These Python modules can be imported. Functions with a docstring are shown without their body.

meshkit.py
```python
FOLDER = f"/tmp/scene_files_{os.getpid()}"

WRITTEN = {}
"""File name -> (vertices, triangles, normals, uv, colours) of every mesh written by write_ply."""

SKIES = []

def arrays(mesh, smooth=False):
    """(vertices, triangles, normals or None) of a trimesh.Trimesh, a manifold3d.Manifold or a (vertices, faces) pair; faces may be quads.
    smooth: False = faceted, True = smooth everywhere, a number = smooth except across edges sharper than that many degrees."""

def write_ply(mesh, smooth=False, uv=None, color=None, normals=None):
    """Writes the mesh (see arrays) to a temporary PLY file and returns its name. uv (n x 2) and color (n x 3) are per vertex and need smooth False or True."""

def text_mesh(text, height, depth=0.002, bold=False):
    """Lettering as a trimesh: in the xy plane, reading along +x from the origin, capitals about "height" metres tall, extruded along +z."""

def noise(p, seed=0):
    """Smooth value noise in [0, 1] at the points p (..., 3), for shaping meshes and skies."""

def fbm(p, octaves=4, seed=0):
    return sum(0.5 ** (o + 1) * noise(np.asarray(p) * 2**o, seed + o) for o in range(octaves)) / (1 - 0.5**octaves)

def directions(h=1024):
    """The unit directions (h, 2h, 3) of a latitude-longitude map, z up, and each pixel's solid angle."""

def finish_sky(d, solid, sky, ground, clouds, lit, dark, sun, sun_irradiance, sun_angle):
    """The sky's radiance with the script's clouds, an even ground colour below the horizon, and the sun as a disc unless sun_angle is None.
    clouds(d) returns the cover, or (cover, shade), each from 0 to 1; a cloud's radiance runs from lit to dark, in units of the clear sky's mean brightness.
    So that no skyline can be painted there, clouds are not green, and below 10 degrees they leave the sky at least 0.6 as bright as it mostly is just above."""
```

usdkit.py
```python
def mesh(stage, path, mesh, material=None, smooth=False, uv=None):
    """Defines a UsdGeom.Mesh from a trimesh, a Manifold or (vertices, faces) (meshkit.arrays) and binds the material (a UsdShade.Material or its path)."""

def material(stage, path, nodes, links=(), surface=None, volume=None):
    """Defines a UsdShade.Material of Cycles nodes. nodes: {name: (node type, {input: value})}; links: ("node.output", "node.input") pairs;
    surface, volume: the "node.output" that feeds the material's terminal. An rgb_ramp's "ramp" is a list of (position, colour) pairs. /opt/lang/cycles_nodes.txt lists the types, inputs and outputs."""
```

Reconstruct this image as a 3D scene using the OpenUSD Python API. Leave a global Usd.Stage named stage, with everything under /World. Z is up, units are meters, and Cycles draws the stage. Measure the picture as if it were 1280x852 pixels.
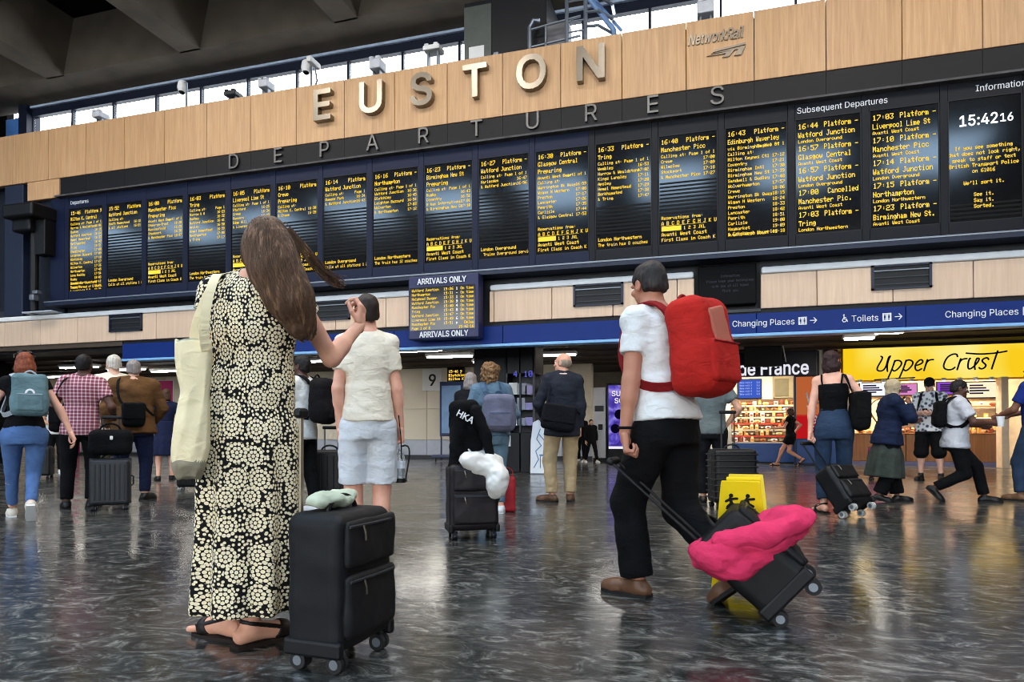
import math, re, numpy as np, trimesh, manifold3d as m3, usdkit, meshkit
from shapely.geometry import Polygon, LineString, box as sbox
from shapely.ops import unary_union
from pxr import Usd, UsdGeom, UsdLux, UsdShade, Sdf, Gf

stage = Usd.Stage.CreateInMemory()
UsdGeom.SetStageUpAxis(stage, 'Z')
UsdGeom.SetStageMetersPerUnit(stage, 1.0)
UsdGeom.Xform.Define(stage, '/World')
UsdGeom.Scope.Define(stage, '/World/Looks')

# ------------------------------------------------------------------ camera
YAW, PIT, ROL, CAMD, CAMH, SHY, FPX = -0.288885, 0.011926, -0.001755, 12.34454, 0.852723, 103.92, 852.81
EXPOSURE = 0.0
_F = np.array([math.sin(YAW)*math.cos(PIT), math.cos(YAW)*math.cos(PIT), math.sin(PIT)])
_r = np.cross(_F, [0, 0, 1]); _r /= np.linalg.norm(_r); _u = np.cross(_r, _F)
CM = np.array([math.cos(ROL)*_r+math.sin(ROL)*_u, -math.sin(ROL)*_r+math.cos(ROL)*_u, _F])
CC = np.array([0, -CAMD, CAMH])
cam = UsdGeom.Camera.Define(stage, '/World/camera')
cam.CreateFocalLengthAttr(FPX/1280*36); cam.CreateHorizontalApertureAttr(36.0); cam.CreateVerticalApertureAttr(36.0*852/1280)
cam.CreateVerticalApertureOffsetAttr(SHY/1280*36); cam.CreateHorizontalApertureOffsetAttr(0.0)
cam.CreateExposureAttr(EXPOSURE); cam.CreateClippingRangeAttr(Gf.Vec2f(0.05, 500))
cam.AddTransformOp().Set(Gf.Matrix4d(*CM[0], 0, *CM[1], 0, *(-CM[2]), 0, *CC, 1))

# ------------------------------------------------------------------ sky and the hall's large lamps
dome = UsdLux.DomeLight.Define(stage, '/World/sky')
dome.CreateIntensityAttr(2.2); dome.CreateColorAttr(Gf.Vec3f(0.90, 0.96, 1.0))

def rect_light(path, loc, w, h, power, color, rot=(0, 0, 0)):
    l = UsdLux.RectLight.Define(stage, path)
    l.CreateWidthAttr(w); l.CreateHeightAttr(h); l.CreateIntensityAttr(power); l.CreateColorAttr(Gf.Vec3f(*color))
    x = UsdGeom.Xformable(l); x.AddTranslateOp().Set(Gf.Vec3d(*loc)); x.AddRotateXYZOp().Set(Gf.Vec3f(*rot))
    return l

# lamps of the hall: warm panels in the ceiling coffers; unseen blue row added for screen reflections
LAMP_W, LAMP_B = 15.0, 8.0
LX_ = (-14.1, -9.9, -5.7, -1.5, 2.7, 6.9)
HALL_LAMPS = [(x, -6.0, 'warm') for x in LX_]+[(x, -13.0, 'blue') for x in (-30.0, -26.7, -22.5, -18.3, *LX_)]+[(x, -29.5, 'warm') for x in LX_]
for i, (x, y, kind) in enumerate(HALL_LAMPS):
    rect_light(f'/World/hall_lamp_light_{i:03d}', (x, y, 10.66 if kind == 'warm' else 9.93), 1.7 if kind == 'warm' else 2.5, 3.2, LAMP_W if kind == 'warm' else LAMP_B, (1.0, 0.94, 0.85) if kind == 'warm' else (0.50, 0.74, 1.0))

# ------------------------------------------------------------------ pixel helpers (1280 x 852 frame), used to lay things out at their real distance
def ray(px, py): return CM.T @ np.array([(px-640)/FPX, -(py-426-SHY)/FPX, 1.0])
def at(px, py, y):
    d = ray(px, py); return CC + d*(y-CC[1])/d[1]
def floor_at(px, py):
    d = ray(px, py); return CC + d*(-CC[2])/d[2]
def at_depth(px, py, dep): return CC + ray(px, py)*dep

# ------------------------------------------------------------------ naming and prims
USED = {}
def numbered(parent, name):
    k = (parent, name); n = USED.get(k, -1)+1; USED[k] = n
    return f'{parent}/{name}' if n == 0 else f'{parent}/{name}_{n:03d}'
def setdata(prim, **kw):
    for k, v in kw.items():
        if v is not None: prim.SetCustomDataByKey(k, v)
def thing(name, label, cat, loc=(0, 0, 0), rotz=0.0, group=None, kind=None):
    x = UsdGeom.Xform.Define(stage, numbered('/World', name))
    x.AddTranslateOp().Set(Gf.Vec3d(*map(float, loc))); x.AddRotateZOp().Set(float(rotz))
    setdata(x.GetPrim(), label=label, category=cat, group=group, kind=kind)
    return str(x.GetPath())
def obj(name, mesh, m, parent='/World', smooth=False, label=None, cat=None, group=None, kind=None, uv=None):
    p = numbered(parent, name)
    pr = usdkit.mesh(stage, p, mesh, m, smooth, uv).GetPrim()
    setdata(pr, label=label, category=cat, group=group, kind=kind)
    return p
def copy_of(src, loc, rotz, label, group=None):
    base = re.sub(r'_\d{3}$', '', src.rsplit('/', 1)[1])
    pr0 = stage.GetPrimAtPath(src); was = pr0.GetCustomData()
    x = UsdGeom.Xform.Define(stage, numbered('/World', base))
    x.GetPrim().GetReferences().AddInternalReference(Sdf.Path(src)); x.GetPrim().SetInstanceable(True)
    x.ClearXformOpOrder()
    x.AddTranslateOp().Set(Gf.Vec3d(*map(float, loc))); x.AddRotateZOp().Set(float(rotz))
    setdata(x.GetPrim(), label=label or was.get('label'), category=was.get('category'), group=group or was.get('group'))
    return str(x.GetPath())

# ------------------------------------------------------------------ materials
def lin(c):
    c = np.asarray(c, float)/255.0
    return tuple(np.where(c <= 0.04045, c/12.92, ((c+0.055)/1.055)**2.4))
_M = {}
def plain(name, rgb, rough=0.5, metal=0.0, spec=0.3, coat=0.0, var=0.08, scale=6.0, bump=0.0, bscale=200.0, stretch=(1, 1, 1), sheen=0.0):
    """A painted, woven or metal surface: the colour drifts a little by noise, with fine relief."""
    if name in _M: return _M[name]
    c = np.array(lin(rgb))
    nodes = {'t': ('texture_coordinate', {}), 'm': ('mapping', {'scale': stretch}), 'n': ('noise_texture', {'scale': scale, 'detail': 3.0}),
             'r': ('rgb_ramp', {'ramp': [(0.3, tuple(c*(1-var))), (0.7, tuple(np.minimum(c*(1+var), 1)))]}),
             'p': ('principled_bsdf', {'roughness': rough, 'metallic': metal, 'specular_ior_level': spec, 'coat_weight': coat, 'sheen_weight': sheen})}
    links = [('t.object', 'm.vector'), ('m.vector', 'n.vector'), ('n.fac', 'r.fac'), ('r.color', 'p.base_color')]
    if bump:
        nodes['n2'] = ('noise_texture', {'scale': bscale, 'detail': 2.0}); nodes['b'] = ('bump', {'strength': bump, 'distance': 0.004})
        links += [('m.vector', 'n2.vector'), ('n2.fac', 'b.height'), ('b.normal', 'p.normal')]
    _M[name] = usdkit.material(stage, '/World/Looks/'+name, nodes, links, surface='p.BSDF')
    return _M[name]
def cloth(name, rgb, rough=0.9, var=0.14, scale=9.0):
    name = 'cloth_'+name
    if name in _M: return _M[name]
    c = np.array(lin(rgb))
    _M[name] = usdkit.material(stage, '/World/Looks/'+name, {'t': ('texture_coordinate', {}), 'n': ('noise_texture', {'scale': scale, 'detail': 3.0}), 'r': ('rgb_ramp', {'ramp': [(0.3, tuple(c*(1-var))), (0.7, tuple(np.minimum(c*(1+var), 1)))]}),
        'm': ('mapping', {'scale': (1.0, 1.0, 1.7), 'rotation': (0.5, 0.35, 0.0)}), 'w': ('noise_texture', {'scale': 11.0, 'detail': 3.0, 'roughness': 0.5, 'distortion': 1.2}), 'b': ('bump', {'strength': 0.5, 'distance': 0.018}),
        'n2': ('noise_texture', {'scale': 240.0, 'detail': 2.0}), 'b2': ('bump', {'strength': 0.2, 'distance': 0.003}), 'p': ('principled_bsdf', {'roughness': rough, 'specular_ior_level': 0.15})},
        [('t.object', 'n.vector'), ('n.fac', 'r.fac'), ('r.color', 'p.base_color'), ('t.object', 'm.vector'), ('m.vector', 'w.vector'), ('w.fac', 'b.height'), ('t.object', 'n2.vector'), ('n2.fac', 'b2.height'), ('b.normal', 'b2.normal'), ('b2.normal', 'p.normal')], surface='p.BSDF')
    return _M[name]
def emit(name, rgb, strength):
    if name in _M: return _M[name]
    _M[name] = usdkit.material(stage, '/World/Looks/'+name, {'e': ('emission', {'color': lin(rgb), 'strength': strength})}, surface='e.emission')
    return _M[name]
def skin_mat(name, rgb):
    if name in _M: return _M[name]
    c = np.array(lin(rgb))
    _M[name] = usdkit.material(stage, '/World/Looks/'+name,
        {'t': ('texture_coordinate', {}), 'n': ('noise_texture', {'scale': 14.0, 'detail': 3.0}), 'r': ('rgb_ramp', {'ramp': [(0.3, tuple(c*np.array([0.95, 0.86, 0.84]))), (0.7, tuple(np.minimum(c*1.06, 1)))]}),
         'p': ('principled_bsdf', {'roughness': 0.55, 'specular_ior_level': 0.35})},
        [('t.object', 'n.vector'), ('n.fac', 'r.fac'), ('r.color', 'p.base_color')], surface='p.BSDF')
    return _M[name]

def wood_mat(name, light, dark):
    if name in _M: return _M[name]
    a, b = lin(light), lin(dark)
    _M[name] = usdkit.material(stage, '/World/Looks/'+name,
        {'t': ('texture_coordinate', {}), 'oi': ('object_info', {}), 'off': ('combine_xyz', {}), 'mul': ('math', {'math_type': 'multiply', 'value2': 37.0}),
         'add': ('vector_math', {'math_type': 'add'}),
         'm': ('mapping', {'scale': (9.0, 9.0, 0.35)}), 'n': ('noise_texture', {'scale': 3.0, 'detail': 6.0, 'roughness': 0.62, 'distortion': 0.6}),
         'r': ('rgb_ramp', {'ramp': [(0.30, b), (0.52, tuple(0.5*(np.array(a)+np.array(b)))), (0.72, a)]}),
         'h': ('hsv', {}), 'mr': ('map_range', {'from_min': 0.0, 'from_max': 1.0, 'to_min': 0.93, 'to_max': 1.05}),
         'p': ('principled_bsdf', {'roughness': 0.45, 'specular_ior_level': 0.35})},
        [('oi.random', 'mul.value1'), ('mul.value', 'off.x'), ('mul.value', 'off.z'), ('t.object', 'add.vector1'), ('off.vector', 'add.vector2'), ('add.vector', 'm.vector'), ('m.vector', 'n.vector'),
         ('n.fac', 'r.fac'), ('r.color', 'h.color'), ('oi.random', 'mr.value'), ('mr.result', 'h.value'), ('h.color', 'p.base_color')], surface='p.BSDF')
    return _M[name]

def floor_mat():
    n = {'g': ('geometry', {}), 'm1': ('mapping', {'scale': (1.0, 1.7, 1.0), 'rotation': (0, 0, 0.5)}),
         'w': ('noise_texture', {'scale': 1.1, 'detail': 5.0, 'roughness': 0.6, 'distortion': 0.8}),
         'n1': ('noise_texture', {'scale': 4.2, 'detail': 8.0, 'roughness': 0.7, 'distortion': 2.2}),
         'r1': ('rgb_ramp', {'ramp': [(0.0, (0.009, 0.009, 0.0085)), (0.40, (0.018, 0.019, 0.018)), (0.51, (0.045, 0.046, 0.043)), (0.59, (0.115, 0.113, 0.105)), (0.68, (0.24, 0.235, 0.215)), (1.0, (0.34, 0.33, 0.30))]}),
         'n2': ('noise_texture', {'scale': 26.0, 'detail': 4.0, 'roughness': 0.7}),
         'r2': ('rgb_ramp', {'ramp': [(0.3, (0.55, 0.55, 0.55)), (0.7, (1.25, 1.25, 1.22))]}),
         'mx': ('mix_color', {'blend_type': 'multiply', 'fac': 1.0, 'use_clamp': False}),
         'v': ('voronoi_texture', {'scale': 23.0}), 'rv': ('rgb_ramp', {'ramp': [(0.0, (1, 1, 1)), (0.10, (1, 1, 1)), (0.16, (0, 0, 0)), (1.0, (0, 0, 0))]}),
         'nv': ('noise_texture', {'scale': 1.7, 'detail': 3.0}), 'rnv': ('rgb_ramp', {'ramp': [(0.5, (0, 0, 0)), (0.62, (0.10, 0.10, 0.10))]}),
         'mm': ('mix_color', {'blend_type': 'multiply', 'fac': 1.0}), 'fl': ('mix_color', {'blend_type': 'mix', 'b': (0.30, 0.29, 0.26)}),
         'bw': ('rgb_to_bw', {}),
         'nb': ('noise_texture', {'scale': 6.0, 'detail': 2.0, 'roughness': 0.5, 'distortion': 1.0}), 'b': ('bump', {'strength': 0.08, 'distance': 0.02}),
         'rr': ('map_range', {'from_min': 0.3, 'from_max': 0.7, 'to_min': 0.12, 'to_max': 0.25}),
         'p': ('principled_bsdf', {'specular_ior_level': 0.5})}
    l = [('g.position', 'm1.vector'), ('m1.vector', 'n1.vector'), ('n1.fac', 'r1.fac'), ('g.position', 'n2.vector'), ('n2.fac', 'r2.fac'), ('r1.color', 'mx.a'), ('r2.color', 'mx.b'),
         ('g.position', 'v.vector'), ('v.distance', 'rv.fac'), ('g.position', 'nv.vector'), ('nv.fac', 'rnv.fac'), ('rv.color', 'mm.a'), ('rnv.color', 'mm.b'), ('mm.result', 'bw.color'), ('bw.val', 'fl.fac'), ('mx.result', 'fl.a'), ('fl.result', 'p.base_color'),
         ('g.position', 'w.vector'), ('w.fac', 'rr.value'), ('rr.result', 'p.roughness'), ('m1.vector', 'nb.vector'), ('nb.fac', 'b.height'), ('b.normal', 'p.normal')]
    return usdkit.material(stage, '/World/Looks/polished_stone', n, l, surface='p.BSDF')

def pane_mat(name, tint=(1, 1, 1), mixf=0.08):
    if name in _M: return _M[name]
    _M[name] = usdkit.material(stage, '/World/Looks/'+name, {'f0': ('layer_weight', {'blend': 0.5}), 'f1': ('math', {'math_type': 'power', 'value2': 4.0}), 'f': ('math', {'math_type': 'multiply_add', 'value2': 0.7, 'value3': 0.035}), 't': ('transparent_bsdf', {'color': tint}), 'g': ('glossy_bsdf', {'roughness': 0.03, 'color': (1, 1, 1)}), 'x': ('mix_closure', {})},
        [('f0.facing', 'f1.value1'), ('f1.value', 'f.value1'), ('f.value', 'x.fac'), ('t.BSDF', 'x.closure1'), ('g.BSDF', 'x.closure2')], surface='x.closure')
    return _M[name]

# ------------------------------------------------------------------ mesh helpers
def cat(ms): return trimesh.util.concatenate([m for m in ms if m is not None])
def tm(man):
    me = man.to_mesh(); return trimesh.Trimesh(np.array(me.vert_properties[:, :3]), np.array(me.tri_verts), process=False)
def bx(x0, x1, y0, y1, z0, z1):
    m = trimesh.creation.box([abs(x1-x0), abs(y1-y0), abs(z1-z0)]); m.apply_translation([(x0+x1)/2, (y0+y1)/2, (z0+z1)/2]); return m
def rbx(x0, x1, y0, y1, z0, z1, r=0.01, seg=8):
    """A box with rounded edges: the hull of eight balls."""
    s = m3.Manifold.sphere(r, seg)
    pts = [s.translate([x, y, z]) for x in (x0+r, x1-r) for y in (y0+r, y1-r) for z in (z0+r, z1-r)]
    return tm(m3.Manifold.batch_hull(pts))
def tube(pts, r, n=8, close=False):
    pts = np.asarray(pts, float)
    if close: pts = np.vstack([pts, pts[:1]])
    vs, fs, ref = [], [], None
    T = np.gradient(pts, axis=0)
    if close: T[0] = T[-1] = pts[1]-pts[-2]
    T /= np.linalg.norm(T, axis=1)[:, None]+1e-12
    a = np.array([0, 0, 1.0]) if abs(T[0][2]) < 0.9 else np.array([1.0, 0, 0])
    rr = np.broadcast_to(np.asarray(r, float), (len(pts),))
    for i, p in enumerate(pts):
        u = a-T[i]*(a@T[i]); u /= np.linalg.norm(u)+1e-12; a = u; v = np.cross(T[i], u)
        th = np.arange(n)/n*2*math.pi
        vs.append(p+rr[i]*(np.cos(th)[:, None]*u+np.sin(th)[:, None]*v))
    V = np.vstack(vs); m = len(pts)
    for i in range(m-1):
        for j in range(n):
            p, q, s, t = i*n+j, i*n+(j+1) % n, (i+1)*n+(j+1) % n, (i+1)*n+j
            fs += [[p, q, s], [p, s, t]]
    c0, c1 = len(V), len(V)+1; V = np.vstack([V, pts[0], pts[-1]])
    for j in range(n):
        fs += [[c0, (j+1) % n, j], [c1, (m-1)*n+j, (m-1)*n+(j+1) % n]]
    return trimesh.Trimesh(V, fs, process=False)
def smooth_path(pts, n=24):
    from scipy.interpolate import CubicSpline
    pts = np.asarray(pts, float); t = np.r_[0, np.cumsum(np.linalg.norm(np.diff(pts, axis=0), axis=1))]
    return CubicSpline(t, pts)(np.linspace(0, t[-1], n))
def ribbon(pts, width_dir, w, th):
    """A flat strap along pts: width w along width_dir, thickness th."""
    pts = np.asarray(pts, float); wd = np.broadcast_to(np.asarray(width_dir, float), pts.shape); wd = wd/np.linalg.norm(wd, axis=1)[:, None]
    T = np.gradient(pts, axis=0); T /= np.linalg.norm(T, axis=1)[:, None]; nn = np.cross(T, wd); nn /= np.linalg.norm(nn, axis=1)[:, None]+1e-9
    V = np.stack([pts+wd*w/2+nn*th/2, pts-wd*w/2+nn*th/2, pts-wd*w/2-nn*th/2, pts+wd*w/2-nn*th/2], 1).reshape(-1, 3); f = []
    for i in range(len(pts)-1):
        for j in range(4):
            a, b, c, d = i*4+j, i*4+(j+1) % 4, (i+1)*4+(j+1) % 4, (i+1)*4+j
            f += [[a, b, c], [a, c, d]]
    e = (len(pts)-1)*4; f += [[0, 2, 1], [0, 3, 2], [e, e+1, e+2], [e, e+2, e+3]]
    m = trimesh.Trimesh(V, f, process=False); m.fix_normals(); return m
def disc(r, th, axis, c, n=20):
    m = trimesh.creation.cylinder(r, th, sections=n)
    if axis == 'x': m.apply_transform(trimesh.transformations.rotation_matrix(math.pi/2, [0, 1, 0]))
    if axis == 'y': m.apply_transform(trimesh.transformations.rotation_matrix(math.pi/2, [1, 0, 0]))
    m.apply_translation(c); return m
def moved(m, t=(0, 0, 0), R=None):
    m = m.copy()
    if R is not None: m.vertices = np.asarray(m.vertices) @ np.asarray(R).T
    m.apply_translation(t); return m
def rotm(axis, deg): return trimesh.transformations.rotation_matrix(math.radians(deg), axis)[:3, :3]
UPRIGHT = np.array([[1, 0, 0], [0, 0, -1], [0, 1, 0]], float)     # xy lettering -> facing -y
def sans(text, h, loc, depth=0.004, bold=False, anchor='l', slant=0.0, wide=1.0, R=UPRIGHT):
    m = meshkit.text_mesh(text, h, depth, bold); v = np.array(m.vertices)
    v[:, 0] *= wide; v[:, 0] += slant*v[:, 1]
    w = v[:, 0].max()
    v[:, 0] -= {'l': 0, 'c': w/2, 'r': w}[anchor]
    m.vertices = v @ R.T + np.asarray(loc); return m

# dot matrix characters, five columns of seven dots
FONT = {}
def _font():
    chars = ' !"#$%&\'()*+,-./0123456789:;<=>?@ABCDEFGHIJKLMNOPQRSTUVWXYZ[\\]^_`abcdefghijklmnopqrstuvwxyz'
    hexes = ('0000000000 00005F0000 0007000700 147F147F14 242A7F2A12 2313086462 3649562050 0008070300 001C224100 0041221C00 2A1C7F1C2A 08083E0808 0080703000 0808080808 0000606000 2010080402 '
             '3E5149453E 00427F4000 7249494946 2141494D33 1814127F10 2745454539 3C4A494931 4121110907 3649494936 464949291E 0000140000 0040340000 0008142241 1414141414 0041221408 0201590906 3E415D594E '
             '7C1211127C 7F49494936 3E41414122 7F4141413E 7F49494941 7F09090901 3E41415173 7F0808087F 00417F4100 2040413F01 7F08142241 7F40404040 7F021C027F 7F0408107F 3E4141413E 7F09090906 3E4151215E 7F09192946 2649494932 03017F0103 '
             '3F4040403F 1F2040201F 3F4038403F 6314081463 0304780403 6159494D43 007F414141 0204081020 004141417F 0402010204 4040404040 0003070800 2054547840 7F28444438 3844444428 384444287F 3854545418 00087E0902 18A4A49C78 7F08040478 00447D4000 2040403D00 7F10284400 00417F4000 7C04780478 7C08040478 3844444438 FC18242418 182424187C'.replace('182424187C', '18242418FC')
             + ' 7C08040408 4854545424 04043F4424 3C4020407C 1C2040201C 3C4030403C 4428102844 4C9090907C 4464544C44').split()
    for c, hx in zip(chars, hexes): FONT[c] = [int(hx[i:i+2], 16) for i in range(0, 10, 2)]
_font()
class Dots:
    """Collects lit runs of a dot matrix as small quads on the plane y = Y, facing -y."""
    def __init__(s, Y): s.v, s.f, s.Y = [], [], Y
    def quad(s, x0, x1, z0, z1):
        n = len(s.v); s.v += [(x0, s.Y, z0), (x1, s.Y, z0), (x1, s.Y, z1), (x0, s.Y, z1)]; s.f += [(n, n+1, n+2), (n, n+2, n+3)]
    def text(s, t, x, z, h, anchor='l', wide=1.0, bold=True):
        d = h/7.0; dx = d*wide; w = len(t)*6*dx-dx
        x -= {'l': 0, 'c': w/2, 'r': w}[anchor]
        for i, ch in enumerate(t):
            cols = FONT.get(ch, FONT[' ']); k = 0
            for k in range(5):
                b = cols[k]; r = 0
                while r < 8:
                    if b >> r & 1:
                        e = r
                        while e < 8 and b >> e & 1: e += 1
                        x0 = x+(i*6+k)*dx
                        s.quad(x0, x0+dx*(1.25 if bold else 1.02), z+h-e*d, z+h-r*d); r = e
                    else: r += 1
    def mesh(s): return trimesh.Trimesh(s.v, s.f, process=False)

# ------------------------------------------------------------------ smooth bodies: distance fields meshed by surface nets
class Sdf3:
    def __init__(s, k=0.03): s.p = []; s.k = k
    def cone(s, a, b, ra, rb, k=None, flat=False, flat0=False, sub=False):
        a, b = np.asarray(a, float), np.asarray(b, float); R = max(ra, rb)
        d = b-a; L2 = d@d+1e-12; dn = d/math.sqrt(L2)
        def f(X, Y, Z):
            px, py, pz = X-a[0], Y-a[1], Z-a[2]
            t = (px*d[0]+py*d[1]+pz*d[2])/L2; tc = np.clip(t, 0, 1)
            q = np.sqrt((px-tc*d[0])**2+(py-tc*d[1])**2+(pz-tc*d[2])**2)-(ra+(rb-ra)*tc)
            if flat: q = np.maximum(q, (t-1)*math.sqrt(L2))
            if flat0: q = np.maximum(q, -t*math.sqrt(L2))
            return q
        s.p.append((f, np.minimum(a, b)-R, np.maximum(a, b)+R, s.k if k is None else k, sub)); return s
    def ell(s, c, r, R=None, k=None, sub=False):
        c, r = np.asarray(c, float), np.asarray(r, float); R = np.eye(3) if R is None else np.asarray(R)
        def f(X, Y, Z):
            p = (X-c[0], Y-c[1], Z-c[2])
            q = [R[0, i]*p[0]+R[1, i]*p[1]+R[2, i]*p[2] for i in range(3)]
            k0 = np.sqrt((q[0]/r[0])**2+(q[1]/r[1])**2+(q[2]/r[2])**2)
            k1 = np.sqrt((q[0]/r[0]**2)**2+(q[1]/r[1]**2)**2+(q[2]/r[2]**2)**2)+1e-9
            return k0*(k0-1)/k1
        e = np.sqrt(((R*r)**2).sum(1))
        s.p.append((f, c-e, c+e, s.k if k is None else k, sub)); return s
    def rbox(s, c, half, r, R=None, k=None, sub=False):
        c, h = np.asarray(c, float), np.asarray(half, float)-r; R = np.eye(3) if R is None else np.asarray(R)
        def f(X, Y, Z):
            p = (X-c[0], Y-c[1], Z-c[2])
            q = [np.abs(R[0, i]*p[0]+R[1, i]*p[1]+R[2, i]*p[2])-h[i] for i in range(3)]
            out = np.sqrt(sum(np.maximum(x, 0)**2 for x in q))
            return out+np.minimum(np.maximum(q[0], np.maximum(q[1], q[2])), 0)-r
        e = (np.abs(R)*np.asarray(half)).sum(1)
        s.p.append((f, c-e, c+e, s.k if k is None else k, sub)); return s
    def loft(s, o, R, t, hw, hd, fo=None, k=None, fold=None):
        """Elliptic sections along the axis R[:,2] from o; R columns: right, forward, up."""
        o = np.asarray(o, float); t, hw, hd = map(lambda v: np.asarray(v, float), (t, hw, hd)); fo = np.zeros_like(t) if fo is None else np.asarray(fo, float)
        def f(X, Y, Z):
            p = (X-o[0], Y-o[1], Z-o[2])
            u, v, w = [R[0, i]*p[0]+R[1, i]*p[1]+R[2, i]*p[2] for i in range(3)]
            wc = np.clip(w, t[0], t[-1])
            a, b, c = np.interp(wc, t, hw), np.interp(wc, t, hd), np.interp(wc, t, fo)
            v = v-c
            if fold is not None:
                am, n, ph = fold; th = np.arctan2(u, v); g = 1+np.interp(wc, t, am)*(np.sin(n*th+ph)+0.6*np.sin((n+4)*th-2.1*ph+wc*2.0))
                a, b = a*g, b*g
            q = np.sqrt((u/a)**2+(v/b)**2)
            d = (q-1)*np.minimum(a, b)*np.where(q > 1, 1.0, 1.0)
            return np.maximum(d, np.maximum(t[0]-w, w-t[-1]))
        ends = np.array([o+R[:, 2]*tt for tt in (t[0], t[-1])]); m = max(hw.max(), (hd+np.abs(fo)).max())*1.12
        s.p.append((f, ends.min(0)-m, ends.max(0)+m, s.k if k is None else k, False)); return s
    def mesh(s, h, cuts=(), grow=0.0, disp=None):
        lo = np.min([p[1] for p in s.p if not p[4]], axis=0)-3*h-grow; hi = np.max([p[2] for p in s.p if not p[4]], axis=0)+3*h+grow
        n = np.ceil((hi-lo)/h).astype(int)+1
        ax = [lo[i]+h*np.arange(n[i]) for i in range(3)]
        D = np.full(n, 0.25)
        for f, a, b, k, sub in s.p:
            mg = 2*h+k+grow
            i0 = np.clip(np.floor((a-mg-lo)/h).astype(int), 0, n); i1 = np.clip(np.ceil((b+mg-lo)/h).astype(int)+1, 0, n)
            if (i1 <= i0).any(): continue
            sl = tuple(slice(x, y) for x, y in zip(i0, i1))
            d = f(ax[0][sl[0]][:, None, None], ax[1][sl[1]][None, :, None], ax[2][sl[2]][None, None, :]); c = D[sl]
            if sub: D[sl] = np.maximum(c, -d) if k <= 0 else -(np.minimum(-c, d)-np.maximum(k-np.abs(-c-d), 0)**2/(4*k))
            elif k <= 0: D[sl] = np.minimum(c, d)
            else: D[sl] = np.minimum(c, d)-np.maximum(k-np.abs(c-d), 0)**2/(4*k)
        D -= grow
        for p, nn in cuts:
            p, nn = np.asarray(p, float), np.asarray(nn, float); nn = nn/np.linalg.norm(nn)
            D = np.maximum(D, (ax[0][:, None, None]-p[0])*nn[0]+(ax[1][None, :, None]-p[1])*nn[1]+(ax[2][None, None, :]-p[2])*nn[2])
        m = nets(D, lo, h)
        if disp is not None:
            amp, fr, seed = disp; v = np.array(m.vertices); nrm = m.vertex_normals
            m.vertices = v+nrm*(amp*2*(meshkit.fbm(v*np.asarray(fr)+17.3, 3, seed)-0.5))[:, None]
        return m
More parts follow.
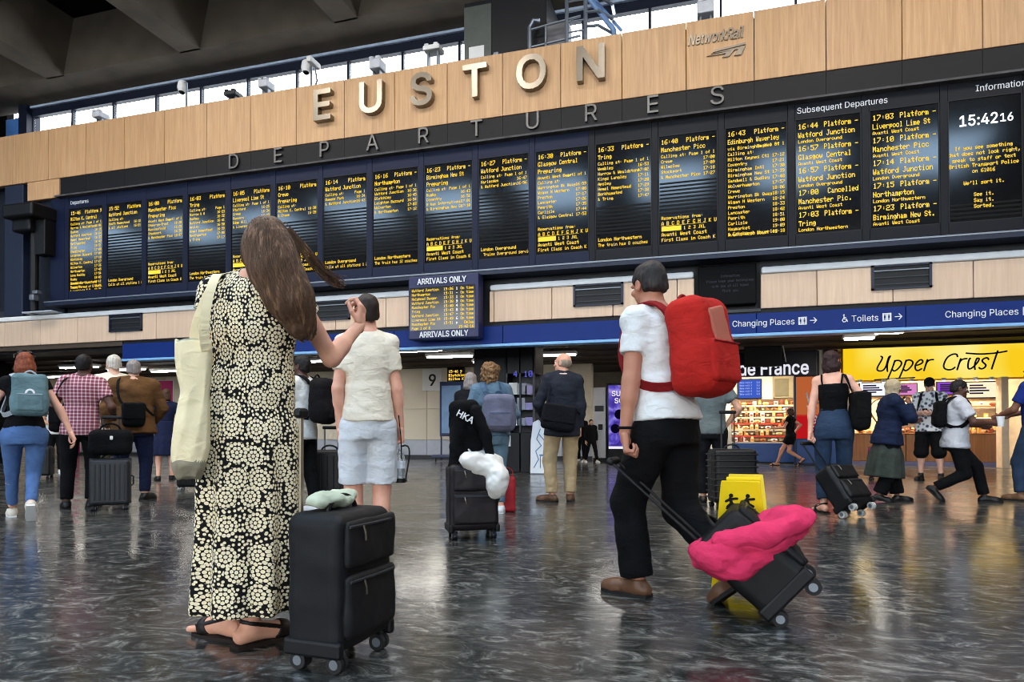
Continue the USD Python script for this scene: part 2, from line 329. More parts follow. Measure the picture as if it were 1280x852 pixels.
def nets(D, lo, h):
    D = np.where(D == 0, 1e-7, D); S = D < 0
    core = [S[i:S.shape[0]-1+i, j:S.shape[1]-1+j, k:S.shape[2]-1+k] for i in (0, 1) for j in (0, 1) for k in (0, 1)]
    c = sum(x.astype(np.int8) for x in core); act = (c > 0) & (c < 8)
    ijk = np.argwhere(act); idx = np.full(act.shape, -1, np.int64); idx[act] = np.arange(len(ijk))
    acc = np.zeros((len(ijk), 3)); cnt = np.zeros(len(ijk))
    cor = [(i, j, k) for i in (0, 1) for j in (0, 1) for k in (0, 1)]
    val = {o: D[ijk[:, 0]+o[0], ijk[:, 1]+o[1], ijk[:, 2]+o[2]] for o in cor}
    for a in cor:
        for x in range(3):
            if a[x] == 0:
                b = tuple(a[i]+(i == x) for i in range(3)); va, vb = val[a], val[b]; m = (va < 0) != (vb < 0)
                t = np.where(m, va/np.where(m, va-vb, 1), 0)
                acc[m] += np.asarray(a); acc[m, x] += t[m]; cnt += m
    V = lo+h*(ijk+acc/cnt[:, None]); F = []
    for x in range(3):
        y, z = (x+1) % 3, (x+2) % 3
        sl0 = [slice(None)]*3; sl1 = [slice(None)]*3; sl0[x] = slice(0, -1); sl1[x] = slice(1, None)
        A, B = S[tuple(sl0)], S[tuple(sl1)]; ch = np.argwhere(A != B)
        ok = (ch[:, y] > 0) & (ch[:, z] > 0) & (ch[:, y] < S.shape[y]-1) & (ch[:, z] < S.shape[z]-1); ch = ch[ok]
        ins = A[ch[:, 0], ch[:, 1], ch[:, 2]]
        def cell(dy, dz):
            q = ch.copy(); q[:, y] += dy; q[:, z] += dz; return idx[q[:, 0], q[:, 1], q[:, 2]]
        q = np.stack([cell(-1, -1), cell(0, -1), cell(0, 0), cell(-1, 0)], 1)
        q[~ins] = q[~ins][:, ::-1]
        F += [q[:, [0, 1, 2]], q[:, [0, 2, 3]]]
    return trimesh.Trimesh(V, np.vstack(F), process=False)

# ================================================================== THE SETTING
PITCH = 1.13
WOOD = wood_mat('oak_panel', (201, 161, 119), (172, 133, 94))
WOODL = wood_mat('pale_oak_panel', (214, 188, 164), (196, 168, 144))
CHAR = plain('charcoal_fascia', (14, 13, 16), 0.55, spec=0.25, var=0.12, scale=2.0)
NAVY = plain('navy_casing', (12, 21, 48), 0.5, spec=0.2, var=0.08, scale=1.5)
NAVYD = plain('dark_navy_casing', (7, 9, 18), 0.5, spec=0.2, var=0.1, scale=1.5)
BLACK = plain('black_paint', (12, 12, 15), 0.5)
BLACKG = plain('black_gloss', (10, 10, 12), 0.15)
WHITE = plain('white_paint', (225, 225, 225), 0.5, var=0.03)
CREAM = plain('cream_wall', (214, 204, 186), 0.6, var=0.05, scale=1.2)
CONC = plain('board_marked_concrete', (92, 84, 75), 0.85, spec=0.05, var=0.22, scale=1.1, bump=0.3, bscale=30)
CONCD = plain('shaded_coffer_concrete', (16, 15, 14), 0.9, spec=0.03, var=0.2, scale=1.1, bump=0.3, bscale=30)  # coffer shade put into the colour, far darker than the beams' concrete
STEEL = plain('brushed_steel', (128, 121, 111), 0.30, metal=1.0, var=0.06, scale=30)
GREYM = plain('grey_metal', (120, 126, 134), 0.4, metal=0.6)
BLUE = plain('sign_blue', (12, 40, 108), 0.45, spec=0.15, var=0.04)
BLUEL = plain('light_blue_edge', (120, 170, 215), 0.35, var=0.03)
DGREY = plain('dark_grey_metal', (44, 46, 50), 0.45, var=0.1)

flv = bx(-32, 24, -34, 12, -0.3, 0.0)
obj('floor', flv, floor_mat(), kind='structure', label='dark polished stone concourse floor with pale mottled streaks', cat='floor')

# --- hall ceiling: deep concrete beams running out from the board wall
ceil = thing('ceiling', 'dark coffered concrete ceiling with deep bevelled beams', 'ceiling', kind='structure')
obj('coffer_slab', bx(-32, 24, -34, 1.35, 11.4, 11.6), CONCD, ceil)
obj('edge_beam', cat([bx(-32, 24, 1.0, 2.25, 10.0, 11.6)]), CONC, ceil)
BEAMS = [-16.2+4.2*k for k in range(-3, 10)]
for x in BEAMS:
    prof = Polygon([(-0.30, 10.0), (0.30, 10.0), (0.62, 11.4), (-0.62, 11.4)])
    m = trimesh.creation.extrude_polygon(prof, 35.0); v = np.array(m.vertices)
    m.vertices = np.c_[v[:, 0]+x, 1.05-v[:, 2], v[:, 1]]; m.fix_normals()
    obj('beam', m, CONC, ceil)
for y in (-9.6, -15.3, -21.8, -28.5):
    obj('cross_beam', bx(-32, 24, y-0.35, y+0.35, 10.05, 11.4), CONC, ceil)
obj('light_track', bx(-18.6, 24, 2.0, 2.06, 9.93, 9.99), plain('pale_track', (185, 200, 225), 0.4), ceil)

# --- clerestory lights above the board, set back behind its top
FR = plain('window_frame_navy', (20, 27, 46), 0.5)
PANE = pane_mat('clear_pane', (0.98, 0.99, 1.0))
mulls = [-18.3+1.42*k for k in range(0, 22)]
for i in range(len(mulls)-1):
    w = thing(f'window_{i+1}', 'bright clerestory light between thin dark mullions above the board', 'window', kind='structure')
    a, b = mulls[i], mulls[i+1]
    obj('pane', bx(a+0.03, b-0.03, 2.12, 2.135, 8.35, 9.72), PANE, w)
    obj('window_frame', cat([bx(a-0.025, a+0.025, 2.08, 2.18, 8.3, 9.75), bx(a, b, 2.06, 2.2, 9.72, 9.93), bx(a, b, 2.06, 2.2, 8.2, 8.35)]), FR, w)
obj('trim_1', bx(-18.6, -18.3, 1.9, 2.3, 7.9, 10.0), FR, kind='structure', label='navy end post of the clerestory glazing', cat='trim')
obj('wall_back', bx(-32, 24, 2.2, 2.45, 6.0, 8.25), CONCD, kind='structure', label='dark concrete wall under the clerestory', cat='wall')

# --- end walls and the glazed side of the hall behind the viewer
lw = thing('wall_left', 'dark end wall of the hall with a blue lit glazing strip', 'wall', kind='structure')
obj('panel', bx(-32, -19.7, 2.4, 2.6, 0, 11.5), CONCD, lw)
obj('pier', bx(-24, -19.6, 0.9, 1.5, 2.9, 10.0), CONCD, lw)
obj('glazing_strip', bx(-19.6, -18.6, 2.3, 2.34, 7.0, 9.9), plain('blue_glazing', (84, 132, 200), 0.3), lw)
obj('end_panel', bx(-32.2, -32, -34, 4, 0, 11.5), CONC, lw)
obj('wall_right', bx(24, 24.2, -34, 12, 0, 11.5), CONC, kind='structure', label='concrete end wall of the hall', cat='wall')
fw = thing('wall_front', 'glazed front wall of the hall with slim dark posts', 'wall', kind='structure')
obj('plinth', bx(-32, 24, -34.2, -34, 0, 2.4), CONC, fw)
obj('head', bx(-32, 24, -34.2, -34, 10.2, 11.5), CONC, fw)
for x in np.arange(-32, 24.1, 4.0): obj('post', bx(x-0.12, x+0.12, -34.2, -33.9, 2.4, 10.2), FR, fw)
obj('transom', bx(-32, 24, -34.15, -33.95, 5.9, 6.1), FR, fw)

ORDL = ['first', 'second', 'third', 'fourth', 'fifth', 'sixth', 'seventh', 'eighth', 'ninth', 'tenth']; ROWL = {-6.0: 'nearest the board', -13.0: 'middle', -29.5: 'rearmost'}
# hall lamps (diffusers of the large lamps set at the top)
for i, (x, y, kind) in enumerate(HALL_LAMPS):
    lt_ = thing('ceiling_lamp', f'{ORDL[sum(1 for q in HALL_LAMPS[:i] if q[1] == y)]} {dict(warm="warm white", blue="added blue")[kind]} ceiling lamp from the left in the {ROWL[y]} row', 'lamp', (x, y, 10.7 if kind == 'warm' else 9.96), 0, kind+' lamps in the ceiling coffers out of view')
    obj('diffuser', bx(*((-0.85, 0.85) if kind == 'warm' else (-1.25, 1.25)), -1.6, 1.6, 0.0, 0.02), emit('diffuser_'+kind, (255, 246, 232) if kind == 'warm' else (190, 220, 255), 4.0), lt_)
    obj('frame', cat([bx(-0.95, 0.95, q*1.65-0.05, q*1.65+0.05, -0.03, 0.7 if kind == 'warm' else 0.1) for q in (-1, 1)]+[bx(q*(0.9 if kind == 'warm' else 1.3)-0.05, q*(0.9 if kind == 'warm' else 1.3)+0.05, -1.6, 1.6, -0.03, 0.7 if kind == 'warm' else 0.1) for q in (-1, 1)]), GREYM, lt_)

# ================================================================== THE BOARD WALL (plane y = 0)
t2 = thing('trim_2', 'oak veneered fascia of tall panels above the departure board', 'fascia', kind='structure')
XS = [-2.71+PITCH*k for k in range(-13, 14)]
for i in range(len(XS)-1):
    a, b = XS[i], XS[i+1]
    obj('panel', rbx(a+0.006, b-0.006, -0.02, 0.10, 6.87, 8.07, 0.005, 4), WOOD, t2)
obj('stub_panel', rbx(-15.79, -14.80, -0.02, 0.10, 6.42, 6.86, 0.005, 4), WOOD, t2)
obj('end_panel', rbx(-19.3, -17.41, -0.02, 0.10, 6.87, 8.07, 0.005, 4), WOOD, t2)
obj('backing', cat([bx(-19.3, 12.0, 0.1, 2.2, 6.9, 8.02)]), DGREY, t2)

t3 = thing('trim_3', 'charcoal band carrying the second line of letters', 'fascia', kind='structure')
for i in range(2, len(XS)-1):
    a, b = max(XS[i], -14.78), XS[i+1]
    if b > a: obj('panel', bx(a+0.003, b-0.003, 0.0, 0.1, 6.43, 6.865), CHAR, t3)
obj('ledge', bx(-14.78, 12.0, -0.16, 0.1, 6.375, 6.41), plain('dusty_ledge', (72, 70, 72), 0.7, var=0.3, scale=5), t3)

# --- board casing
bd = thing('departure_board', 'long navy casing of the departure board across the hall', 'departure board')
obj('back_panel', bx(-14.9, 12.0, 0.06, 0.5, 3.86, 6.40), NAVYD, bd)
SX0 = -14.449                                     # left edge of the first screen's text
SW = 1.01
ZT, ZB = 6.10, 4.17
for k in range(18):
    x = SX0-0.05+PITCH*k-(PITCH-SW-0.0)
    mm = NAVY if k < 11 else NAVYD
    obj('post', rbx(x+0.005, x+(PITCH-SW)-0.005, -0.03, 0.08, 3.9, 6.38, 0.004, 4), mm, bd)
for k in range(17):
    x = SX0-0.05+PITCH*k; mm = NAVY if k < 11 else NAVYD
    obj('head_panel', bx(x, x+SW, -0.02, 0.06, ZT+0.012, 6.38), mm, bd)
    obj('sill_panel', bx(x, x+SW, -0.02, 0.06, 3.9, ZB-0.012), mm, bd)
obj('end_panel', bx(SX0-0.6, SX0-0.18, -0.02, 0.06, 3.9, 6.38), NAVY, bd)
obj('end_panel', bx(SX0-0.05+PITCH*17+0.02, 12.0, -0.02, 0.06, 3.9, 6.38), BLACK, bd)
obj('bottom_rail', cat([bx(-14.9, 12.0, -0.30, 0.1, 3.80, 3.89)]), plain('rail_navy', (20, 28, 50), 0.35), bd)
obj('rail_edge', bx(-14.9, 12.0, -0.31, -0.29, 3.875, 3.90), GREYM, bd)

LED = emit('led_amber', (255, 212, 72), 1.35)
LEDW = emit('led_white', (245, 248, 255), 1.5)
SCRG = plain('screen_black_glass', (9, 9, 11), 0.12, spec=0.6, var=0.05)
SLAT = plain('screen_louvre', (13, 12, 12), 0.6, spec=0.15, var=0.1)
CALL = 'Calling at:'
def T(n, h0, names): return [(nm, f'{(h0+7*i)//60%24:02d}:{(h0+7*i)%60:02d}') for i, nm in enumerate(names)]
LN, LO, AV = 'London Northwestern', 'London Overground', 'Avanti West Coast'
RES = ['Reservations from:', 'A B C D E F G H J K U', 'FIRST CLASS  J K L', 'Avanti West Coast', 'First Class in Coach K']
COLS = [
 ('15:46', 'Platform 9', ['Milton K. Central'], 'Page 1 of 1', ['Harrow & Wealdstone', 'Bushey', 'Watford Junction', 'Hemel Hempstead', 'Berkhamsted', 'Tring', 'Cheddington', 'Leighton Buzzard', 'Bletchley', 'Milton K. Central', 'Wolverton', 'Northampton', 'Long Buckby', 'Rugby', 'Nuneaton', 'Tamworth', '& Lichfield T.V.'], [LN, 'Trains formed of 8 carriages']),
 ('15:52', 'Platform', ['Watford Junction'], '', ['South Hampstead', '& all stations'], [LO, 'Calls at all stations 1 2 3']),
 ('16:00', 'Platform', ['Manchester Picc', 'Preparing'], 'Page 1 of 1', ['Avanti West Coast', 'Stoke-on-Trent', 'Macclesfield', 'Stockport', '& Manchester Picc'], RES),
 ('16:03', 'Platform', ['Tring'], 'Page 1', ['Harrow & W', 'Bushey', 'Watford Junction', 'Apsley', 'Hemel Hempstead', 'Berkhamsted', '& Tring'], [LN, 'The train has 8 coaches']),
 ('16:05', 'Platform', ['Liverpool Lime St'], 'Page 1 of 1', ['Stafford', 'Crewe', 'Runcorn', 'Edge Hill', '& Liverpool Lime St'], RES),
 ('16:10', 'Platform', ['Crewe', 'Preparing'], '', ['Milton K. Central', '& Crewe'], RES),
 ('16:14', 'Platform', ['Watford Junction'], 'Page 1', ['Calling at:', 'Queens Park', '& Watford Junction'], [LO, 'Calls at all stations 1 2 p']),
 ('16:16', 'Platform -', ['Northampton'], 'Page 1 of 1', ['Calling at:', 'Watford Junction', 'Bletchley', 'Leighton Buzzard', 'Wolverton', '& Northampton'], [LN, 'The train has 12 coaches']),
 ('16:23', 'Platform -', ['Birmingham New St', 'Preparing'], 'Page 1 of 1', ['Calling at:', 'Rugby', 'Coventry', 'B ham International', '& Birmingham New St'], RES),
 ('16:27', 'Platform -', ['Watford Junction'], 'Page 1 of 1', ['Calling at:', 'Harlesden', '& Watford Junction'], [LO, 'Trains Overground service']),
 ('16:30', 'Platform -', ['Glasgow Central', 'Preparing'], 'Page 1 of 1', ['Avanti West Coast', 'Calling at:', 'Warrington Bk Quay', 'Wigan N Western', 'Preston', 'Lancaster', 'Penrith', 'Carlisle', '& Glasgow Central'], RES),
 ('16:33', 'Platform -', ['Tring'], 'Page 1 of 1', ['Calling at:', 'Wembley', 'Harrow & Wealdstone', 'Kings Langley', 'Apsley', 'Hemel Hempstead', 'Berkhamsted', '& Tring'], [LN, 'The train has 8 coaches']),
 ('16:40', 'Platform -', ['Manchester Picc'], 'Page 1 of 1', ['Calling at:', 'Crewe', 'Wilmslow', 'Stockport', '& Manchester Picc'], RES),
 ('16:43', 'Platform -', ['Edinburgh Waverley'], 'Page 1 of 1', ['via Birmingham New St', 'Calling at:', 'Milton Keynes Ctl', 'Coventry', 'Birmingham Intl', 'Birmingham New St', 'Sandwell & Dudley', 'Wolverhampton', 'Crewe', 'Warrington Bk Quay', 'Wigan N Western', 'Preston', 'Lancaster', 'Penrith', 'Carlisle', 'Haymarket', '& Edinburgh Waverley'], [AV])]
ORD = ['first', 'second', 'third', 'fourth', 'fifth', 'sixth', 'seventh', 'eighth', 'ninth', 'tenth', 'eleventh', 'twelfth', 'thirteenth', 'fourteenth']
def screen(k, label):
    x = SX0-0.05+PITCH*k
    t = thing('departure_screen', label, 'screen', (x, 0, ZB))
    g = bx(0.004, SW-0.004, -0.005, 0.055, 0, ZT-ZB)
    v = np.array(g.vertices); v[:, 1] += 0.05*(0.5-v[:, 2]/(ZT-ZB))*0; g.vertices = v
    obj('glass', g, SCRG, t)
    obj('frame', cat([bx(-0.002, 0.012, -0.02, 0.055, -0.01, ZT-ZB+0.01), bx(SW-0.012, SW+0.002, -0.02, 0.055, -0.01, ZT-ZB+0.01), bx(0, SW, -0.02, 0.055, -0.012, 0), bx(0, SW, -0.02, 0.055, ZT-ZB, ZT-ZB+0.012)]), BLACK, t)
    return t
def scr_lettering(t, d, m=LED, name='lettering'): obj(name, d.mesh(), m, t)
BH, SH = 0.084, 0.058                              # heights of the large and the small characters
WB, WS = 0.82, 0.80
def louvres(t, z0, z1):
    if z1-z0 > 0.15: obj('louvres', cat([bx(0.02, SW-0.02, -0.011, -0.004, z, z+0.030) for z in np.arange(z0, z1, 0.066)]), SLAT, t, kind='stuff')
H0 = ZT-ZB
for k, (tm_, plat, heads, page, calls, foot) in enumerate(COLS):
    t = screen(k, f'tall black departure screen showing the {tm_} to {heads[0]}, {ORD[k]} from the left')
    d = Dots(-0.012); x0, x1 = 0.05, SW-0.05
    z = H0-0.06-BH
    d.text(tm_, x0, z, BH, 'l', WB, True); d.text(plat, x1 if not plat.endswith('-') else x1, z, BH, 'r', WB*0.82, True)
    for hh in heads:
        z -= 0.137; d.text(hh, x0, z, BH, 'l', WB*0.86 if len(hh) < 17 else WB*0.78, True)
    z -= 0.105
    if page: d.text(page, x1, z, SH, 'r', WS)
    rows = calls if calls[0] in (CALL, 'Avanti West Coast') or calls[0].startswith('via') else [CALL]+calls
    h0 = int(tm_[:2])*60+int(tm_[3:])+11
    for j, r in enumerate(rows):
        d.text(r, x0, z, SH, 'l', WS)
        if j > 0 and r != CALL: d.text(f'{(h0+9*j)//60%24:02d}:{(h0+9*j)%60:02d}', x1, z, SH, 'r', WS)
        z -= 0.0925
    zf = 0.055
    if foot is RES:
        d.text(foot[4], x0, zf, SH*1.05, 'l', WS); d.text(foot[3], x0, zf+0.094, SH*1.15, 'l', WS, True)
        d.quad(x0, x0+0.34, zf+0.186, zf+0.268); d.text('1 2 3 JKL', x0+0.38, zf+0.194, SH, 'l', WS*1.05)
        d.text(foot[1], x0, zf+0.29, SH*1.15, 'l', WS*0.98, True); d.text(foot[0], x0, zf+0.39, SH, 'l', WS)
        d.quad(x0, x1-0.14, zf+0.28, zf+0.284)
        top = zf+0.46
    else:
        for q, r in enumerate(reversed(foot)): d.text(r, x0+(0.05 if k == 9 and q == 0 else 0), zf+0.095*q, SH*(1.05 if q == 0 else 1.12), 'l', WS*0.93, q > 0)
        top = zf+0.20
    louvres(t, top+0.03, z)
    scr_lettering(t, d)
SUB = [[('16:44', 'Platform -', 'Watford Junction', LO), ('16:57', 'Platform -', 'Glasgow Central', AV), ('16:57', 'Platform -', 'Watford Junction', LO), ('17:00', 'Cancelled', 'Manchester Pic.', AV), ('17:03', 'Platform -', 'Tring', LN)],
       [('17:03', 'Platform -', 'Liverpool Lime St', AV), ('17:10', 'Platform -', 'Manchester Picc', AV), ('17:14', 'Platform -', 'Watford Junction', LO), ('17:15', 'Platform -', 'Northampton', LN), ('17:23', 'Platform -', 'Birmingham New St.', AV)]]
for q in range(2):
    t = screen(14+q, ['tall black screen of later departures headed by the 16:44 to Watford Junction', 'tall black screen of later departures headed by the 17:03 to Liverpool Lime St'][q])
    d = Dots(-0.012); z = H0-0.06-BH-0.02
    for a, b, c, e in SUB[q]:
        d.text(a, 0.05, z, 0.09, 'l', WB, True); d.text(b, SW-0.05, z, 0.09, 'r', WB*0.82, True)
        d.text(c, 0.05, z-0.145, 0.09, 'l', WB*0.86 if len(c) < 17 else WB*0.78, True); d.text(e, 0.05, z-0.235, SH, 'l', WS)
        z -= 0.372
    louvres(t, 0.03, z+0.1)
    scr_lettering(t, d)
t = screen(16, 'information screen with a white clock at the right end of the board')
d = Dots(-0.012); dw = sans('15:42', 0.165, (0.14, -0.012, H0-0.42), 0.001, True, 'l', wide=0.86)
ds = sans('16', 0.125, (0.70, -0.012, H0-0.41), 0.001, True, 'l', wide=0.9)
obj('clock_digits', cat([dw, ds]), LEDW, t)
for i, r in enumerate(['If you see something', 'that does not look right,', 'speak to staff or text', 'British Transport Police', 'on 61016', '', "We'll sort it.", '', 'See it.', 'Say it.', 'Sorted.']):
    d.text(r, SW/2-0.02, H0-0.80-0.093*i, SH*1.05, 'c', WS*0.95)
louvres(t, 0.05, 0.30)
scr_lettering(t, d)
WLET = plain('white_lettering', (215, 218, 225), 0.5, var=0.02)
def lettering(name, label, parts, m, cat_='lettering', kid='letter', group=None):
    t = thing(name, label, cat_, group=group)
    for p in parts: obj(kid, p, m, t)
    return t
for txt, k, h in (('Departures', 0, 0.085), ('Subsequent Departures', 14, 0.10), ('Information', 16, 0.10)):
    lettering('heading_lettering', f'small white heading {txt} above a screen of the board', [sans(txt, h, (SX0+PITCH*k+(0.33 if k == 16 else 0.0 if k == 0 else -0.02), -0.025, 6.20), 0.006, wide=0.9)], WLET, kid='word')

# --- raised letters
def spread(word, x0, x1, z, h, depth, y, bold, m, name, label):
    t = thing(name, label, 'lettering'); n = len(word)
    for i, ch in enumerate(word):
        xc = x0+(x1-x0)*i/(n-1)
        obj('letter', sans(ch, h, (xc, y, z), depth, bold, 'c'), m, t)
spread('EUSTON', -7.70, -2.16, 7.26, 0.60, 0.15, -0.015, True, STEEL, 'raised_lettering', 'large polished steel letters EUSTON spaced along the oak fascia')
spread('DEPARTURES', -9.91, 0.06, 6.54, 0.31, 0.05, 0.0, False, plain('dull_steel', (96, 94, 92), 0.42, metal=0.85), 'raised_lettering', 'smaller dull metal letters DEPARTURES on the charcoal band')
lg = thing('rail_emblem', 'grey metal railway emblem with track mark at the right of the oak fascia', 'emblem')
LGM = plain('emblem_metal', (132, 122, 110), 0.35, metal=0.8)
obj('word', sans('NetworkRail', 0.19, (-0.43, -0.02, 7.64), 0.03, True, 'l', slant=0.18, wide=0.62), LGM, lg)
for q in ([(0.02, 7.55), (0.52, 7.60), (0.52, 7.565), (-0.02, 7.51)], [(-0.05, 7.49), (0.52, 7.545), (0.45, 7.40), (0.33, 7.40), (0.40, 7.50)], [(-0.12, 7.46), (0.34, 7.50), (0.25, 7.40), (0.14, 7.40), (0.20, 7.46)]):
    m = trimesh.creation.extrude_polygon(Polygon(q).buffer(0), 0.03); m.vertices = np.array(m.vertices) @ UPRIGHT.T + [0.02, -0.02, -0.06]
    obj('track_mark', m, LGM, lg)

# --- lower timber bulkhead with white cap and vents
t4 = thing('trim_4', 'pale timber bulkhead with white cap below the departure board', 'bulkhead', kind='structure')
LX = [3.9-PITCH*k for k in range(-7, 20)][::-1]
GAP = (-0.33, 0.76)
VENTS = [(-13.22, -12.29), (-7.99, -7.06), (-2.47, -1.56), (2.45, 3.32)]
def over(a, b, A, B): return max(a, A) < min(b, B)
def lowpanel(a, b):
    obj('panel', rbx(a+0.005, b-0.005, -0.06, 0.2, 2.945, 3.53, 0.012, 6), WOODL, t4)
for i in range(len(LX)-1):
    segs = [(LX[i], LX[i+1])]
    for A, B in [GAP, (-5.65, -4.10)]:
        ns = []
        for a, b in segs:
            if over(a, b, A, B):
                if a < A: ns.append((a, A))
                if b > B: ns.append((B, b))
            else: ns.append((a, b))
        segs = ns
    for a, b in segs:
        if b-a > 0.06: lowpanel(a, b)
for a, b in ((-19.0, -5.68), (-4.08, GAP[0]-0.01), (GAP[1]+0.01, 12.0)):
    obj('cap', rbx(a, b, -0.09, 0.2, 3.535, 3.65, 0.035, 10), WHITE, t4)
obj('panel', rbx(-19.0, LX[0]-0.005, -0.06, 0.2, 2.945, 3.53, 0.012, 6), WOODL, t4)
obj('backing', bx(-19.0, 12.0, 0.2, 0.9, 2.80, 3.86), DGREY, t4)
obj('shadow_gap', bx(-19.0, 12.0, 0.0, 0.25, 2.87, 2.94), BLACK, t4)
obj('soffit_strip', bx(-19.0, -12.9, -0.02, 0.25, 2.84, 2.94), plain('brown_strip', (70, 58, 48), 0.6), t4)
for i, (a, b) in enumerate(VENTS):
    v = thing('vent_grille', ['dark recessed ventilation slot at the left end of the timber bulkhead', 'dark ventilation slot behind the woman\'s raised hand', 'dark ventilation slot left of the man with the red backpack', 'dark ventilation slot on the bulkhead above the shop signs'][i], 'vent', ((a+b)/2, -0.075, 3.345))
    w = (b-a)/2
    obj('frame', cat([bx(-w, w, -0.02, 0.02, 0.17, 0.20), bx(-w, w, -0.02, 0.02, -0.20, -0.17), bx(-w, -w+0.04, -0.02, 0.02, -0.2, 0.2), bx(w-0.04, w, -0.02, 0.02, -0.2, 0.2)]), plain('vent_frame', (28, 34, 52), 0.4), v)
    obj('back', bx(-w, w, 0.01, 0.02, -0.19, 0.19), BLACK, v)
    for q in range(3): obj('blade', bx(-w+0.04, w-0.04, -0.015+0.006*q, 0.012, 0.10-0.11*q, 0.115-0.11*q), GREYM if q == 0 else DGREY, v)
# recess with a dim monitor
g = thing('recess', 'black recess between the timber panels right of the red backpack', 'recess', kind='structure')
obj('back', bx(GAP[0], GAP[1], 0.18, 0.2, 2.94, 3.86), BLACK, g); obj('lip', bx(GAP[0], GAP[1], -0.05, 0.2, 2.90, 2.95), DGREY, g)
mn = thing('monitor', 'small black monitor with dim text hanging in the dark recess', 'monitor', ((GAP[0]+GAP[1])/2, 0.02, 3.02))
obj('case', rbx(-0.48, 0.48, -0.06, 0.12, 0.02, 0.72, 0.02, 6), plain('monitor_black', (7, 7, 9), 0.6, spec=0.1), mn)
d = Dots(-0.064)
for i, r in enumerate(['Information', 'Please keep your belongings', 'with you at all times', 'Thank you']): d.text(r, 0.05, 0.50-0.085*i, 0.045, 'c', 0.75)
obj('lettering', d.mesh(), emit('dim_text', (120, 125, 140), 0.25), mn)

# --- arrivals display hung from the wall
ar = thing('arrivals_display', 'navy box display headed ARRIVALS ONLY hanging at the middle of the wall', 'display', (-4.90, -0.42, 2.62))
obj('case', rbx(-0.71, 0.71, 0.0, 0.30, 0.0, 1.20, 0.02, 6), plain('arrivals_navy', (38, 40, 78), 0.4), ar)
obj('glass', bx(-0.67, 0.65, -0.008, 0.01, 0.17, 0.99), SCRG, ar)
for x_, z_ in ((-0.02, 1.045), (0.02, 0.035)): obj('heading', sans('ARRIVALS ONLY', 0.105, (x_, -0.012, z_), 0.012, True, 'c', wide=0.86), WLET, ar)
d = Dots(-0.012)
for i, (a, b, c, e) in enumerate([('Watford Junction', '15:26', '1', 'On time'), ('Northampton', '15:31', '-', 'On time'), ('Holyhead Bangor', '15:33', '1', 'On time'), ('Watford Junction', '15:38', '9', 'On time'), ('Manchester Pic', '15:40', '4', 'On time'), ('Tring', '15:43', '-', 'On time'), ('Watford Junction', '15:47', '8', 'On time'), ('Liverpool Lime St', '15:49', '6', 'On time'), ('Manchester Pic', '15:51', '15', 'Delay'), ('Page 1 of 8', '', '', '15:42:16')]):
    z = 0.905-0.080*i
    d.text(a, -0.63, z, 0.052, 'l', 0.78); d.text(b, 0.02, z, 0.052, 'l', 0.9); d.text(e, 0.62, z, 0.052, 'r', 0.85)
obj('lettering', d.mesh(), LED, ar)
d = Dots(-0.012)
for i, c in enumerate('1-1948-6p5'[:9]): d.text(c, 0.27, 0.905-0.080*i, 0.052, 'l', 0.9)
obj('platform_numbers', d.mesh(), LEDW, ar, kind='stuff')
for s in (-0.5, 0.5): obj('bracket', tube([(s, 0.2, 1.18), (s, 0.2, 1.32), (s, 0.45, 1.32)], 0.02, 6), DGREY, ar)

# --- blue sign band
t5 = thing('trim_5', 'long blue sign band with a light blue lower edge', 'sign band', kind='structure')
for a in np.arange(-12.87, 11.0, 2.26): obj('panel', rbx(a+0.004, min(a+2.256, 12.0), -0.06, 0.2, 2.53, 2.87, 0.006, 4), BLUE, t5)
obj('lower_edge', rbx(-12.87, 12.0, -0.08, 0.2, 2.475, 2.528, 0.01, 6), BLUEL, t5)
def ext(p, th): return cat([trimesh.creation.extrude_polygon(q, th) for q in getattr(p, 'geoms', [p])])
def pictos(t, x, z, s, m):                       # toilet pictogram tile: two figures with a bar between
    sq = sbox(0, 0, 1, 1).buffer(0)
    fig = lambda cx: unary_union([LineString([(cx, 0.80), (cx, 0.8001)]).buffer(0.075), sbox(cx-0.10, 0.36, cx+0.10, 0.70), sbox(cx-0.075, 0.10, cx-0.012, 0.40), sbox(cx+0.012, 0.10, cx+0.075, 0.40)])
    tile = sq.difference(unary_union([fig(0.27), fig(0.73), sbox(0.485, 0.08, 0.515, 0.92)]))
    mm = ext(tile, 0.006); mm.vertices = np.array(mm.vertices)*[s, s, 1] @ UPRIGHT.T + [x, -0.06, z]
    obj('pictogram', mm, m, t)
def arrow(t, x, z, s, m):
    p = unary_union([sbox(0, 0.44, 0.8, 0.56), Polygon([(0.45, 0.95), (0.60, 0.95), (1.0, 0.5), (0.60, 0.05), (0.45, 0.05), (0.82, 0.5)])])
    mm = ext(p, 0.006); mm.vertices = np.array(mm.vertices)*[s, s, 1] @ UPRIGHT.T + [x, -0.06, z]
    obj('arrow', mm, m, t)
